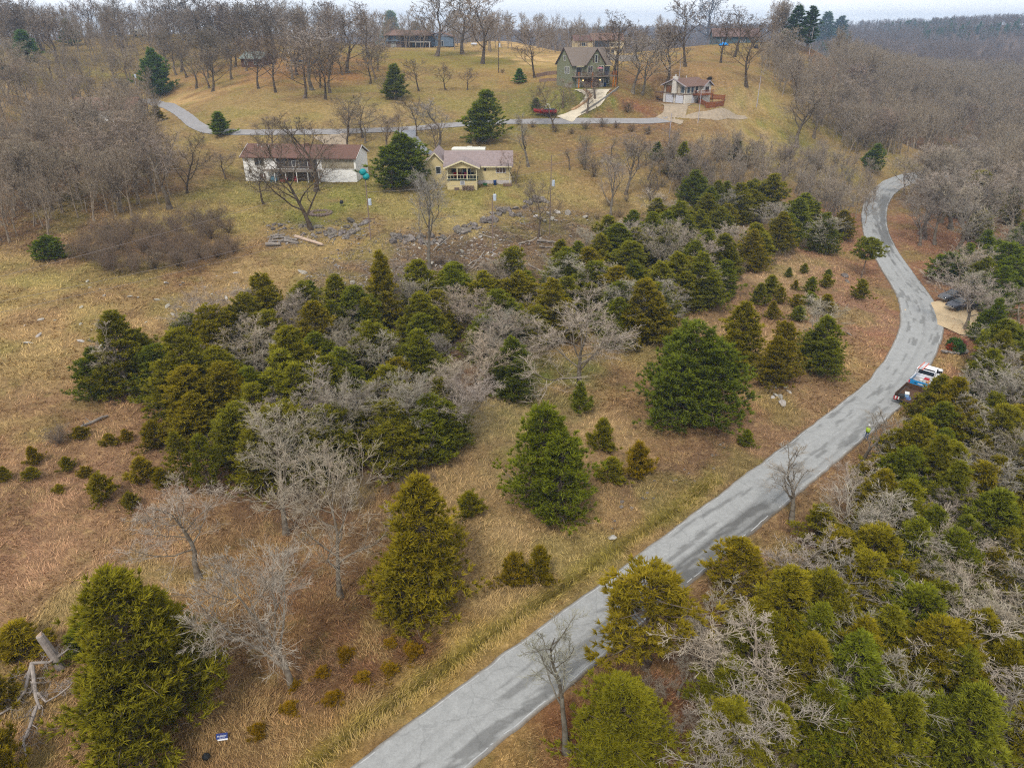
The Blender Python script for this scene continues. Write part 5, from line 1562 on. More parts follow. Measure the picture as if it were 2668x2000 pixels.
# ---- cedars one can point at (display pixels: base x, base y, top y, crown width)
CEDARS = [
 (340, 1578, 1225, 270, "big dense olive cedar filling the bottom left beside the fallen dead tree", 0, (1.2, 1.15, 1)),
 (920, 1296, 1022, 205, "tall pointed olive cedar in the middle, nearest the roadside ditch", 1, (1.12, 1.0, .85)),
 (1172, 1102, 868, 185, "broad green cedar alone on tan grass left of the long straight of road", 2, (.86, 1.04, 1)),
 (1482, 905, 690, 198, "wide round-topped dark green cedar alone by the bend, largest of the upper slope", 3, (.70, .90, 1.05)),
 (1590, 800, 648, 118, "rusty green cedar just behind the wide round-topped one", 1, (1.05, .95, .8)),
 (1680, 826, 690, 92, "narrow rust-tipped cedar with a bare dark foot beside the bend verge", 4, RUST),
 (1765, 800, 680, 110, "dark cedar under a gnarled bare tree near the bend", 5, (.8, .95, 1)),
 (285, 850, 668, 150, "dark cedar with a rusty pointed top at the left end of the thicket", 1, (.95, .92, .9)),
 (355, 868, 742, 120, "deep green cedar at the thicket's left end, right of the rusty-topped one", 4, DEEP),
 (222, 850, 745, 90, "low spreading deep green cedar at the far left edge of the thicket", 8, DEEP),
 (425, 900, 705, 150, "pale olive cedar behind the small saplings at the thicket's left side", 5, (1.05, 1.05, 1)),
 (492, 905, 745, 120, "olive cedar with dense crown in the left half of the thicket", 0, OLIVE),
 (548, 762, 630, 112, "dark cedar with a rusty flat crown beside the tan field edge", 2, (.95, .9, .9)),
 (690, 775, 648, 120, "broad rusty-topped cedar below the brush strewn bank", 1, (1.1, .95, .85)),
 (648, 880, 700, 130, "olive cedar between two rusty ones in the thicket's upper left", 0, (1, 1, .9)),
 (800, 740, 640, 70, "thin olive cedar standing left of the spire-topped one", 7, OLIVE),
 (835, 715, 535, 78, "slim spire-topped cedar standing against the white debris", 7, (1.1, .98, .85)),
 (940, 690, 605, 70, "yellow-green cedar with dark lower boughs beside the debris bank", 6, (1.0, 1.05, .9)),
 (1045, 690, 580, 95, "olive cedar below the long bleached fallen branches", 8, (1.05, 1, .85)),
 (671, 640, 603, 36, "small lone dark cedar at the end of the debris bank", 11, DEEP),
 (850, 1002, 862, 150, "dark rusty cedar behind the pale twiggy trees in mid thicket", 2, (.95, .92, .9)),
 (935, 1000, 880, 90, "bright green cedar close behind the dark rusty one in mid thicket", 6, GREEN),
 (1105, 850, 725, 110, "deep green cedar left of the big vase-shaped bare tree", 5, DEEP),
 (1015, 1110, 1060, 60, "low brown-green cedar bush on tan grass right of the tall pointed cedar", 11, (1, .9, .8)),
 (720, 905, 765, 110, "olive cedar behind thin pale saplings in the thicket", 6, OLIVE),
 (560, 930, 790, 120, "dull green cedar in the left middle of the thicket", 5, (.85, .95, .95)),
 (545, 915, 850, 66, "golden olive cedar tip rising in the left middle of the thicket", 7, RUST),
 (408, 1070, 930, 72, "open olive sapling cedar beside the red-brown field", 10, (1.05, 1, .9)),
 (455, 1070, 935, 74, "bright green and rust sapling cedar at the red-brown field's edge", 10, (.95, 1.05, .8)),
 (225, 1082, 1020, 56, "largest of the lone rusty cedar bushes in the red-brown field", 11, RUST),
 (1208, 600, 515, 70, "dark pointed cedar behind the debris bank, by a log", 7, (.9, .9, .9)),
 (1165, 700, 640, 90, "mid green cedar bush left of the dense cedar stand", 8, GREEN),
 (1385, 742, 598, 110, "rust-tipped tapering cedar at the front of the dense stand", 0, (1.12, .98, .85)),
 (1330, 745, 640, 80, "dark olive cedar behind the vase-shaped bare tree", 5, (.85, .95, .95)),
 (1860, 600, 515, 82, "leaning flat-topped cedar overhanging the road bend", 13, (.85, .95, .95)),
 (1855, 646, 600, 36, "small olive cedar bush on the verge below the leaning one", 11, OLIVE),
 (1885, 372, 308, 44, "green cedar by the road's far bend below the bare wood", 6, (.7, 1, 1.2)),
 (1660, 470, 372, 80, "olive cedar at the top of the dense stand near the field", 6, OLIVE),
 (1470, 385, 303, 46, "slim pointed cedar in the grey brush below the garage house", 7, (.95, 1, .9)),
 (1418, 345, 305, 30, "small dark ivy-covered cedar beside the lane", 16, DEEP),
 (1588, 350, 300, 34, "small dark green cedar in the grey brush above the stand", 16, DEEP),
 (1052, 306, 190, 86, "pointed dark cedar between the yellow house and the lane", 6, (.72, .95, 1)),
 (872, 405, 280, 122, "broad dark cedar between the white and the yellow house", 8, (.66, .92, 1)),
 (345, 208, 98, 66, "tall dense dark green cedar by the lane's left bend", 8, (.55, .95, 1.4)),
 (855, 215, 135, 52, "small layered dark cedar on the hillside lawn", 16, (.75, .9, 1)),
 (1122, 180, 146, 62, "rounded dark cedar bush on the hillside left of the green house", 17, (.5, .95, 1.6)),
 (1158, 240, 210, 34, "low grey-green bush by the green house's garden wall", 17, (.6, .9, 1.3)),
 (478, 292, 238, 76, "bright green cedar beside the left end of the grey lane", 17, (.75, 1.05, 1)),
 (342, 262, 225, 40, "rusty cedar by the two utility poles", 17, RUST),
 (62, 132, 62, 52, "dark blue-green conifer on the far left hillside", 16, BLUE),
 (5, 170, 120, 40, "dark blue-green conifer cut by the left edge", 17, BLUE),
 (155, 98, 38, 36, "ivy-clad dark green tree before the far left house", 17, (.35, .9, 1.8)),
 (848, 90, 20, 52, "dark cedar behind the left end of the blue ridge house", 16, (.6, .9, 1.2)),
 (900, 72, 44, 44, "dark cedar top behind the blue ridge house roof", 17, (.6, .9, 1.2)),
 (1390, 1440, 1232, 240, "sparse rust-gold cedar leaning over the near road edge", 9, (1.16, .98, .85)),
 (1580, 1310, 1162, 150, "rusty olive cedar on the right verge under the road's darker lane", 10, (1.2, 1, .85)),
 (1330, 1650, 1465, 215, "big olive cedar at the bottom edge just right of the road", 0, (1.0, 1.0, .9)),
 (1715, 1500, 1338, 140, "pale yellow-green cedar with a bare dark trunk in the lower right wood", 10, (1.1, 1.12, 1.1)),
 (1965, 1560, 1335, 225, "large golden olive cedar in the middle of the lower right wood", 2, (1.22, 1.08, .85)),
 (1760, 1640, 1470, 150, "dense green cedar near the bottom edge of the right wood", 1, (.9, 1.05, 1)),
 (2010, 1668, 1560, 200, "yellow-olive cedar cut by the bottom edge, right wood", 2, (1.3, 1.15, .9)),
 (2024, 984, 812, 112, "olive-brown cedar hiding the near side of the blue pickup", 0, (1.1, .98, .85)),
 (2004, 928, 808, 104, "olive cedar hiding the right side of the brown trailer", 1, (1.05, .98, .85)),
 (1880, 1080, 985, 130, "rusty olive cedar crowding the road behind the utility worker", 5, (1.18, .98, .8)),
 (1760, 1180, 1090, 110, "olive cedar in the verge wood beside the road's darker lane", 10, (1.05, 1, .85)),
 (2095, 470, 365, 90, "olive cedar among grey bare trees at the right edge of the view", 6, (1.05, 1, .8)),
 (2150, 640, 520, 120, "dark green cedar beyond the parked black cars", 2, (.75, .98, 1)),
 (2040, 610, 540, 80, "dark green cedar left of the parked black cars", 8, (.72, .98, 1)),
 (2120, 900, 790, 110, "olive cedar above the mulched flower bed", 4, (1.0, 1.05, .9)),
 (110, 560, 505, 66, "dark green cedar at the foot of the left wood", 8, (.7, 1, 1)),
 (15, 1675, 1560, 90, "golden cedar bush cut by the bottom left corner", 11, (1.5, 1.2, .8)),
 (50, 1412, 1345, 110, "rusty olive cedar bush behind the broken stump", 12, (1.2, 1, .8)),
 (190, 1405, 1345, 90, "bright olive cedar bush left of the big dense cedar", 11, (1.0, 1.08, .9)),
 (12, 1525, 1450, 60, "brownish cedar bush at the left edge by the broken stump", 12, RUST),
 (1165, 1255, 1175, 60, "taller of two rusty cedar saplings by the ditch", 12, (1.1, .92, .8)),
 (1110, 1262, 1190, 60, "shorter of two rusty cedar saplings by the ditch", 11, (1.15, .9, .8)),
 (1320, 1040, 985, 60, "dark olive cedar bush nearest the muddy seep", 12, (.95, .92, .85)),
 (1375, 1030, 950, 64, "rust-brown cedar sapling forked above the muddy seep", 12, (1.2, .88, .7)),
 (1300, 975, 900, 56, "slim cedar sapling uphill of the muddy seep", 12, (1.0, .95, .8)),
 (1610, 960, 925, 32, "little green cedar bush below the wide round-topped cedar", 11, GREEN),
 (1252, 890, 820, 46, "green cedar shoot at the foot of the vase-shaped bare tree", 12, GREEN),
]
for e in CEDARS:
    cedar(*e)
# the scattered saplings of the field: small, one by one
for q, (x, y, t, w) in enumerate([(12, 1036, 1006, 30), (75, 998, 962, 34), (70, 1032, 1008, 36), (146, 1012, 985, 34), (186, 1030, 1006, 30), (130, 1065, 1045, 26), (285, 1098, 1062, 36),
                                  (238, 960, 935, 34), (275, 955, 925, 26), (312, 1036, 985, 60), (340, 968, 905, 60), (352, 1046, 1010, 46), (175, 945, 920, 36)]):
    cedar(x, y, t, w, "small rusty cedar sapling scattered in the red-brown field", 11 + q % 2, mulc(RUST, jt(.15)), "cedar saplings in the red-brown field")
# the four pines on the ridge
for q, (x, y, t, w, l) in enumerate([(1712, 106, 8, 52, "tall blue-green pine, leftmost of four on the ridge"), (1742, 110, 10, 48, "tall blue-green pine, second from the left of four on the ridge"),
                                     (1775, 112, 22, 56, "tall blue-green pine, third from the left of four on the ridge"), (1806, 112, 32, 58, "blue-green pine with long ragged boughs, rightmost of four on the ridge")]):
    cedar(x, y, t, w, l, 14 + q % 2, mulc((1.0, 1.0, 1.0), jt(.1)), "pines on the ridge", "pine_tree")

# ---- bare trees one can point at
BARES = [
 (632, 1482, 1150, 280, "big twiggy pale bare tree in front, spreading over the brown grass beside the dense cedar", 0, PALE),
 (735, 1290, 955, 225, "pale bare tree with crooked dead limbs left of the tall pointed cedar", 3, PALE),
 (618, 1150, 890, 225, "pale bare tree with sweeping upright limbs in front of the left thicket", 1, PALE),
 (430, 1250, 1040, 170, "thin pale bare tree with a green cedar sapling at its foot, red-brown field side", 6, PALE),
 (1250, 832, 625, 225, "big vase-shaped pale bare tree in the middle of the slope", 0, PALE),
 (1010, 950, 785, 150, "fan-shaped pale bare tree beside the yellow grass patch", 3, (1.05, 1, .96)),
 (928, 585, 362, 120, "slender bare tree with raised limbs standing before the yellow house", 5, (.85, .85, .84)),
 (1163, 512, 375, 92, "small dark bare tree right of the yellow house by the rock line", 3, (.7, .6, .55)),
 (672, 496, 262, 205, "wide dark bare tree with low forked limbs before the white house", 2, DARK),
 (570, 442, 345, 66, "small crooked bare tree at the white house's left corner", 6, DARK),
 (366, 450, 250, 140, "tall leaning bare tree at the right end of the left wood", 4, (.8, .74, .68)),
 (404, 418, 280, 110, "bare tree with a hooked double trunk beside the left wood", 2, DARK),
 (487, 386, 318, 76, "small fan-shaped bare tree left of the white house", 3, BROWN),
 (683, 412, 235, 130, "bare tree close against the white house porch", 4, DARK),
 (559, 192, 75, 70, "bare tree left end of the hillside row by the lane", 10, DARK),
 (596, 200, 60, 80, "dark-trunked bare tree in the hillside row, left of the pale sycamore", 11, DARK),
 (674, 195, 40, 110, "pale-limbed sycamore on the hillside row above the lane", 12, (1.0, .98, .95)),
 (703, 215, 95, 90, "straight dark bare tree right of the pale sycamore", 13, DARK),
 (750, 158, 18, 110, "tall bare tree at the top of the hillside left of the blue ridge house", 10, BROWN),
 (796, 124, 0, 90, "tall slim bare tree beside the blue ridge house's left end", 11, BROWN),
 (905, 197, 125, 62, "thin bare tree on the hillside lawn, first right of the small cedar", 13, DARK),
 (963, 195, 135, 46, "thin bare tree on the hillside lawn, middle of the three", 12, DARK),
 (1009, 195, 145, 50, "thin bare tree on the hillside lawn, last of the three", 11, DARK),
 (943, 122, -38, 130, "tall forked bare tree before the blue ridge house", 12, BROWN),
 (1000, 118, -30, 110, "tall bare tree by the white propane tank", 10, BROWN),
 (1042, 138, -25, 130, "tall bare tree beside the tarred pole on the ridge", 13, BROWN),
 (846, 212, 150, 66, "brown bare tree left of the small layered cedar", 14, BROWN),
 (754, 293, 200, 110, "low forked bare tree at the lane, left of a pair", 2, DARK),
 (783, 297, 205, 80, "bare tree at the lane, right of a pair", 6, BROWN),
 (900, 295, 200, 70, "pollarded dark bare tree between the lane and the dark cedar", 3, DARK),
 (946, 322, 205, 100, "grey bare tree behind the yellow house", 4, GREY),
 (1155, 168, 60, 80, "bare tree above the dark rounded bush, open grey crown", 13, DARK),
 (1196, 276, 175, 90, "dark twin-trunk bare tree by the red boat", 2, DARK),
 (1142, 360, 240, 60, "slim grey bare tree in the rough grass beyond the yellow house", 9, GREY),
 (1324, 160, 20, 80, "dark bare tree beside the green house's right wall", 12, DARK),
 (1331, 184, 40, 70, "slim dark bare tree on the slope right of the green house", 13, DARK),
 (1366, 202, 75, 110, "gnarled grey bare tree over the drive bank", 10, (.85, .82, .76)),
 (1386, 205, 80, 90, "second gnarled grey bare tree over the drive bank", 11, (.85, .82, .76)),
 (1438, 184, 45, 90, "bare tree with a forked trunk left of the garage house", 12, DARK),
 (1481, 144, -8, 100, "tall bare tree on the slope behind the garage house", 13, DARK),
 (1521, 97, -42, 130, "tall bare tree by the white boats on the ridge", 10, DARK),
 (1557, 136, 20, 70, "bare tree below the blue tarpaulin", 11, DARK),
 (1585, 123, 10, 70, "bare tree right of the blue tarpaulin", 12, DARK),
 (1613, 188, 40, 110, "wide bare tree at the edge of the ridge wood", 13, DARK),
 (1351, 420, 285, 100, "dark slender bare tree with pale crown at the rock line's end", 5, (.78, .72, .66)),
 (1720, 318, 172, 125, "round-crowned bare tree standing in the sloping field, larger of two", 4, (.8, .75, .68)),
 (1757, 298, 195, 90, "leaning bare tree in the sloping field, smaller of two", 6, (.75, .68, .62)),
 (1714, 1134, 975, 125, "thin bare sapling beside the near lane of the road", 9, GREY),
 (1850, 1022, 888, 120, "thin bare tree screening the utility worker", 8, GREY),
 (1224, 1622, 1310, 160, "slim grey tree with lichened trunk at the near road edge", 8, (.95, .98, .95)),
 (1575, 1480, 1335, 220, "wide grey bare tree in the lower right wood beside the road", 2, PALE),
 (1560, 1650, 1520, 190, "wide pale bare tree at the bottom edge, right wood", 3, PALE),
 (1805, 1370, 1275, 110, "bushy white-twigged bare tree in the right wood", 3, PALE),
 (1800, 1500, 1375, 115, "white-twigged bare tree below the bushy one in the right wood", 1, PALE),
 (2165, 1555, 1410, 140, "pale bare tree with brown leaf tips at the lower right edge", 6, PALE),
 (2105, 1085, 925, 195, "spreading pale bare tree in the cedars right of the road", 2, PALE),
 (2165, 965, 770, 150, "pale bare tree at the right edge above the cedars", 4, PALE),
 (1825, 1135, 1000, 140, "pale bare tree leaning right over the cedars by the road", 3, PALE),
 (1690, 1310, 1130, 140, "pale bare tree with long raised limbs by the road's darker lane", 4, PALE),
 (1262, 590, 490, 96, "pale upright bare tree in the dense cedar stand, left of three", 1, PALE),
 (1353, 575, 470, 100, "pale bare tree in the dense cedar stand, middle of three", 3, PALE),
 (1412, 585, 455, 110, "crooked bleached dead tree in the dense cedar stand, right of three", 2, PALE),
 (1688, 525, 432, 112, "twin-trunk pale bare tree in the cedars near the far bend", 1, PALE),
 (1822, 482, 375, 115, "wide grey bare tree by the road's far bend", 2, GREY),
 (1750, 760, 640, 150, "gnarled dead-limbed tree above the bend verge", 6, PALE),
 (2083, 712, 580, 145, "pale bare tree beside the parked black cars", 3, PALE),
 (700, 965, 770, 110, "thin pale bare tree in the thicket, leftmost of a clump", 8, PALE),
 (765, 985, 785, 130, "pale bare tree in the thicket, middle of a clump", 1, PALE),
 (872, 990, 800, 120, "pale bare tree in the thicket, rightmost of a clump", 5, PALE),
 (1080, 790, 660, 110, "grey bare tree left of the vase-shaped one, among cedars", 3, GREY),
 (1320, 470, 330, 90, "grey bare tree in the brush below the lane", 5, GREY),
 (835, 870, 720, 80, "thin pale bare sapling in front of the spire-topped cedar", 9, PALE),
 (292, 870, 690, 90, "thin pale bare sapling leaning from the leftmost cedars", 9, PALE),
 (1115, 398, 322, 70, "young tree still holding russet leaves beside the yellow house", 17, BROWN),
]
for e in BARES:
    bare(*e, dark_trunk=0.85)

# ---- woods: trees of a kind that nothing tells apart
def in_poly(x, y, P):
    c = False
    j = len(P) - 1
    for i in range(len(P)):
        if (P[i][1] > y) != (P[j][1] > y) and x < (P[j][0] - P[i][0]) * (y - P[i][1]) / (P[j][1] - P[i][1]) + P[i][0]:
            c = not c
        j = i
    return c
KEEP_OUT = [(276, 72, 320, 142), (150, 84, 222, 128), (828, 97, 1004, 136), (1095, 84, 1385, 152), (1500, 84, 1660, 126), (1915, 790, 2075, 990), (2005, 630, 2105, 800), (1685, 104, 1830, 148), (1800, 515, 1925, 650)]
def kept_out(x, y):
    return any(a <= x <= c and b <= y <= d for a, b, c, d in KEEP_OUT)
_placed = []
def clear_of_road(P, m=1.6):
    d = np.hypot(ROAD_C[:, 0] - P[0], ROAD_C[:, 1] - P[1])
    return d.min() > m + 2.6
def fill(poly, n, gap, fn, tries=60):
    xs, ys = [p[0] for p in poly], [p[1] for p in poly]
    k = 0
    loc = []
    for _ in range(n * tries):
        if k >= n:
            break
        x, y = R.uniform(min(xs), max(xs)), R.uniform(min(ys), max(ys))
        if not in_poly(x, y, poly) or kept_out(x, y):
            continue
        P = atS(x, y)
        if not clear_of_road(P):
            continue
        if any((P[0] - q[0]) ** 2 + (P[1] - q[1]) ** 2 < gap * gap for q in loc):
            continue
        loc.append(P)
        fn(P, k)
        k += 1
    return loc
def zone(P, cuts):
    if not cuts:
        return ""
    px, py, _ = project(P)
    for lim, w_ in cuts:
        if py / S < lim:
            return " " + w_
    return " " + cuts[-1][1]
def f_bare(ids, h0, h1, label, group, tint, wr=(0.6, 0.95), cuts=None, nm="bare_tree"):
    def fn(P, k):
        H = R.uniform(h0, h1)
        sz = "tall " if H > h0 + (h1 - h0) * .62 else ("low " if H < h0 + (h1 - h0) * .3 else "")
        put(BARE, R.choice(ids), (nm, "trunk", "crown"), sz + label + zone(P, cuts), "tree" if nm == "bare_tree" else "sapling", P, H, H * R.uniform(*wr), None, mulc(tint, jt(.22)), group)
    return fn
TN = {}
def f_ced(ids, h0, h1, label, group, tints, wr=(0.5, 0.75), cuts=None):
    def fn(P, k):
        H = R.uniform(h0, h1); q = R.choice(tints)
        c = "rusty " if q[0] > 1.1 else ("dark green " if q[0] < .82 else ("green " if q[0] < .95 else "olive "))
        sz = "tall " if H > h0 + (h1 - h0) * .66 else ""
        put(CED, R.choice(ids), ("cedar_tree", "trunk", "foliage"), sz + c + label + zone(P, cuts), "tree", P, H, H * R.uniform(*wr), None, mulc(q, jt(.12)), group, (0, 0), (1, 1, 1))
    return fn

# left wood
LW = [(0, 140), (120, 170), (230, 135), (320, 150), (335, 230), (330, 300), (350, 350), (400, 400), (340, 450), (230, 480), (0, 545)]
fill(LW, 38, 4.4, f_bare([4, 5, 6, 7, 0, 3], 9.5, 13.5, "grey-brown bare tree in the dense left wood", "bare trees of the left wood", (.95, .86, .76), (.7, 1.05),
     [(250, "near its upper edge"), (350, "beside the red-roofed house"), (450, "in its middle"), (999, "near its lower edge")]))
fill([(330, 135), (540, 125), (700, 130), (760, 160), (690, 225), (560, 215), (470, 200), (400, 215)], 24, 4.6, f_bare([4, 5, 7, 10, 11], 11, 15.5, "brown bare tree on the hillside left of the pale sycamore", "bare trees of the left hillside", (.66, .58, .50), (.7, 1.0),
     [(160, "in the upper row"), (999, "in the lower row")]))
fill([(690, 150), (830, 132), (850, 190), (760, 215), (690, 200)], 6, 6.0, f_bare([10, 11, 12], 10, 14, "brown bare tree on the lawn slope below the blue ridge house", "bare trees below the blue house", (.66, .58, .50), (.7, 1.0)))
fill([(520, 305), (900, 296), (1010, 325), (960, 352), (640, 362)], 7, 6.0, f_bare([5, 6, 7], 6, 9, "bare tree beside the lane behind the white house", "bare trees beside the lane", (.70, .62, .55), (.75, 1.0)))
fill([(1200, 215), (1290, 200), (1300, 250), (1220, 270)], 3, 5.0, f_bare([6, 7], 6, 9, "bare tree left of the pale concrete drive", "bare trees left of the drive", (.70, .62, .55), (.75, 1.0)))
# ridge trees left of the blue house
RL = [(0, 128), (0, 84), (830, 80), (760, 120), (560, 130), (420, 135), (250, 112), (110, 140)]
fill(RL, 34, 4.6, f_bare([10, 11, 12, 13], 15, 22, "bare tree in the skyline wood along the left ridge", "bare trees along the left ridge", (.66, .58, .54), (.7, 1.05)))
# ridge trees behind the houses
RB = [(830, 80), (1640, 84), (1700, 96), (1640, 118), (1560, 94), (1200, 90)]
fill(RB, 24, 5.0, f_bare([10, 11, 12, 13], 14, 20, "bare tree behind the houses on the ridge", "bare trees behind the ridge houses", (.62, .54, .50), (.7, 1.0)))
# hillside wood right of the field
FR = [(1640, 118), (1815, 128), (2212, 205), (2212, 400), (2120, 310), (1950, 330), (1860, 330), (1790, 290), (1720, 230), (1640, 170)]
fill(FR, 24, 5.0, f_bare([4, 5, 6, 7, 10, 11, 12], 11, 15.5, "grey-brown bare tree in the wood beyond the sloping field", "bare trees of the far right wood", (.90, .80, .72), (.75, 1.1),
     [(180, "below the pines"), (240, "on its upper slope"), (999, "along its lower edge")]))
FS = [(1640, 138), (1690, 150), (1860, 212), (1905, 335), (1835, 335), (1765, 282), (1700, 226)]
fill(FS, 6, 6.0, f_bare([4, 5, 7, 6], 9, 12.5, "grey-brown bare tree along the right edge of the sloping field", "bare trees along the sloping field", (.88, .80, .72), (.75, 1.1),
     [(200, "near the pines"), (999, "down towards the road")]))
fill([(1962, 418), (2015, 405), (2110, 400), (2110, 436), (1995, 452)], 14, 2.6, f_bare([4, 5, 7], 11, 14, "tall pale bare tree screening the far end of the road", "bare trees at the road's far end", (.98, .93, .88), (.65, .95)))
# pale trees beside the far bend
fill([(1945, 400), (1990, 330), (2100, 345), (2212, 470), (2212, 540), (2100, 560), (2020, 590), (1972, 540), (1940, 460)], 30, 2.9,
     f_bare([4, 5, 9, 7], 10.5, 14.0, "pale grey bare tree crowding the road's far bend", "pale bare trees at the far bend", (.98, .93, .88), (.6, .9),
     [(430, "at the far end"), (510, "in the middle"), (999, "nearest the parked cars")]))
GB = [(1440, 330), (1560, 332), (1640, 350), (1760, 345), (1880, 390), (1900, 480), (1790, 490), (1600, 430), (1440, 420)]
fill(GB, 46, 2.6,
     f_bare([5, 7, 4, 9], 5.0, 8.5, "grey sapling in the brush between field and cedar stand", "bare saplings above the cedar stand", (.88, .82, .76), (.6, .95), None, "bare_sapling"))
fill([(1230, 330), (1480, 322), (1560, 400), (1420, 470), (1330, 400), (1230, 370)], 18, 2.4,
     f_bare([8, 9, 14], 3.5, 6.5, "thin grey sapling on the brushy bank below the lane", "thin saplings on the bank below the lane", (.72, .66, .60), (.6, .95), None, "bare_sapling"))
# the right-hand wood: cedars with pale bare trees between
RW = [(1990, 870), (2212, 800), (2260, 1700), (1460, 1700), (1500, 1590), (1660, 1420), (1820, 1260), (1905, 1120), (1950, 990)]
RWZ = [(1020, "above the pickup"), (1180, "behind the utility worker"), (1330, "beside the darker lane"), (1500, "in its lower half"), (9999, "along the bottom of the view")]
fill(RW, 90, 2.0, f_ced([0, 1, 2, 4, 5, 10, 1, 10], 5.5, 9.0, "cedar in the right-hand wood", "cedars of the right wood",
     [OLIVE, (1.12, 1.0, .85), (.92, 1.02, 1), (1.05, 1.06, 1), (.82, .96, 1), OLIVE], (.5, .76), RWZ))
fill(RW, 26, 3.2, f_bare([6, 4, 8, 9, 3, 5], 6.0, 9.0, "pale bare tree in the right-hand wood", "pale bare trees of the right wood", (1.0, .97, .92), (.7, 1.0), RWZ))
fill([(1280, 1640), (1450, 1510), (1560, 1420), (1640, 1330), (1640, 1420), (1460, 1600), (1380, 1680)], 12, 1.9,
     f_bare([6, 8, 9, 16], 2.2, 4.2, "thin bare sapling on the leaf-covered bank of the near verge", "saplings on the near verge", GREY, (.7, 1.0), None, "bare_sapling"))
# upper right: cedars among bare trees beyond the parked cars
UR = [(2090, 560), (2212, 540), (2212, 800), (2110, 830), (2100, 700), (2050, 640)]
fill(UR, 14, 2.8, f_ced([6, 8, 5, 2], 5, 7.5, "cedar in the wood beyond the parked cars", "cedars beyond the parked cars", [(.75, .98, 1), (.9, 1, .9)], (.6, .85)))
fill(UR, 10, 3.2, f_bare([4, 6, 3], 6, 8.5, "pale bare tree in the wood beyond the parked cars", "bare trees beyond the parked cars", PALE, (.8, 1.1)))
fill([(2090, 360), (2212, 420), (2212, 540), (2090, 520)], 9, 4.0, f_ced([6, 8], 4.5, 7, "cedar deep in the pale wood at the right edge", "cedars in the pale wood", [(1.05, 1, .8), (.8, .98, .9)]))
# the thicket left of the road
TH = [(380, 790), (520, 660), (760, 690), (900, 640), (1080, 640), (1180, 620), (1200, 740), (1130, 840), (1060, 860), (960, 1000), (700, 1010), (620, 1060), (480, 1020), (380, 900)]
fill(TH, 42, 2.9, f_ced([0, 1, 2, 3, 4, 5, 8], 5.2, 8.2, "cedar in the long thicket below the debris bank", "cedars of the long thicket",
     [OLIVE, (1.11, .98, .85), (.9, 1.0, 1), (.8, .94, 1), OLIVE], (.72, 1.0), [(720, "along its upper edge"), (800, "in its upper half"), (900, "in its lower half"), (9999, "along its lower edge")]))
fill(TH, 48, 2.1, f_bare([3, 5, 6, 8, 4], 4.8, 7.4, "pale sapling among the cedars of the long thicket", "bare saplings of the long thicket", (.98, .92, .86), (.65, 1.0), [(800, "in its upper half"), (9999, "in its lower half")], "bare_sapling"))
# dense cedar stand
ST = [(1200, 610), (1330, 540), (1420, 470), (1560, 430), (1700, 460), (1800, 500), (1840, 540), (1760, 560), (1640, 590), (1560, 640), (1440, 700), (1400, 740), (1220, 700)]
fill(ST, 58, 2.9, f_ced([6, 8, 5, 1, 2, 0], 5.2, 8.2, "cedar in the dense stand up the slope", "cedars of the dense stand",
     [OLIVE, (1.11, .98, .85), (.88, 1.0, .95), (.8, .94, 1), OLIVE], (.72, 1.0), [(500, "at its top"), (560, "in its upper part"), (630, "in its middle"), (9999, "along its foot")]))
fill(ST, 20, 2.8, f_bare([3, 5, 6, 4], 5.5, 8.0, "pale bare tree rising from the dense cedar stand", "bare trees of the dense stand", PALE, (.8, 1.1)))
fill([(1640, 620), (1720, 590), (1830, 590), (1860, 640), (1800, 690), (1720, 700), (1620, 680)], 14, 2.0,
     f_ced([11, 12, 7], 1.6, 3.6, "small cedar on the rocky slope above the bend", "small cedars above the bend", [OLIVE, (.85, 1, .95), (1.1, .95, .8)], (.7, 1.0)))

# ---- brown brush
def brush(dx, dy, h, w, label, group, i, tint=(.62, .52, .44)):
    P = atS(dx, dy)
    put(BARE, i, ("shrub", "stems", "twigs"), label, "shrub", P, h, w, None, mulc(tint, jt(.1)), group)
k = 0
for (x, y) in [(190, 560), (235, 575), (285, 585), (335, 580), (385, 575), (430, 560), (470, 555), (505, 545), (260, 540), (310, 545), (360, 545), (410, 530), (455, 515), (495, 505), (230, 520), (285, 505), (335, 515), (380, 500), (430, 495), (470, 480)]:
    brush(x, y, R.uniform(2.6, 3.6), R.uniform(4.6, 6.2), "brown thicket shrub in the clump beside the left wood", "shrubs of the brown clump", 14 + k % 2); k += 1
for (x, y) in [(1200, 285), (1235, 290), (1265, 280), (1300, 275), (1330, 278), (1365, 285), (1400, 290), (1150, 275), (1120, 270)]:
    brush(x, y, R.uniform(1.8, 2.8), R.uniform(3.4, 5.4), "grey-brown shrub on the bank below the lane", "shrubs on the bank below the lane", 18, (.55, .46, .38)); k += 1
brush(130, 955, 2.2, 4.6, "broad grey-brown bush at the top of the red-brown field", None, 15, (.66, .56, .48))
brush(1085, 158, 1.6, 2.6, "round brown bush beside the bare sand bank", None, 18, (.5, .36, .26))
brush(1500, 178, 2.0, 2.6, "left of two brown bushes behind the garage house", None, 18, (.42, .30, .24))
brush(1532, 178, 2.0, 2.6, "right of two brown bushes behind the garage house", None, 18, (.42, .30, .24))
brush(1355, 243, 3.4, 6.5, "dark tangled bush on the bank between drive and garage house", None, 18, (.42, .38, .30))
brush(1420, 215, 1.2, 3.4, "low maroon bush beside the garage house drive", None, 18, (.46, .26, .26))
fill([(1470, 330), (1600, 330), (1660, 420), (1480, 440), (1420, 400)], 16, 2.8, lambda P, k: put(BARE, 18, ("shrub", "stems", "twigs"), "grey leafless shrub in the brush below the garage house", "shrub", P, R.uniform(2.5, 4.5), R.uniform(3.5, 5.5), None, mulc((.78, .70, .62), jt(.1)), "grey shrubs below the garage house"))
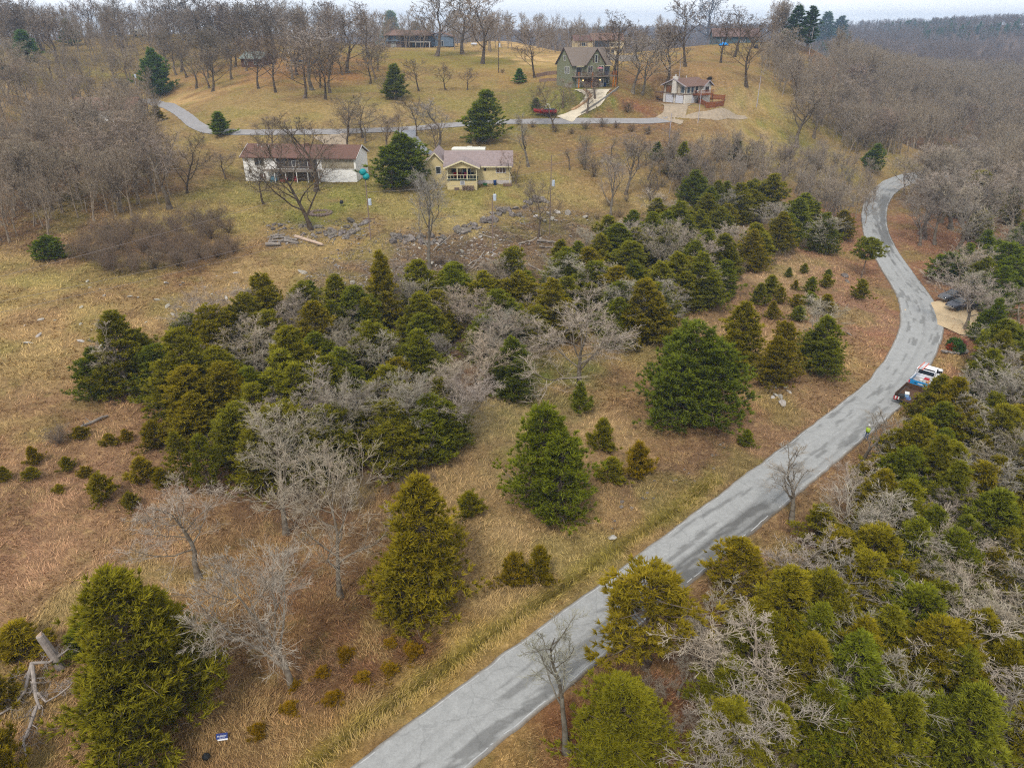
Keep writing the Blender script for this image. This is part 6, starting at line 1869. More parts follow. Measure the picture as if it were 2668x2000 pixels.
fill([(1100, 600), (1200, 560), (1330, 430), (1500, 440), (1420, 520), (1250, 610), (1150, 640), (900, 640), (780, 640), (900, 560)], 40, 1.9, lambda P, k: put(BARE, 18, ("shrub", "stems", "twigs"), "brown leafless shrub along the rock line", "shrub", P, R.uniform(1.0, 2.0), R.uniform(2, 3.4), None, mulc((.74, .62, .52), jt(.1)), "shrubs along the rock line"))
fill([(640, 1480), (900, 1330), (1000, 1280), (880, 1440), (560, 1640), (480, 1620)], 12, 1.6, lambda P, k: put(CED, 11 + k % 2, ("shrub", "stems", "twigs"), "low rusty brown shrub in the grass above the ditch", "shrub", P, R.uniform(.5, 1.0), R.uniform(1.0, 1.8), None, mulc((1.25, .8, .55), jt(.15)), "rusty shrubs above the ditch"))
fill(RW, 30, 2.0, lambda P, k: put(BARE, 18, ("shrub", "stems", "twigs"), "brown undergrowth shrub on the floor of the right wood", "shrub", P, R.uniform(.9, 1.8), R.uniform(1.6, 2.8), None, mulc((.80, .66, .56), jt(.1)), "undergrowth shrubs of the right wood"))
fill(TH, 34, 1.8, lambda P, k: put(BARE, 18, ("shrub", "stems", "twigs"), "brown undergrowth shrub on the floor of the long thicket", "shrub", P, R.uniform(.9, 2.0), R.uniform(1.6, 2.8), None, mulc((.84, .72, .62), jt(.1)), "undergrowth shrubs of the long thicket"))

# ---- far woods: one mass each
def scatter(name, label, proto, pts, sc, tint):
    """one object of kind stuff whose crowns stand at the given points"""
    me = bpy.data.meshes.new(name)
    me.vertices.add(len(pts))
    me.vertices.foreach_set("co", np.asarray(pts, np.float32).ravel())
    a = me.attributes.new("sc", 'FLOAT', 'POINT'); a.data.foreach_set("value", np.asarray(sc, np.float32))
    r = me.attributes.new("rz", 'FLOAT', 'POINT'); r.data.foreach_set("value", (rng.random(len(pts)) * 6.28).astype(np.float32))
    o = link(name, me)
    o.color = (*tint, 1)
    g = bpy.data.node_groups.new(name, 'GeometryNodeTree')
    g.interface.new_socket("Geometry", in_out='INPUT', socket_type='NodeSocketGeometry')
    g.interface.new_socket("Geometry", in_out='OUTPUT', socket_type='NodeSocketGeometry')
    gi, go = g.nodes.new("NodeGroupInput"), g.nodes.new("NodeGroupOutput")
    ip, oi = g.nodes.new("GeometryNodeInstanceOnPoints"), g.nodes.new("GeometryNodeObjectInfo")
    oi.inputs['Object'].default_value = proto
    oi.inputs['As Instance'].default_value = True
    na, nb_ = g.nodes.new("GeometryNodeInputNamedAttribute"), g.nodes.new("GeometryNodeInputNamedAttribute")
    na.data_type = nb_.data_type = 'FLOAT'
    na.inputs['Name'].default_value, nb_.inputs['Name'].default_value = "sc", "rz"
    cx = g.nodes.new("ShaderNodeCombineXYZ")
    g.links.new(nb_.outputs[0], cx.inputs[2])
    g.links.new(gi.outputs[0], ip.inputs['Points'])
    g.links.new(oi.outputs['Geometry'], ip.inputs['Instance'])
    g.links.new(cx.outputs[0], ip.inputs['Rotation'])
    g.links.new(na.outputs[0], ip.inputs['Scale'])
    g.links.new(ip.outputs[0], go.inputs[0])
    md = o.modifiers.new("scatter", 'NODES'); md.node_group = g
    return tag(o, label, kind='stuff')

# slim trees of one mesh each: they also serve the masses behind them
WHOLE = []
for q, sd in enumerate((311, 312, 313, 314)):
    (tv_, tf_), (cv_, cf_), _ = bare_tree_mesh(sd, fork=0.26, nl=12, a0=20, a1=56, dens=1.05, lead=0.90, spread=0.50, lod=1)
    WHOLE.append(mesh_np("whole_tree_%d" % q, np.concatenate([tv_, cv_]), np.concatenate([tf_, cf_ + len(tv_)]), None, [m_twig]))
pr_objs = []
for q, (dx_, dy_) in enumerate([(2150, 300), (2190, 330), (2120, 280), (2060, 270)]):
    o = link("bare_tree", WHOLE[q]); P = atS(dx_, dy_); o.location = tuple(P); o.rotation_euler = (0, 0, q * 1.3); o.color = (.95, .86, .78, 1)
    tag(o, ["pale slim tree at the valley edge of the far right wood, rightmost but one", "pale slim tree at the valley edge of the far right wood, rightmost", "pale slim tree in the valley side of the far right wood, third from the right", "pale slim tree in the valley side of the far right wood, fourth from the right"][q], "tree", "bare trees of the far right wood")
    pr_objs.append(o)
prc = put(CED, 16, ("cedar_tree", "trunk", "foliage"), "dark cedar deep in the wood beyond the sloping field", "tree", atS(2205, 290), 8, 5, 0.0, (.6, .9, 1.2), "cedars of the far right wood")
prc_f = [c for c in prc.children if c.name.startswith("foliage")][0]

def far_points(n, r0, r1, a0, a1, cond=None, gap=0):
    r = np.sqrt(rng.random(n) * (r1 ** 2 - r0 ** 2) + r0 ** 2); a = rng.uniform(rad(a0), rad(a1), n)
    x, y = r * np.sin(a), r * np.cos(a)
    if cond is not None:
        m = cond(x, y); x, y = x[m], y[m]
    return np.stack([x, y, ground_z(x, y, False) - 0.2], 1)
def poly_points(poly, n):
    xs, ys = [p[0] for p in poly], [p[1] for p in poly]
    X, Y = [], []
    while len(X) < n:
        x, y = R.uniform(min(xs), max(xs)), R.uniform(min(ys), max(ys))
        if in_poly(x, y, poly) and not kept_out(x, y):
            X.append(x * S); Y.append(y * S)
    return at_many(X, Y)
def mass(name, label, pts, sc, tint, protos):
    for q, p_ in enumerate(protos):
        m = np.arange(len(pts)) % len(protos) == q
        scatter(name, label, p_, pts[m], sc[m], tint)
# the valley and hillside wood on the right, beyond the trees counted one by one
def cond_r(x, y):
    z = base_z(x, y)
    dep = y * CP - (z - CAM_H) * SP
    px = (1334 + FPX * x / dep) / S; py = (1000 - FPX * (y * SP + (z - CAM_H) * CP) / dep) / S
    return (px > 1790) & (px < 2500) & (y > 170) & ((py < 335) | (px > 2110)) & (py > 40) & ~((px < 1840) & (py < 128)) & ~((px < 1900) & (py > 200))
p = far_points(3800, 190, 640, 8, 44, cond_r)
mass("bare_woodland", "grey-brown leafless wood filling the valley on the right", p, 1.3 * (0.65 + 0.6 * rng.random(len(p))), (.95, .87, .76), pr_objs)
p = poly_points(FR, 210)
mass("bare_woodland", "grey-brown leafless wood between the counted trees beyond the field", p, 0.95 * (0.7 + 0.5 * rng.random(len(p))), (1.0, .92, .82), pr_objs)
p = np.concatenate([poly_points(GB, 110), poly_points(FS, 150), poly_points([(1655, 130), (1700, 200), (1780, 285), (1860, 335), (1950, 335), (1900, 220), (1850, 150)], 200)])
mass("bare_woodland", "grey leafless brush between the sloping field and the road's far bend", p, 0.66 * (0.5 + 0.8 * rng.random(len(p))), (.92, .84, .76), pr_objs)
p = poly_points(LW, 240)
mass("bare_woodland", "leafless undergrowth and small trees filling the left wood", p, 0.95 * (0.6 + 0.6 * rng.random(len(p))), (.86, .77, .67), pr_objs)
p = np.concatenate([poly_points([(0, 118), (0, 84), (830, 80), (820, 98), (560, 104), (300, 104)], 130), poly_points(RB, 60)])
mass("bare_woodland", "leafless wood along the skyline of the ridge", p, 1.4 * (0.7 + 0.5 * rng.random(len(p))), (.86, .77, .70), pr_objs)
def cond_h(x, y): return fbm(x / 120.0 + 3, y / 120.0, 3) > 0.22
p = far_points(13000, 620, 1520, -46, 46, cond_h)
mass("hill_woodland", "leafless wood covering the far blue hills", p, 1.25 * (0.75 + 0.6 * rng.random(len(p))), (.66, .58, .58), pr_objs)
def cond_c(x, y): return fbm(x / 150.0 + 31, y / 150.0 + 7, 3) > 0.64
p = far_points(5200, 520, 1520, 4, 46, cond_c)
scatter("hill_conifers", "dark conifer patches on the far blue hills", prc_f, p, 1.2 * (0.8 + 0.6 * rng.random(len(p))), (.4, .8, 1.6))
p = far_points(1500, 335, 640, -46, 12, None)
mass("bare_woodland", "leafless wood on the back of the ridge", p, 1.2 * (0.8 + 0.5 * rng.random(len(p))), (.86, .77, .70), pr_objs)
# twiggy undergrowth on wooded floors
shp = put(BARE, 18, ("shrub", "stems", "twigs"), "brown leafless shrub at the foot of the slope beyond the parked cars", "shrub", atS(2195, 640), 2.0, 3.0, 0.0, (.78, .66, .56))
shp_t = [c for c in shp.children if c.name.startswith("twigs")][0]
p = np.concatenate([poly_points(TH, 300), poly_points(ST, 180), poly_points(RW, 170), poly_points([(560, 1000), (960, 1000), (900, 1100), (600, 1120)], 60), poly_points([(1000, 620), (1200, 570), (1420, 440), (1480, 480), (1250, 640), (1000, 700), (800, 720), (780, 660)], 170)])
CL = [(140, 560), (200, 500), (330, 480), (480, 470), (520, 510), (520, 560), (420, 592), (240, 596)]
p = p[[clear_of_road(q, 1.0) for q in p]]
p2 = poly_points(CL, 130)
scatter("undergrowth", "brown leafless undergrowth on the floor of thicket and woods", shp_t, p, 0.18 * (0.5 + 0.9 * rng.random(len(p))), (.80, .68, .58))
scatter("undergrowth", "dense brown stems between the shrubs of the brown clump", shp_t, p2, 0.30 * (0.6 + 0.6 * rng.random(len(p2))), (.68, .55, .46))

# ---- rough grass standing on the near slopes
def grass(n, dmin, dmax, h, w, nb, name, label):
    M_ = n * 4
    y = dmin * (dmax / dmin) ** rng.random(M_)
    x = rng.uniform(-1, 1, M_) * (0.74 * y + 16)
    dp = y * CP + (CAM_H - 2) * SP
    m = (np.abs(x / dp) < 0.74) & (rng.random(M_) < (np.abs(0.74 * y + 16) * y) / ((0.74 * dmax + 16) * dmax) * 6 + 0.12)
    x, y = x[m][:n], y[m][:n]
    d, i = dist_line(x, y, ROAD_C[::2])
    ok = d > ROAD_HW[::2][i] - 0.02 + 0.22 * rng.random(len(d))
    x, y = x[ok], y[ok]
    z = ground_z(x, y)
    colr = ground_col(x, y)
    n = len(x)
    hh = h * (0.45 + 1.0 * fbm(x / 3.0, y / 3.0, 3)) * (0.6 + 0.8 * rng.random(n))
    flow = fbm(x / 5.0 + 50, y / 5.0, 3) * 12.0
    k = nb
    X, Y, Z = np.repeat(x, k), np.repeat(y, k), np.repeat(z, k)
    H_ = np.repeat(hh, k) * (0.6 + 0.8 * rng.random(n * k)); fl = np.repeat(flow, k) + rng.normal(size=n * k) * 0.9
    lean = 0.5 + 0.9 * rng.random(n * k)
    bx, by = X + rng.normal(size=n * k) * 0.10, Y + rng.normal(size=n * k) * 0.10
    W_ = w * (0.6 + 0.8 * rng.random(n * k))
    pa = rng.random(n * k) * 6.28
    a = np.stack([bx - np.cos(pa) * W_, by - np.sin(pa) * W_, Z - 0.03], 1)
    b_ = np.stack([bx + np.cos(pa) * W_, by + np.sin(pa) * W_, Z - 0.03], 1)
    c_ = np.stack([bx + np.cos(fl) * H_ * lean, by + np.sin(fl) * H_ * lean, Z + H_ * 0.8], 1)
    V = np.stack([a, b_, c_], 1).reshape(-1, 3)
    F = np.arange(n * k * 3).reshape(-1, 3)
    br = np.repeat(colr * (1.08 + 0.84 * fbm(x / 1.1 + 7, y / 1.1, 3))[:, None], k, 0) * (0.70 + 0.70 * rng.random((n * k, 1)))
    st = np.array(lin((206, 174, 118))) / GAIN
    mixv = np.repeat(sstep(fbm(x / 3.3, y / 3.3 + 60, 3), .48, .62), k)[:, None] * (rng.random((n * k, 1)) < 0.6) * 0.6
    br = br * (1 - mixv) + st * mixv
    o = link(name, mesh_np(name, V, None, F, [m_grass], {"gcol": np.repeat(br, 3, 0)}))
    return tag(o, label, kind='stuff')
m_grass, nt, b = mat_new("dry_grass_blades")
an = N(nt, "ShaderNodeAttribute", attribute_name="gcol")
nt.links.new(an.outputs['Color'], b.inputs['Base Color'])
b.inputs['Roughness'].default_value = 1.0; b.inputs['Specular IOR Level'].default_value = 0.0
grass(110000, 8, 72, 0.28, 0.030, 4, "rough_grass", "dry tan grass tufts on the slope beside the road")
grass(60000, 68, 160, 0.32, 0.05, 3, "rough_grass", "dry grass tufts over the field and lawns")

# ------------------------------------------------------------------ vehicles
m_tyre = plain("tyre_rubber", (0.02, 0.02, 0.02, 1), .9)
m_rim = plain("wheel_rim", (0.35, 0.35, 0.36, 1), .4, .6)
m_chrome = plain("chrome", (0.55, 0.55, 0.56, 1), .25, .9)
m_taill = plain("tail_light", (0.45, 0.02, 0.02, 1), .3)
def car_paint(name, c):
    m, nt, b = mat_new(name)
    b.inputs['Base Color'].default_value = c; b.inputs['Roughness'].default_value = .3; b.inputs['Coat Weight'].default_value = .5
    return m
def wheel(root, x, y, r, w=.24, name="wheel"):
    t = bpy.data.objects.new(name, MB().lathe([(r * .55, -w / 2), (r * .95, -w / 2), (r, -w * .3), (r, w * .3), (r * .95, w / 2), (r * .55, w / 2)], 18).mesh(name, m_tyre, smooth=False))
    COL.objects.link(t); t.parent = root; t.location = (x, y, r); t.rotation_euler = (PI / 2, 0, 0)
    rim = MB().lathe([(r * .2, -w * .42), (r * .56, -w * .40), (r * .56, w * .40), (r * .2, w * .42)], 14).build("rim", m_rim, t)
    return t
def loft(mb, secs):
    """secs: list of rings with equal counts"""
    n = len(secs[0]); v = [p for s in secs for p in s]; f = []
    for i in range(len(secs) - 1):
        for j in range(n):
            k = (j + 1) % n
            f.append((i * n + j, i * n + k, (i + 1) * n + k, (i + 1) * n + j))
    f.append(tuple(range(n))[::-1]); f.append(tuple((len(secs) - 1) * n + j for j in range(n)))
    return mb.add(v, f)
def ring(x, w, z0, z1, r=.12):
    return [(x, -w + r, z0), (x, w - r, z0), (x, w, z0 + r), (x, w, z1 - r), (x, w - r, z1), (x, -w + r, z1), (x, -w, z1 - r), (x, -w, z0 + r)]

# pickup: x forward
def pickup(P, yaw, label, sc):
    t = thing("pickup_truck", label, "pickup", P, yaw, None, sc)
    blue, white = car_paint("pickup_blue", (.012, .19, .42, 1)), car_paint("pickup_white", (.80, .80, .82, 1))
    mb = MB(); loft(mb, [ring(1.0, .98, .48, 1.12), ring(1.3, .98, .48, 1.14), ring(2.2, .96, .48, 1.10), ring(2.75, .90, .52, 1.0), ring(2.85, .82, .55, .92)])
    mb.build("bonnet", white, t, .02)
    mb = MB(); loft(mb, [ring(-.55, .99, .46, 1.15), ring(1.02, .99, .46, 1.15)]); mb.build("cab_body", white, t, .02)
    mb = MB(); loft(mb, [ring(-.52, .93, 1.13, 1.30), ring(-.45, .82, 1.25, 1.86), ring(.35, .80, 1.28, 1.88), ring(1.15, .90, 1.13, 1.20)]); mb.build("cabin_glass", m_pane, t)
    mb = MB(); loft(mb, [ring(-.48, .80, 1.82, 1.92, .04), ring(.40, .79, 1.84, 1.94, .04)]); mb.build("roof", white, t, .02)
    for s in (-1, 1):
        for (xa, xb) in ((-.5, -.42), (.36, 1.12)):
            MB().tube([(xb if xa > 0 else xa, s * .90, 1.16), (xa if xa > 0 else xb, s * .81, 1.86)], .045, 5).build("pillar", white, t)
        MB().box(.8, .92, s * 1.03 - .14, s * 1.03 + .14, 1.18, 1.45).build("mirror", m_tyre, t, .02)
    # open bed
    MB().box(-2.75, -.58, -.94, .94, .62, .70).build("bed_floor", plain("bed_grey", (.30, .29, .29, 1)), t)
    for s in (-1, 1):
        MB().box(-2.78, -.58, min(s * .94, s * 1.0), max(s * .94, s * 1.0), .48, 1.17).build("bed_side", blue, t, .015)
        MB().box(-2.74, -.6, min(s * .90, s * 1.01), max(s * .90, s * 1.01), 1.172, 1.21).build("bed_rail", plain("rail_grey", (.42, .44, .47, 1)), t)
        MB().box(-2.84, -2.79, s * .98 - .07, s * .98 + .07, .75, 1.05).build("tail_light", m_taill, t)
    tg = MB().box(-2.84, -2.77, -.90, .90, .55, 1.15).build("tailgate", blue, t, .015)
    MB().box(-2.86, -2.842, -.55, .10, .80, .95).build("badge", plain("badge_pale", (.45, .5, .55, 1)), tg)
    MB().box(-2.87, -2.845, .25, .45, .86, .94).build("handle", m_tyre, tg)
    MB().box(-3.0, -2.82, -.98, .98, .42, .56).build("bumper", m_chrome, t, .03)
    # ladder rack with a ladder: part frame
    mb = MB()
    for x in (-.6, -1.25):
        mb.tube([(x, -.95, 1.2), (x, -.90, 1.95), (x, .90, 1.95), (x, .95, 1.2)], .045, 5)
    mb.tube([(-.6, .90, 1.95), (-1.25, .90, 1.95)], .045, 5); mb.tube([(-.6, -.90, 1.95), (-1.25, -.90, 1.95)], .045, 5)
    mb.build("rack", white, t)
    for x in (-1.9, 2.0):
        for s in (-1, 1):
            wheel(t, x, s * .86, .40)
    return t
Pt = atz(2390, 1020, 0.06)
# heading of the road there
i_ = int(np.argmin(((ROAD_C - Pt[:2]) ** 2).sum(1))); tg = ROAD_C[i_ + 3] - ROAD_C[i_ - 3]
yaw_t = math.atan2(tg[1], tg[0]) - rad(4)
u = np.array([math.cos(yaw_t), math.sin(yaw_t)]); vv = np.array([-u[1], u[0]])
SC = 1.06
Pc = Pt[:2] + u * 2.9 * SC + vv * 0.10
pk = pickup((Pc[0], Pc[1], 0.09), yaw_t, "white-cabbed blue pickup with an orange ladder on its rack, stopped on the right lane", SC)
def on_truck(x, y, z): return (Pc[0] + (u[0] * x + vv[0] * y) * SC, Pc[1] + (u[1] * x + vv[1] * y) * SC, 0.09 + z * SC)
lad = thing("ladder", "aluminium ladder with orange rails lying on the pickup's rack", "ladder", on_truck(-.45, .52, 1.99), yaw_t, None, SC)
m_or = plain("orange_rail", alb(244, 110, 70), .5)
for s in (-.22, .22):
    MB().box(-1.0, 1.25, s - .035, s + .035, 0, .08).build("rail", m_or, lad)
me_r = MB().box(-.03, .03, -.185, .185, .025, .055).mesh("rung", plain("aluminium", (.55, .56, .58, 1), .4, .3))
for k in range(13):
    o = link("rung", me_r, lad); o.location = (-.92 + k * .175, 0, 0)
def small(name, label, cat, P, yaw, build): 
    t = thing(name, label, cat, P, yaw); build(t); return t
small("tool_box", "red-lidded tool box in the pickup bed", "tool box", on_truck(-1.45, -.35, .70), yaw_t, lambda t: (MB().box(-.3, .3, -.25, .25, 0, .38).build("box", m_wframe, t, .02), MB().box(-.31, .31, -.26, .26, .381, .46).build("lid", m_red, t, .02)))
small("bucket", "white bucket in the pickup bed", "bucket", on_truck(-1.95, .05, .70), yaw_t, lambda t: (MB().lathe([(.16, 0), (.2, .4), (.18, .4), (.15, .04)], 12).build("tub", m_wframe, t), MB().lathe([(.21, .36), (.21, .41), (.19, .41)], 12).build("rim", m_wframe, t)))
small("cardboard_box", "brown box tilted in the pickup bed", "box", on_truck(-1.75, -.62, .70), yaw_t + .5, lambda t: (MB().box(-.3, .3, -.2, .2, 0, .3).build("box", plain("cardboard", alb(206, 150, 96)), t), MB().box(-.3, .3, -.26, -.205, .28, .30).build("flap", plain("cardboard", alb(206, 150, 96)), t)))
# utility trailer behind
Pq = Pc - u * (3.15 + 2.60) * SC * 1.0
def trailer(P, yaw):
    t = thing("trailer", "open brown wooden trailer hitched behind the blue pickup", "trailer", (P[0], P[1], .09), yaw, None, 0.98)
    wd = plain("trailer_boards", alb(96, 70, 52), .9, var=.2, scale=2)
    for k in range(9):
        MB().box(-1.9, 1.9, -.98 + k * .218, -.98 + k * .218 + .205, .60, .65).build("floor_board", wd, t)
    for s in (-1, 1):
        for k in range(3):
            MB().box(-1.92, 1.92, min(s * .99, s * 1.04), max(s * .99, s * 1.04), .66 + k * .2, .84 + k * .2).build("side_board", wd, t)
    for k in range(3):
        MB().box(1.92, 1.97, -1.0, 1.0, .66 + k * .2, .84 + k * .2).build("front_board", wd, t)
    MB().box(-2.0, -1.92, -1.03, 1.03, .50, .62).build("rear_beam", m_tyre, t)
    MB().tube([(1.9, -.7, .55), (3.0, 0, .5)], .05).build("drawbar", m_tyre, t); MB().tube([(1.9, .7, .55), (2.95, 0, .5)], .05).build("drawbar", m_tyre, t)
    for s in (-1, 1):
        wheel(t, -.3, s * 1.16, .36); MB().box(-2.03, -2.0, s * .85 - .12, s * .85 + .12, .52, .62).build("tail_light", m_taill, t)
        MB().box(-.75, .15, s * 1.17 - .14, s * 1.17 + .14, .74, .78).build("mudguard", m_tyre, t)
trailer(Pq, yaw_t)
def on_tr(x, y, z): return (Pq[0] + (u[0] * x + vv[0] * y) * .98, Pq[1] + (u[1] * x + vv[1] * y) * .98, .09 + z * .98)
small("cooler", "pale blue cooler in the trailer", "cooler", on_tr(-.6, .1, .66), yaw_t + .3, lambda t: (MB().box(-.35, .35, -.22, .22, 0, .36).build("box", plain("cooler_blue", alb(150, 190, 232), .5), t, .03), MB().box(-.36, .36, -.23, .23, .361, .44).build("lid", m_wframe, t, .02)))
small("tyre_stack", "two black tyres at the back of the trailer", "tyres", on_tr(-1.4, .45, .66), yaw_t, lambda t: [MB().lathe([(.18, z), (.34, z + .02), (.36, z + .1), (.34, z + .18), (.18, z + .2)], 16).build("tyre", m_tyre, t) for z in (0, .2)])
small("sign_frame", "folded blue-grey sign frame lying in the trailer", "sign", on_tr(-.95, -.25, .66), yaw_t + .1, lambda t: (MB().box(-.5, .5, -.22, .22, 0, .04).build("panel", plain("slate_blue", alb(84, 104, 150)), t), MB().tube([(-.6, -.24, .06), (.6, -.24, .06)], .02).build("bar", m_chrome, t)))
small("warning_board", "red and white striped board leaning at the trailer's rear corner", "sign", on_tr(-2.05, .75, .66), yaw_t, lambda t: [MB().box(-.03, .03, -.3 + k * .15, -.16 + k * .15, 0, .32).build("stripe", m_red if k % 2 else m_wframe, t) for k in range(4)])

# sedans in the pull-in
def sedan(P, yaw, label, c, sc=1.0):
    t = thing("parked_car", label, "car", P, yaw, None, sc)
    pt = car_paint("paint_" + str(len(bpy.data.materials)), c)
    mb = MB(); loft(mb, [ring(-2.25, .72, .42, .80), ring(-2.1, .84, .32, .90), ring(-1.2, .90, .28, .96), ring(.7, .90, .28, .94), ring(1.7, .86, .28, .84), ring(2.2, .74, .34, .68)])
    mb.build("body", pt, t, .03)
    mb = MB(); loft(mb, [ring(-1.5, .78, .90, .98, .05), ring(-.85, .68, .92, 1.36), ring(.15, .66, .92, 1.40), ring(.95, .78, .88, .96, .05)]); mb.build("windows", m_pane, t)
    mb = MB(); loft(mb, [ring(-.85, .62, 1.33, 1.39, .03), ring(.15, .61, 1.37, 1.43, .03)]); mb.build("roof", pt, t, .02)
    for s in (-1, 1):
        MB().box(2.02, 2.16, s * .55 - .14, s * .55 + .14, .55, .68).build("headlight", m_chrome, t, .01)
        MB().box(-2.22, -2.14, s * .6 - .16, s * .6 + .16, .65, .80).build("tail_light", m_taill, t)
        MB().box(.70, .84, s * .95 - .09, s * .95 + .09, .92, 1.02).build("mirror", pt, t)
        for x in (-1.35, 1.35):
            wheel(t, x, s * .80, .33, .2)
    MB().box(2.10, 2.24, -.7, .7, .36, .46).build("bumper", m_chrome, t); MB().box(2.13, 2.25, -.38, .38, .52, .64).build("grille", m_chrome, t)
    return t
def gp(px, py, z=0.2): return atz(px, py, z)
P = gp(2482, 779, .26); sedan(P, rad(197), "black car in the tan pull-in, the farther of two side by side", (.03, .03, .035, 1), 1.05)
P = gp(2503, 801, .26); sedan(P, rad(197), "black car in the tan pull-in, the nearer of two side by side", (.02, .022, .032, 1), 1.05)
P = at(773, 163); sedan(P, rad(25), "blue car parked by the lane on the left hillside", (.05, .10, .20, 1))
P = at(1401, 106); sedan(P, rad(170), "dark car under the carport of the tan-roofed house", (.04, .045, .07, 1))
P = at(1325, 104); sedan(P, rad(10), "pale covered car on the sandy ridge", (.55, .55, .56, 1), 1.15)

def rv(P, yaw, label, L=7.5, sc=1.0):
    t = thing("camper", label, "camper", P, yaw, None, sc)
    m_c = plain("camper_white", alb(240, 238, 226), .5, var=.04)
    mb = MB(); loft(mb, [ring(-L / 2, 1.15, .7, 3.0, .15), ring(L / 2 - 2.0, 1.15, .7, 3.0, .15), ring(L / 2 - .4, 1.12, 1.9, 3.0, .15), ring(L / 2, 1.05, 2.0, 2.85, .15)]); mb.build("body", m_c, t, .03)
    mb = MB(); loft(mb, [ring(L / 2 - 2.1, 1.0, .6, 1.88), ring(L / 2 - .6, .98, .6, 1.85), ring(L / 2 + .5, .9, .6, 1.2)]); mb.build("cab", m_c, t, .03)
    for x in (-L / 2 + .6, -L / 2 + 2.4):
        q = MB(); q.box(x, x + 1.1, -1.16, -1.13, 1.6, 2.2); q.build("window", m_pane, t)
    MB().box(L / 2 - 3.1, L / 2 - 2.4, -1.16, -1.13, .8, 2.5).build("door", plain("camper_door", alb(222, 220, 210)), t)
    MB().box(-L / 2 + .2, L / 2 - 2.2, -1.17, -1.14, 1.25, 1.4).build("stripe", m_browntrim, t)
    MB().box(-.8, .3, -.4, .4, 3.0, 3.25).build("roof_unit", m_c, t, .05); MB().lathe([(.25, 3.0), (.25, 3.12), (0, 3.2)], 12, (-2.4, 0, 0)).build("roof_vent", m_c, t)
    for x in (-L / 2 + 1.7, L / 2 - 1.2):
        for s in (-1, 1):
            wheel(t, x, s * 1.0, .42, .3)
    return t
rv(at(362, 95), rad(3), "cream motorhome parked on the far left ridge", 7.0)
Pr = np.array(A) * 0 + at(1222, 419); rv(Pr, rad(178), "white camper parked behind the yellow house", 7.6)
# white truck hidden in the left wood
P = at(305, 322); sedan(P, rad(20), "white car half hidden behind bare trees in the left wood", (.75, .77, .78, 1), 1.3)

def boat(P, yaw, label, hull, sc=1.0, tower=True, wrap=None):
    t = thing("boat", label, "boat", (P[0], P[1], P[2] + .75 * sc), yaw, None, sc)
    def hs(x, w, zk, zg): return [(x, -w, zg), (x, -w * .85, (zk + zg) / 2), (x, 0, zk), (x, w * .85, (zk + zg) / 2), (x, w, zg), (x, 0, zg - .02)]
    mb = MB(); loft(mb, [hs(-2.9, 1.1, 0, 1.0), hs(-1, 1.15, 0, 1.02), hs(1.2, 1.0, .05, 1.10), hs(2.4, .55, .3, 1.22), hs(3.0, .06, .75, 1.32)]); mb.build("hull", hull, t)
    mb = MB(); loft(mb, [ring(-2.6, .95, 1.0, 1.12, .03), ring(.4, .98, 1.0, 1.16, .03)]); mb.build("cockpit_cover", wrap or plain("navy_cover", alb(44, 70, 96)), t)
    mb = MB(); mb.prism([(-.1, -.8, 1.12), (.3, -.8, 1.12), (-.05, -.7, 1.6)], (0, 1.6, 0)); mb.build("windscreen", m_pane, t)
    if tower:
        mb = MB()
        for s in (-1, 1):
            mb.tube([(.2, s * .95, 1.1), (-.5, s * .7, 2.3), (-1.0, s * .7, 2.25), (-1.3, s * .95, 1.1)], .05, 5)
        mb.tube([(-.5, -.7, 2.3), (-.5, .7, 2.3)], .05, 5); mb.build("tower", m_wframe, t)
    tr = thing("boat_trailer", "low trailer carrying the " + label.split(",")[0], "trailer", P, yaw, None, sc)
    for s in (-1, 1):
        MB().box(-2.8, 2.4, s * .7 - .05, s * .7 + .05, .55, .68).build("beam", m_tyre, tr); wheel(tr, -1.0, s * 1.0, .34)
    MB().tube([(2.3, 0, .6), (3.9, 0, .5)], .06).build("drawbar", m_tyre, tr)
    return t
boat(at(1420, 304), rad(182), "red speedboat with white tower parked above the lane", car_paint("boat_red", (.36, .015, .025, 1)), 1.05)
boat(at(1846, 113), rad(4), "long white boat with a red stripe on the ridge", car_paint("boat_white", (.78, .77, .76, 1)), 1.45, False, m_wframe)
boat(at(1818, 112), rad(30), "smaller white boat left of the striped one on the ridge", car_paint("boat_white2", (.75, .76, .78, 1)), 1.0, False, m_wframe)
def tarp_heap(px, py, label, c, sx, sy, sz):
    t = thing("tarpaulin", label, "tarpaulin", at(px, py), 0, None)
    m = plain("tarp_" + str(len(bpy.data.materials)), c, .5)
    mb = MB()
    prof = [(1.0, 0), (.95, .25), (.7, .6), (.35, .85), (0, .95)]
    mb.lathe(prof, 12)
    for k in range(len(mb.v)):
        x, y, z = mb.v[k]; f = 1 + .25 * math.sin(3 * math.atan2(y, x) + k * .3); mb.v[k] = (x * f * sx, y * f * sy, z * sz)
    mb.build("sheet", m, t, smooth=True)
tarp_heap(1886, 119, "bright blue tarpaulin over a heap on the ridge lawn", alb(0, 150, 235), 2.0, 1.2, 1.2)
tarp_heap(1970, 126, "black tarpaulin over a small stack near the ridge wood", (.012, .012, .02, 1), .9, .8, 1.6)
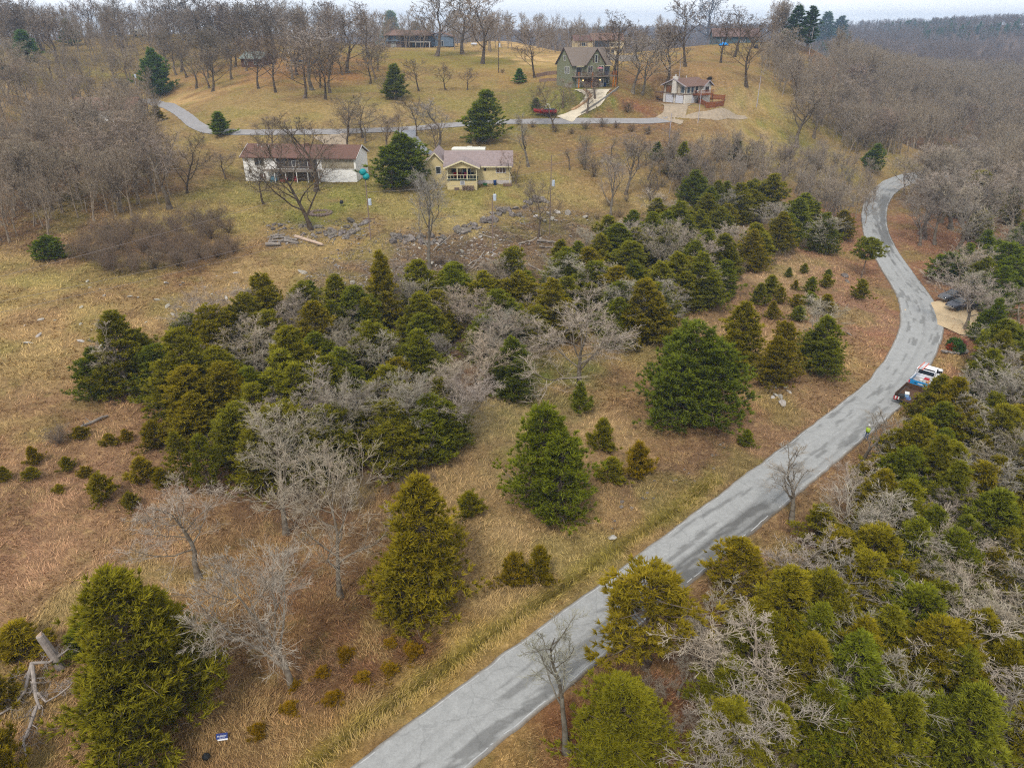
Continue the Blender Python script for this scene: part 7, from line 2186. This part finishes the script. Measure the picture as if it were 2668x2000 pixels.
# propane tank
P = at(1235, 121)
t = thing("propane_tank", "white propane tank on the ridge lawn beside the blue house", "tank", P, rad(-5))
mb = MB()
for (x, r) in [(-1.5, .05), (-1.42, .35), (-1.2, .5), (1.2, .5), (1.42, .35), (1.5, .05)]:
    pass
loft(mb, [[(x, r * math.cos(a), .95 + r * math.sin(a)) for a in np.arange(12) * 2 * PI / 12] for (x, r) in [(-1.5, .05), (-1.42, .35), (-1.2, .5), (1.2, .5), (1.42, .35), (1.5, .05)]])
mb.build("tank", plain("tank_white", alb(226, 230, 240), .4, var=.04), t, smooth=True)
MB().lathe([(.2, 1.42), (.2, 1.62), (0, 1.7)], 10).build("dome", plain("tank_white", alb(226, 230, 240)), t)
for x in (-.9, .9):
    MB().box(x - .1, x + .1, -.35, .35, -.3, .6).build("leg", m_rim, t)
# round fire ring, feeder
P = at(833, 556)
t = thing("fire_ring", "sunken round stone ring in the lawn before the white house", "fire ring", P, 0)
m_rs = plain("ring_stone", alb(140, 120, 108), .9, var=.2)
me = MB().lathe([(.22, -.1), (.25, .1), (.18, .2), (0, .22)], 6).mesh("stone", m_rs)
for ring_, n in ((2.1, 26), (1.5, 20)):
    for k in range(n):
        a = 2 * PI * k / n; o = link("stone", me, t); o.location = (ring_ * math.cos(a), ring_ * math.sin(a), R.uniform(-.05, .05)); o.rotation_euler = (0, 0, R.random() * 6)
P = at(891, 538); t = thing("barbecue", "small black barbecue standing alone on the lawn", "barbecue", P, 0)
MB().lathe([(.2, .5), (.36, .62), (.36, .9), (.2, 1.1), (0, 1.14)], 12).build("bowl", m_tyre, t, smooth=True)
for a in (0, 2.1, 4.2): MB().tube([(.2 * math.cos(a), .2 * math.sin(a), .6), (.34 * math.cos(a), .34 * math.sin(a), 0)], .03).build("leg", m_tyre, t)
# satellite dish by the garage house
P = at(1846, 232); t = thing("satellite_dish", "dark satellite dish on a mast behind the garage house", "dish", P, rad(200))
MB().tube([(0, 0, 0), (0, 0, 2.4)], .05).build("mast", m_tyre, t)
d = MB().lathe([(.02, 0), (.45, .06), (.85, .22), (.86, .24), (.45, .09), (.02, .03)], 16).build("reflector", m_tyre, t); d.location = (0, 0, 2.5); d.rotation_euler = (rad(60), 0, 0)

# ------------------------------------------------------------------ utility poles and lines
m_pole = plain("weathered_pole", alb(150, 128, 116), .9, var=.2, scale=1.2)
m_polew = plain("pale_pole", alb(196, 186, 190), .9, var=.12)
m_can = plain("transformer_grey", alb(206, 216, 228), .5, var=.04)
m_wire = plain("wire_grey", alb(150, 140, 138), .6)
def pole(px, py, top, label, r=.14, mat=None, arm=None, can=None, lamp=False, lean=0.0):
    P = at(px, py); H = height_to(P, top)
    t = thing("utility_pole", label, "utility pole", P, 0)
    MB().tube([(0, 0, -.4), (lean * .5, 0, H * .5), (lean, 0, H)], r, 8, r * .7).build("pole", mat or m_pole, t)
    if arm:
        z = H * arm
        MB().box(-1.0, 1.0, -.06, .06, z - .06, z + .06).build("crossarm", m_browntrim, t)
    if can:
        z = H * can
        c = MB().lathe([(.05, -.55), (.27, -.5), (.27, .45), (.22, .52), (0, .54)], 12, (.42, -.1, z)).build("transformer", m_can, t, smooth=False)
        MB().tube([(.42, -.1, z + .5), (.42, -.1, z + .75)], .05, 6).build("bushing", m_browntrim, c)
    if lamp:
        MB().tube([(lean, 0, H * .97), (lean - .6, -.2, H * 1.0), (lean - 1.0, -.3, H * .99)], .04, 5).build("lamp_arm", m_rim, t)
        MB().lathe([(.05, -.1), (.2, 0), (.05, .12)], 8, (lean - 1.05, -.3, H * .98)).build("lamp_head", m_wframe, t)
    return t, P, H
tp, PP, PH = pole(966, 624, 446, "leaning brown utility pole with teal squirrel covers and a pale transformer", .10, None, .31, .56)
m_tealc = plain("teal_cover", alb(8, 150, 152), .5, var=.05)
for (dx_, z_, rx) in ((-.25, PH * .99, .35), (.22, PH * .93, -.3)):
    c = MB().lathe([(.52, -.28), (.56, 0), (.46, .30), (.2, .42), (0, .44)], 14).build("guard_cover", m_tealc, tp, smooth=True); c.location = (dx_, -.25, z_); c.rotation_euler = (rad(70) + rx, 0, dx_)
pole(1432, 612, 404, "tall thin brown utility pole with a pale transformer right of the yellow house", .09, None, None, .66)
pole(1284, 655, 508, "short grey utility pole with a can on top among the white debris", .10, m_pole, None, .96)
pole(366, 272, 192, "pale utility pole with a white transformer in the left wood", .12, m_polew, None, .92)
pole(358, 292, 232, "brown utility pole with a bent lamp arm beside the left lane", .12, None, None, None, True)
pole(1971, 280, 198, "pale utility pole at the edge of the right hillside wood", .12, m_polew, .96)
pole(1818, 322, 236, "slim grey lamp pole in front of the garage house fence", .10, m_polew, None, None, True)
pole(1768, 218, 140, "tall lamp pole rising behind the garage house chimney", .10, m_polew, None, None, True)
pole(1585, 190, 112, "pale pole beside the green house's right corner", .12, m_polew)
pole(1299, 190, 100, "dark tarred utility pole on the ridge lawn", .13, plain("tarred_pole", alb(84, 70, 66)), None, .8)
pole(1740, 400, 295, "pale utility pole in the brush below the garage house drive", .12, m_polew)
pole(1754, 108, 62, "lamp pole on the ridge left of the white boats", .12, m_polew, None, None, True)
pole(2108, 142, 70, "pale slim pole in front of the ridge pines", .14, m_polew)
def wire(label, A_, B_, sag=.6, r=.016):
    A_, B_ = np.array(A_, float), np.array(B_, float)
    pts = [A_ + (B_ - A_) * f - np.array([0, 0, 4 * sag * f * (1 - f)]) for f in np.linspace(0, 1, 15)]
    o = MB().tube([p - A_ for p in pts], r, 4).build("power_line", m_wire)
    o.location = tuple(A_)
    return tag(o, label, "power line", "power lines over the field")
for k, (z_, x_, pxy) in enumerate([(.98, 0, (-260, 785)), (.33, -.9, (-200, 825)), (.30, .9, (-100, 835))]):
    top = PP + np.array([x_, 0, PH * z_])
    r_ = ray(*pxy); end = np.array([0, 0, CAM_H]) + r_ * 72.0
    wire(["thin power line crossing the field, highest of three", "thin power line crossing the field, middle of three", "thin power line crossing the field, lowest of three"][k], top, end)

for lab, q0, q1 in [("thin power line over the brush below the lane, upper of two", (1432, 612, 408), (1740, 400, 300)), ("thin power line over the brush below the lane, lower of two", (1432, 612, 430), (1740, 400, 316)),
                     ("thin power line between the two tall brown poles", (966, 624, 500), (1432, 612, 440)), ("thin power line from the brush pole to the slim lamp pole", (1740, 400, 305), (1818, 322, 240)), ("thin power line at the right hillside poles", (1818, 322, 240), (1971, 280, 200))]:
    A0, B0 = at(q0[0], q0[1]), at(q1[0], q1[1])
    A0[2] += height_to(A0, q0[2]); B0[2] += height_to(B0, q1[2])
    wire(lab, A0, B0, .8, .02)

# ------------------------------------------------------------------ person by the road
def person(P, yaw):
    t = thing("person", "utility worker in white helmet and yellow hi-vis vest standing on the darker lane", "person", P, yaw)
    me = bpy.data.meshes.new("body")
    J = {'pelvis': (0, 0, .95), 'chest': (.02, 0, 1.25), 'neck': (.02, 0, 1.48), 'headb': (.04, 0, 1.58), 'head': (.05, 0, 1.70),
         'lsh': (.02, .20, 1.42), 'lel': (-.02, .27, 1.14), 'lwr': (.10, .24, .92), 'lha': (.16, .22, .84),
         'rsh': (.02, -.20, 1.42), 'rel': (.0, -.28, 1.14), 'rwr': (.16, -.22, .98), 'rha': (.23, -.19, .93),
         'lhip': (0, .10, .92), 'lkn': (.03, .12, .50), 'lan': (0, .13, .09), 'lto': (.16, .15, .04),
         'rhip': (0, -.10, .92), 'rkn': (.05, -.12, .50), 'ran': (-.02, -.13, .09), 'rto': (.14, -.16, .04)}
    rad_ = {'pelvis': .15, 'chest': .16, 'neck': .06, 'headb': .075, 'head': .095, 'lsh': .075, 'lel': .05, 'lwr': .037, 'lha': .042, 'rsh': .075, 'rel': .05, 'rwr': .037, 'rha': .042,
            'lhip': .10, 'lkn': .065, 'lan': .048, 'lto': .04, 'rhip': .10, 'rkn': .065, 'ran': .048, 'rto': .04}
    ks = list(J)
    E = [('pelvis', 'chest'), ('chest', 'neck'), ('neck', 'headb'), ('headb', 'head'), ('chest', 'lsh'), ('lsh', 'lel'), ('lel', 'lwr'), ('lwr', 'lha'), ('chest', 'rsh'), ('rsh', 'rel'), ('rel', 'rwr'), ('rwr', 'rha'),
         ('pelvis', 'lhip'), ('lhip', 'lkn'), ('lkn', 'lan'), ('lan', 'lto'), ('pelvis', 'rhip'), ('rhip', 'rkn'), ('rkn', 'ran'), ('ran', 'rto')]
    # fingers: five short chains on each hand
    for s, h_ in (('l', 'lha'), ('r', 'rha')):
        b0 = np.array(J[h_])
        for f in range(5):
            n1, n2 = f"{s}f{f}a", f"{s}f{f}b"
            off = np.array([.045 + .008 * (2 - abs(f - 2)), (-.030 + .02 * f) if f < 4 else (.035 if s == 'r' else -.035), -.035 if f < 4 else .0])
            J[n1] = tuple(b0 + off); J[n2] = tuple(b0 + off * np.array([1.5, 1.0, 2.0 if f < 4 else 1.0]))
            rad_[n1] = .010; rad_[n2] = .008; ks += [n1, n2]; E += [(h_, n1), (n1, n2)]
    me.from_pydata([J[k] for k in ks], [(ks.index(a), ks.index(b)) for a, b in E], [])
    o = link("body", me, t)
    sk = o.modifiers.new("skin", 'SKIN')
    for i, k in enumerate(ks):
        me.skin_vertices[0].data[i].radius = (rad_[k], rad_[k] * (1.25 if k in ('chest', 'pelvis') else 1))
    me.skin_vertices[0].data[0].use_root = True
    ss = o.modifiers.new("sub", 'SUBSURF'); ss.levels = ss.render_levels = 2
    m, nt, b = mat_new("worker_clothes")
    tc = N(nt, "ShaderNodeTexCoord"); sp = N(nt, "ShaderNodeSeparateXYZ"); nt.links.new(tc.outputs['Object'], sp.inputs[0])
    rp = N(nt, "ShaderNodeValToRGB"); rp.color_ramp.interpolation = 'CONSTANT'
    mr = N(nt, "ShaderNodeMapRange"); mr.inputs[1].default_value, mr.inputs[2].default_value = 0, 2
    nt.links.new(sp.outputs[2], mr.inputs[0]); nt.links.new(mr.outputs[0], rp.inputs[0])
    el = rp.color_ramp.elements
    el[0].position, el[0].color = 0, (.05, .035, .025, 1)
    el[1].position, el[1].color = .06, (.06, .09, .16, 1)
    for p_, c_ in ((.47, (.30, .30, .33, 1)), (.755, (.55, .32, .22, 1))):
        e = el.new(p_); e.color = c_
    nt.links.new(rp.outputs[0], b.inputs['Base Color'])
    me.materials.append(m)
    vest = MB(); loft(vest, [[(.02 + .19 * math.cos(a), .25 * math.sin(a), z) for a in np.arange(12) * 2 * PI / 12] for z in (.98, 1.2)] + [[(.02 + .16 * math.cos(a), .24 * math.sin(a), 1.46) for a in np.arange(12) * 2 * PI / 12]])
    vest.build("vest", plain("hi_vis", alb(176, 204, 40), .6, var=.04), t, smooth=True)
    MB().lathe([(.150, 1.70), (.142, 1.72), (.128, 1.80), (.07, 1.86), (0, 1.87)], 14, (.05, 0, 0)).build("helmet", plain("helmet_white", alb(240, 240, 236), .4, var=.02), t, smooth=True)
    for s in (-1, 1):
        MB().lathe([(.012, -.008), (.012, .008), (0, .009)], 8, (.142, s * .035, 1.70)).build("eye", m_tyre, t)
    MB().prism([(.14, -.014, 1.685), (.14, .014, 1.685), (.165, 0, 1.66)], (0, 0, -.02)).build("nose", plain("skin_tone", (.55, .32, .22, 1)), t)
    return t
person(atz(2256, 1146, 0.09), rad(210))
# ------------------------------------------------------------------ rocks, logs, litter
m_rockg = mat_bark("grey_rock", alb(104, 96, 90), alb(164, 156, 148))
m_rockw = mat_bark("white_rock", alb(176, 168, 156), alb(216, 212, 204))
m_log = plain("grey_log", alb(150, 140, 130), .95, var=.22, scale=2)
m_logb = plain("bleached_branch", alb(176, 166, 152), .95, var=.2, scale=2)
m_logp = plain("bare_pink_log", alb(208, 182, 160), .9, var=.14, scale=2)
def rock_mesh(seed, flat=.6):
    r_ = np.random.default_rng(seed); bm = bmesh.new(); bmesh.ops.create_icosphere(bm, subdivisions=2, radius=1)
    pl = r_.normal(size=(9, 3)); pl /= np.linalg.norm(pl, axis=1)[:, None]; off = .55 + .35 * r_.random(9)
    for v in bm.verts:
        p = np.array(v.co)
        for n_, d_ in zip(pl, off):
            k = p @ n_ - d_
            if k > 0: p = p - n_ * k
        v.co = (p[0] * 1.15, p[1], p[2] * flat)
    me = bpy.data.meshes.new("rock"); bm.to_mesh(me); bm.free(); return me
RG, RW_ = [], []
for s_ in range(5):
    me = rock_mesh(s_, .45 + .1 * s_); me.materials.append(m_rockg); RG.append(me)
    me = rock_mesh(20 + s_, .4 + .08 * s_); me.materials.append(m_rockw); RW_.append(me)
def rock(px, py, size, label, group, lib, sx=1.0):
    P = at(px, py); o = link("rock", R.choice(lib)); s = size * .5
    o.location = (P[0], P[1], P[2] + s * .15); o.scale = (s * sx * R.uniform(.9, 1.3), s * R.uniform(.7, 1.2), s * R.uniform(.9, 1.6)); o.rotation_euler = (R.uniform(-.6, .6), R.uniform(-.6, .6), R.random() * 6.28)
    k_ = R.uniform(.62, 1.12); o.color = (k_, k_ * R.uniform(.95, 1.0), k_ * R.uniform(.88, 1.0), 1)
    tag(o, label, "rock", group)
for (x, y, s) in [(915, 578, 1.7), (905, 590, 1.3), (925, 590, 1.4), (940, 586, 1.0), (952, 582, 1.5), (958, 577, 1.1), (930, 600, 1.2), (918, 606, 1.4), (908, 612, 1.0)]:
    rock(x, y, s, "slab-like grey boulder in the heap left of the teal-topped pole", "grey boulders by the teal-topped pole", RG)
for k in range(46):
    f = R.random(); x = 795 + f * 115 + R.uniform(-10, 10); y = 596 + R.uniform(-9, 20) + f * 8
    rock(x, y, R.uniform(.45, 1.25), "broken grey stone in the strip below the forked bare tree", "grey stones below the forked tree", RG)
for (x, y, s) in [(700, 592, .9), (715, 588, .8), (735, 590, 1.2), (742, 598, .9), (785, 592, 1.1), (798, 588, .9), (712, 600, .7)]:
    rock(x, y, s, "dark grey rock left of the forked bare tree", "dark rocks left of the forked tree", RG)
for k in range(95):      # rock line along the top of the debris
    f = R.random(); x = 1010 + f * 420; y = 624 - 85 * f + 22 * math.sin(f * 5) + R.uniform(-11, 11)
    rock(x, y, R.uniform(.5, 1.6), "grey rock in the line above the white debris", "grey rocks of the debris line", RG)
for (x, y, s) in [(1208, 602, 1.8), (1190, 594, 1.3), (1260, 578, 1.6), (1275, 576, 1.5), (1335, 562, 1.4), (1350, 562, 1.2)]:
    rock(x, y, s, "large mauve-grey boulder at the top of the debris line", "large boulders of the debris line", RG, 1.3)
for (x, y, s) in [(1430, 560, 1.2), (1438, 574, 1.0), (1418, 578, 1.1), (1452, 556, 1.4), (1480, 558, 1.5), (1525, 566, 1.3), (1448, 577, .9), (1408, 572, .8), (1395, 566, .9)]:
    rock(x, y, s, "pale grey boulder at the right end of the debris line", "pale boulders at the debris line's end", RW_)
for k in range(95):
    f = R.random(); x = 985 + f * 350 + R.uniform(-8, 8); y = 690 - 62 * f + R.uniform(-34, 34)
    rock(x, y, R.uniform(.18, .6), "white chunk of debris scattered on the brushy bank", "white debris chunks", RW_, 1.4)
for k in range(22):
    f = R.random(); x = 770 + f * 190; y = 795 - 75 * f + R.uniform(-10, 14)
    rock(x, y, R.uniform(.25, .7), "white chunk of debris at the left end of the brushy bank", "white debris at the bank's left end", RW_, 1.4)
rock(790, 712, 1.1, "long white slab at the left end of the brushy bank", None, RW_, 1.5)
for k in range(40):
    x, y = R.uniform(10, 640), R.uniform(690, 930); rock(x, y, R.uniform(.2, .7), "flat pale stone lying in the tan field", "pale stones in the tan field", RW_, 1.5)
rock(1594, 1402, .75, "single white stone in the ditch grass beside the road", None, RW_)
for (x, y, s) in [(2014, 1032, .7), (2022, 1028, .8), (2032, 1033, .9), (2038, 1052, 1.1), (2022, 1008, .8), (2046, 1010, .6), (2056, 1024, .6)]:
    rock(x, y, s, "pale boulder in the cluster on the slope above the long straight", "pale boulders above the straight", RW_)
for (x, y, s) in [(1845, 885, .9), (2005, 745, 1.2), (1998, 760, 1.0), (2200, 720, 1.1), (2208, 735, .9), (2212, 870, .5)]:
    rock(x, y, s, "grey ledge rock on the slope inside the bend", "ledge rocks inside the bend", RG, 1.5)
for k in range(26):
    f = R.random(); x = 1560 + f * 330 + R.uniform(-25, 25); y = 1385 - 215 * f + R.uniform(-25, 25)
    rock(x, y, R.uniform(.12, .4), "small stone in the muddy seep beside the road", "stones of the muddy seep", RG)
def log(px0, py0, px1, py1, r, label, mat, group=None, lift=.1, stubs=2):
    a, b_ = at(px0, py0), at(px1, py1); t = thing("log", label, "log", a, 0, group)
    d = b_ - a; mb = MB()
    L_ = np.linalg.norm(d); pts = [np.array([0, 0, r * .7 + lift]) + d * f + np.array([R.uniform(-.04, .04), R.uniform(-.04, .04), R.uniform(-.02, .03)]) * L_ * (r < .25) for f in np.linspace(0, 1, 6)]
    mb.tube(pts, r, 8, r * .7).build("trunk", mat, t)
    for k in range(stubs):
        p = pts[1 + k]; mb = MB(); mb.tube([p, p + np.array([R.uniform(-.6, .6), R.uniform(-.3, .6), R.uniform(.2, .7)])], r * .35, 5, r * .15); mb.build("stub", mat, t)
log(770, 621, 842, 640, .30, "thick pinkish stripped log lying below the forked bare tree", m_logp)
for k, (x0, y0, x1, y1, r) in enumerate([(694, 641, 732, 643, .34), (700, 634, 738, 630, .24), (742, 632, 778, 636, .30), (742, 626, 775, 628, .25), (706, 620, 745, 616, .18), (712, 626, 750, 622, .2), (718, 614, 752, 624, .14), (705, 628, 728, 612, .16), (728, 634, 744, 626, .18)]):
    log(x0, y0, x1, y1, r, "grey cut log in the pile at the left end of the stones", m_log, "logs of the grey pile")
for (x0, y0, x1, y1, r, l) in [(1125, 655, 1175, 612, .09, "long bleached branch leaning over the debris under the slender tree"), (1190, 725, 1262, 662, .10, "long bleached fallen branch at the lower debris edge"), (1212, 718, 1258, 672, .06, "thin bleached branch beside the lower fallen one"),
                               (1350, 640, 1398, 622, .13, "pale straight branch lying right of the small dark tree"), (1398, 632, 1450, 634, .2, "grey log at the right end of the debris"), (1405, 645, 1440, 648, .14, "short grey log below the other at the right end of the debris"),
                               (1248, 612, 1282, 622, .1, "thin white branch among debris right of the can-topped pole"), (205, 1118, 282, 1085, .16, "dark fallen log in the red-brown field"), (1375, 690, 1420, 712, .13, "grey fallen limb below the dark pointed cedar")]:
    log(x0, y0, x1, y1, r, l, m_log if 'white' not in l and 'pale' not in l and 'bleach' not in l else m_logb, None)
for k in range(70):
    f = R.random(); x = 900 + f * 520; y = 745 - 150 * f + R.uniform(-30, 45); a = R.uniform(-40, 40)
    log(x, y, x + a, y + R.uniform(-14, 14), R.uniform(.03, .07), "loose grey stick lying on the brushy debris bank", m_log, "sticks on the debris bank", .02, 1)

# the tangle itself: splintered wood and broken stone too small and too many to pick apart
def band_pts(poly, n):
    X, Y = [], []
    xs, ys = [p_[0] for p_ in poly], [p_[1] for p_ in poly]
    while len(X) < n:
        x, y = R.uniform(min(xs), max(xs)), R.uniform(min(ys), max(ys))
        if in_poly(x, y, poly):
            X.append(x); Y.append(y)
    return list(at_many(X, Y))
BAND = [(880, 640), (1000, 600), (1180, 590), (1330, 540), (1440, 540), (1560, 560), (1500, 620), (1360, 690), (1180, 740), (1000, 760), (820, 800), (760, 760)]
BAND2 = [(690, 585), (900, 570), (990, 575), (960, 620), (860, 640), (700, 650)]
mb = MB()
for p_ in band_pts(BAND, 1100) + band_pts(BAND2, 200):
    a_ = R.random() * 6.28; L_ = R.uniform(.5, 2.2); u_ = np.array([math.cos(a_) * L_, math.sin(a_) * L_, R.uniform(-.1, .5)])
    mb.tube([p_ + np.array([0, 0, .05]), p_ + u_ * .5 + np.array([0, 0, R.uniform(0, .2)]), p_ + u_ + np.array([0, 0, .05])], R.uniform(.02, .06), 3, .015)
tag(mb.build("splintered_wood", plain("weathered_splinters", alb(168, 150, 132), .95, var=.3, scale=.8), None), "tangle of splintered branches over the debris band", kind='stuff')
mb = MB()
for p_ in band_pts(BAND, 700) + band_pts(BAND2, 160):
    s_ = R.uniform(.12, .4); q_ = [np.array([R.uniform(-1, 1), R.uniform(-1, 1), R.uniform(-.3, .8)]) * s_ + p_ for _ in range(5)]
    mb.add(q_, [(0, 1, 2), (0, 2, 3), (0, 3, 4), (1, 2, 3), (1, 3, 4)])
tag(mb.build("rubble", plain("dark_rubble", alb(158, 150, 142), .95, var=.3, scale=.8), None), "broken dark stone chips over the debris band", kind='stuff')

# brush heap by the yellow house
P = at(1308, 545)
t = thing("brush_pile", "small dark brush pile on the lawn right of the yellow house", "brush pile", P, 0)
for k in range(26):
    a, b_ = np.array([R.uniform(-1.6, 1.6), R.uniform(-.5, .5), R.uniform(0, .3)]), np.array([R.uniform(-1.8, 1.8), R.uniform(-.6, .6), R.uniform(.1, .8)])
    MB().tube([a, b_], .05, 4, .02).build("stick", m_log, t)

# ------------------------------------------------------------------ fallen dead tree and broken stump, bottom left
m_deadw = plain("dead_grey_wood", alb(172, 160, 150), .95, var=.2, scale=2.5)
a, b_ = at(163, 1740), at(150, 1732)
H = height_to(a, 1655)
t = thing("broken_stump", "tall broken grey stump standing over the fallen dead tree", "stump", a, 0)
MB().tube([(0, 0, -.3), (-.25, 0, H * .4), (-.62, .0, H)], .30, 10, .24).build("trunk", m_deadw, t)
MB().prism([(-.86, -.05, H - .05), (-.50, -.05, H - .05), (-.42, 0, H + .34)], (0, .1, 0)).build("splinter", m_logp, t)
base = at(95, 1755)
t = thing("fallen_tree", "fallen dead tree with bleached forked limbs in the bottom left corner", "fallen tree", base, 0)
def G3(px, py, z): 
    p = at(px, py); return p - base + np.array([0, 0, z])
limbs = [([(76, 1782, .5), (95, 1755, .9), (100, 1830, .6), (108, 1855, .4)], .24), ([(95, 1755, .9), (70, 1815, .5), (40, 1845, .35), (-20, 1880, .2)], .17), ([(100, 1850, .5), (80, 1900, .35), (62, 1935, .25), (68, 1965, .1)], .17),
         ([(95, 1755, .9), (140, 1752, .9), (175, 1735, 1.1), (195, 1725, 1.3)], .14), ([(105, 1820, .6), (125, 1840, .5), (155, 1830, .6), (190, 1815, .9), (205, 1805, 1.1)], .10)]
rg2 = np.random.default_rng(77)
for pts, r in limbs:
    Q = [G3(*p) for p in pts]
    r *= .72; MB().tube(Q, r, 8, r * .4).build("limb", m_deadw, t)
    Pn = smooth_line(np.array(Q), 8)[None]; Ln = np.array([np.linalg.norm(Q[-1] - Q[0])])
    Rn = np.linspace(r, r * .45, 8)[None]
    P1, R1, L1 = kids(Pn, Rn, Ln, 13, .20, 1.0, rad(30), rad(75), .42, 5, .3, .05, .35, rg2, .3, .3, .02)
    P2, R2, L2 = kids(P1, R1, L1, 8, .2, 1.0, rad(25), rad(70), .5, 4, .3, .0, .5, rg2, .3, .4, .014)
    v1, f1 = tubes(P1, R1, 5, rg2); v2, f2 = tubes(P2, R2, 3, rg2)
    link("branches", mesh_np("branches", np.concatenate([v1, v2]), np.concatenate([f1, f2 + len(v1)]), None, [m_deadw]), t)

# ------------------------------------------------------------------ campaign yard sign and bag
P = at(577, 1930); P[2] += .0
t = thing("yard_sign", "small blue and white yard sign tilted in the brown grass", "sign", P, rad(14)); t.rotation_euler = (rad(-38), 0, rad(10)); t.scale = (.82,) * 3
m_sblue, m_swhite = plain("sign_blue", alb(26, 52, 122), .5, var=.04), plain("sign_white", alb(244, 244, 246), .5, var=.03)
MB().box(-.40, .40, -.012, .012, .30, .70).build("panel", m_sblue, t)
MB().box(-.30, .40, -.011, .013, .20, .298).build("lower_band", m_swhite, t)
for x in (-.28, .28): MB().tube([(x, .02, -.1), (x, .02, .72)], .008, 5).build("stake", m_rim, t)
def letters(txt, size, x, z, mat, y=-.014):
    cu = bpy.data.curves.new("lettering", 'FONT'); cu.body = txt; cu.size = size; cu.align_x = 'CENTER'; cu.extrude = .001
    o = bpy.data.objects.new("lettering", cu); COL.objects.link(o); o.parent = t; o.location = (x, y, z); o.rotation_euler = (PI / 2, 0, 0)
    dg = bpy.context.evaluated_depsgraph_get(); me = bpy.data.meshes.new_from_object(o.evaluated_get(dg)); me.materials.clear(); me.materials.append(mat)
    q = link("lettering", me, t); q.location = o.location; q.rotation_euler = o.rotation_euler
    bpy.data.objects.remove(o); q.name = "lettering"
letters("McBROY", .17, 0, .44, m_swhite); letters("* *", .10, -.02, .60, m_red); letters("FOR JUDGE", .07, .02, .34, m_swhite)
P = at(536, 1968); t = thing("rubbish_bag", "small dark bag dropped in the grass below the yard sign", "bag", P, .5)
MB().lathe([(.05, -.02), (.2, .0), (.24, .12), (.15, .24), (.05, .30)], 10).build("bag", m_tyre, t, smooth=True); MB().lathe([(.05, .30), (.09, .36), (.03, .37)], 8).build("neck", m_tyre, t)

# ------------------------------------------------------------------ flower bed by the pull-in
W_ = [at(x, y) for x, y in [(2452, 918), (2470, 922), (2490, 924), (2512, 922), (2520, 918)]]
t = thing("bed_edging", "curved stone edging of the mulched bed right of the bend", "edging", W_[0], 0)
for i in range(4):
    a, b_ = W_[i] - W_[0], W_[i + 1] - W_[0]; n = max(2, int(np.linalg.norm(b_ - a) / .6))
    for k in range(n):
        p = a + (b_ - a) * (k + .5) / n; o = link("stone", RG[k % 5], t); o.location = tuple(p + [0, 0, .25]); o.scale = (.36, .26, .42); o.rotation_euler = (0, 0, R.random() * 6)
def round_bush(px, py, size, label, c):
    P = at(px, py); t = thing("shrub", label, "shrub", P, 0); rg_ = np.random.default_rng(int(px))
    n = 900; d = rg_.normal(size=(n, 3)); d /= np.linalg.norm(d, axis=1)[:, None]; C = d * (.75 + .28 * rg_.random((n, 1))) * np.array([1, 1, .85]) * size / 2 + np.array([0, 0, size * .42])
    V, F = leaf_tris(C, d + rg_.normal(size=(n, 3)) * .5, size * .16, size * .08, rg_)
    m = mat_leaf("bush_" + str(px), *[tuple(list(np.array(c) * k) + [1]) for k in (.5, 1, 1.5)])
    link("foliage", mesh_np("foliage", V, None, F, [m], {"lv": np.repeat(rg_.random(n), 3)}), t)
    MB().tube([(0, 0, -.2), (0, 0, size * .5)], .06, 6).build("stem", m_cbark, t)
round_bush(2484, 908, 1.7, "clipped green bush in the mulched bed, upper of two", (.05, .10, .015)); round_bush(2493, 918, 1.6, "clipped green bush in the mulched bed, lower of two", (.05, .10, .015))
round_bush(2477, 913, 1.1, "small red-leaved bush in the mulched bed", (.28, .06, .02)); round_bush(2502, 905, 1.3, "low pinkish bush in the mulched bed", (.30, .12, .10))
round_bush(2489, 900, .8, "tiny green bush at the back of the mulched bed", (.06, .09, .02))
# ------------------------------------------------------------------ thin winter haze
hz = MB().box(-2750, 2750, -2750, 2750, -60, 78).build("haze", None)
m_h = bpy.data.materials.new("haze_air"); m_h.use_nodes = True
ntz = m_h.node_tree
for n_ in list(ntz.nodes): ntz.nodes.remove(n_)
ho = ntz.nodes.new("ShaderNodeOutputMaterial"); hv = ntz.nodes.new("ShaderNodeVolumePrincipled")
hv.inputs['Color'].default_value = (0.36, 0.50, 0.70, 1)
hv.inputs['Density'].default_value = 0.00032
hv.inputs['Anisotropy'].default_value = 0.2
ntz.links.new(hv.outputs[0], ho.inputs['Volume'])
hz.data.materials.append(m_h)
tag(hz, "thin bluish winter haze between here and the far hills", kind='stuff')
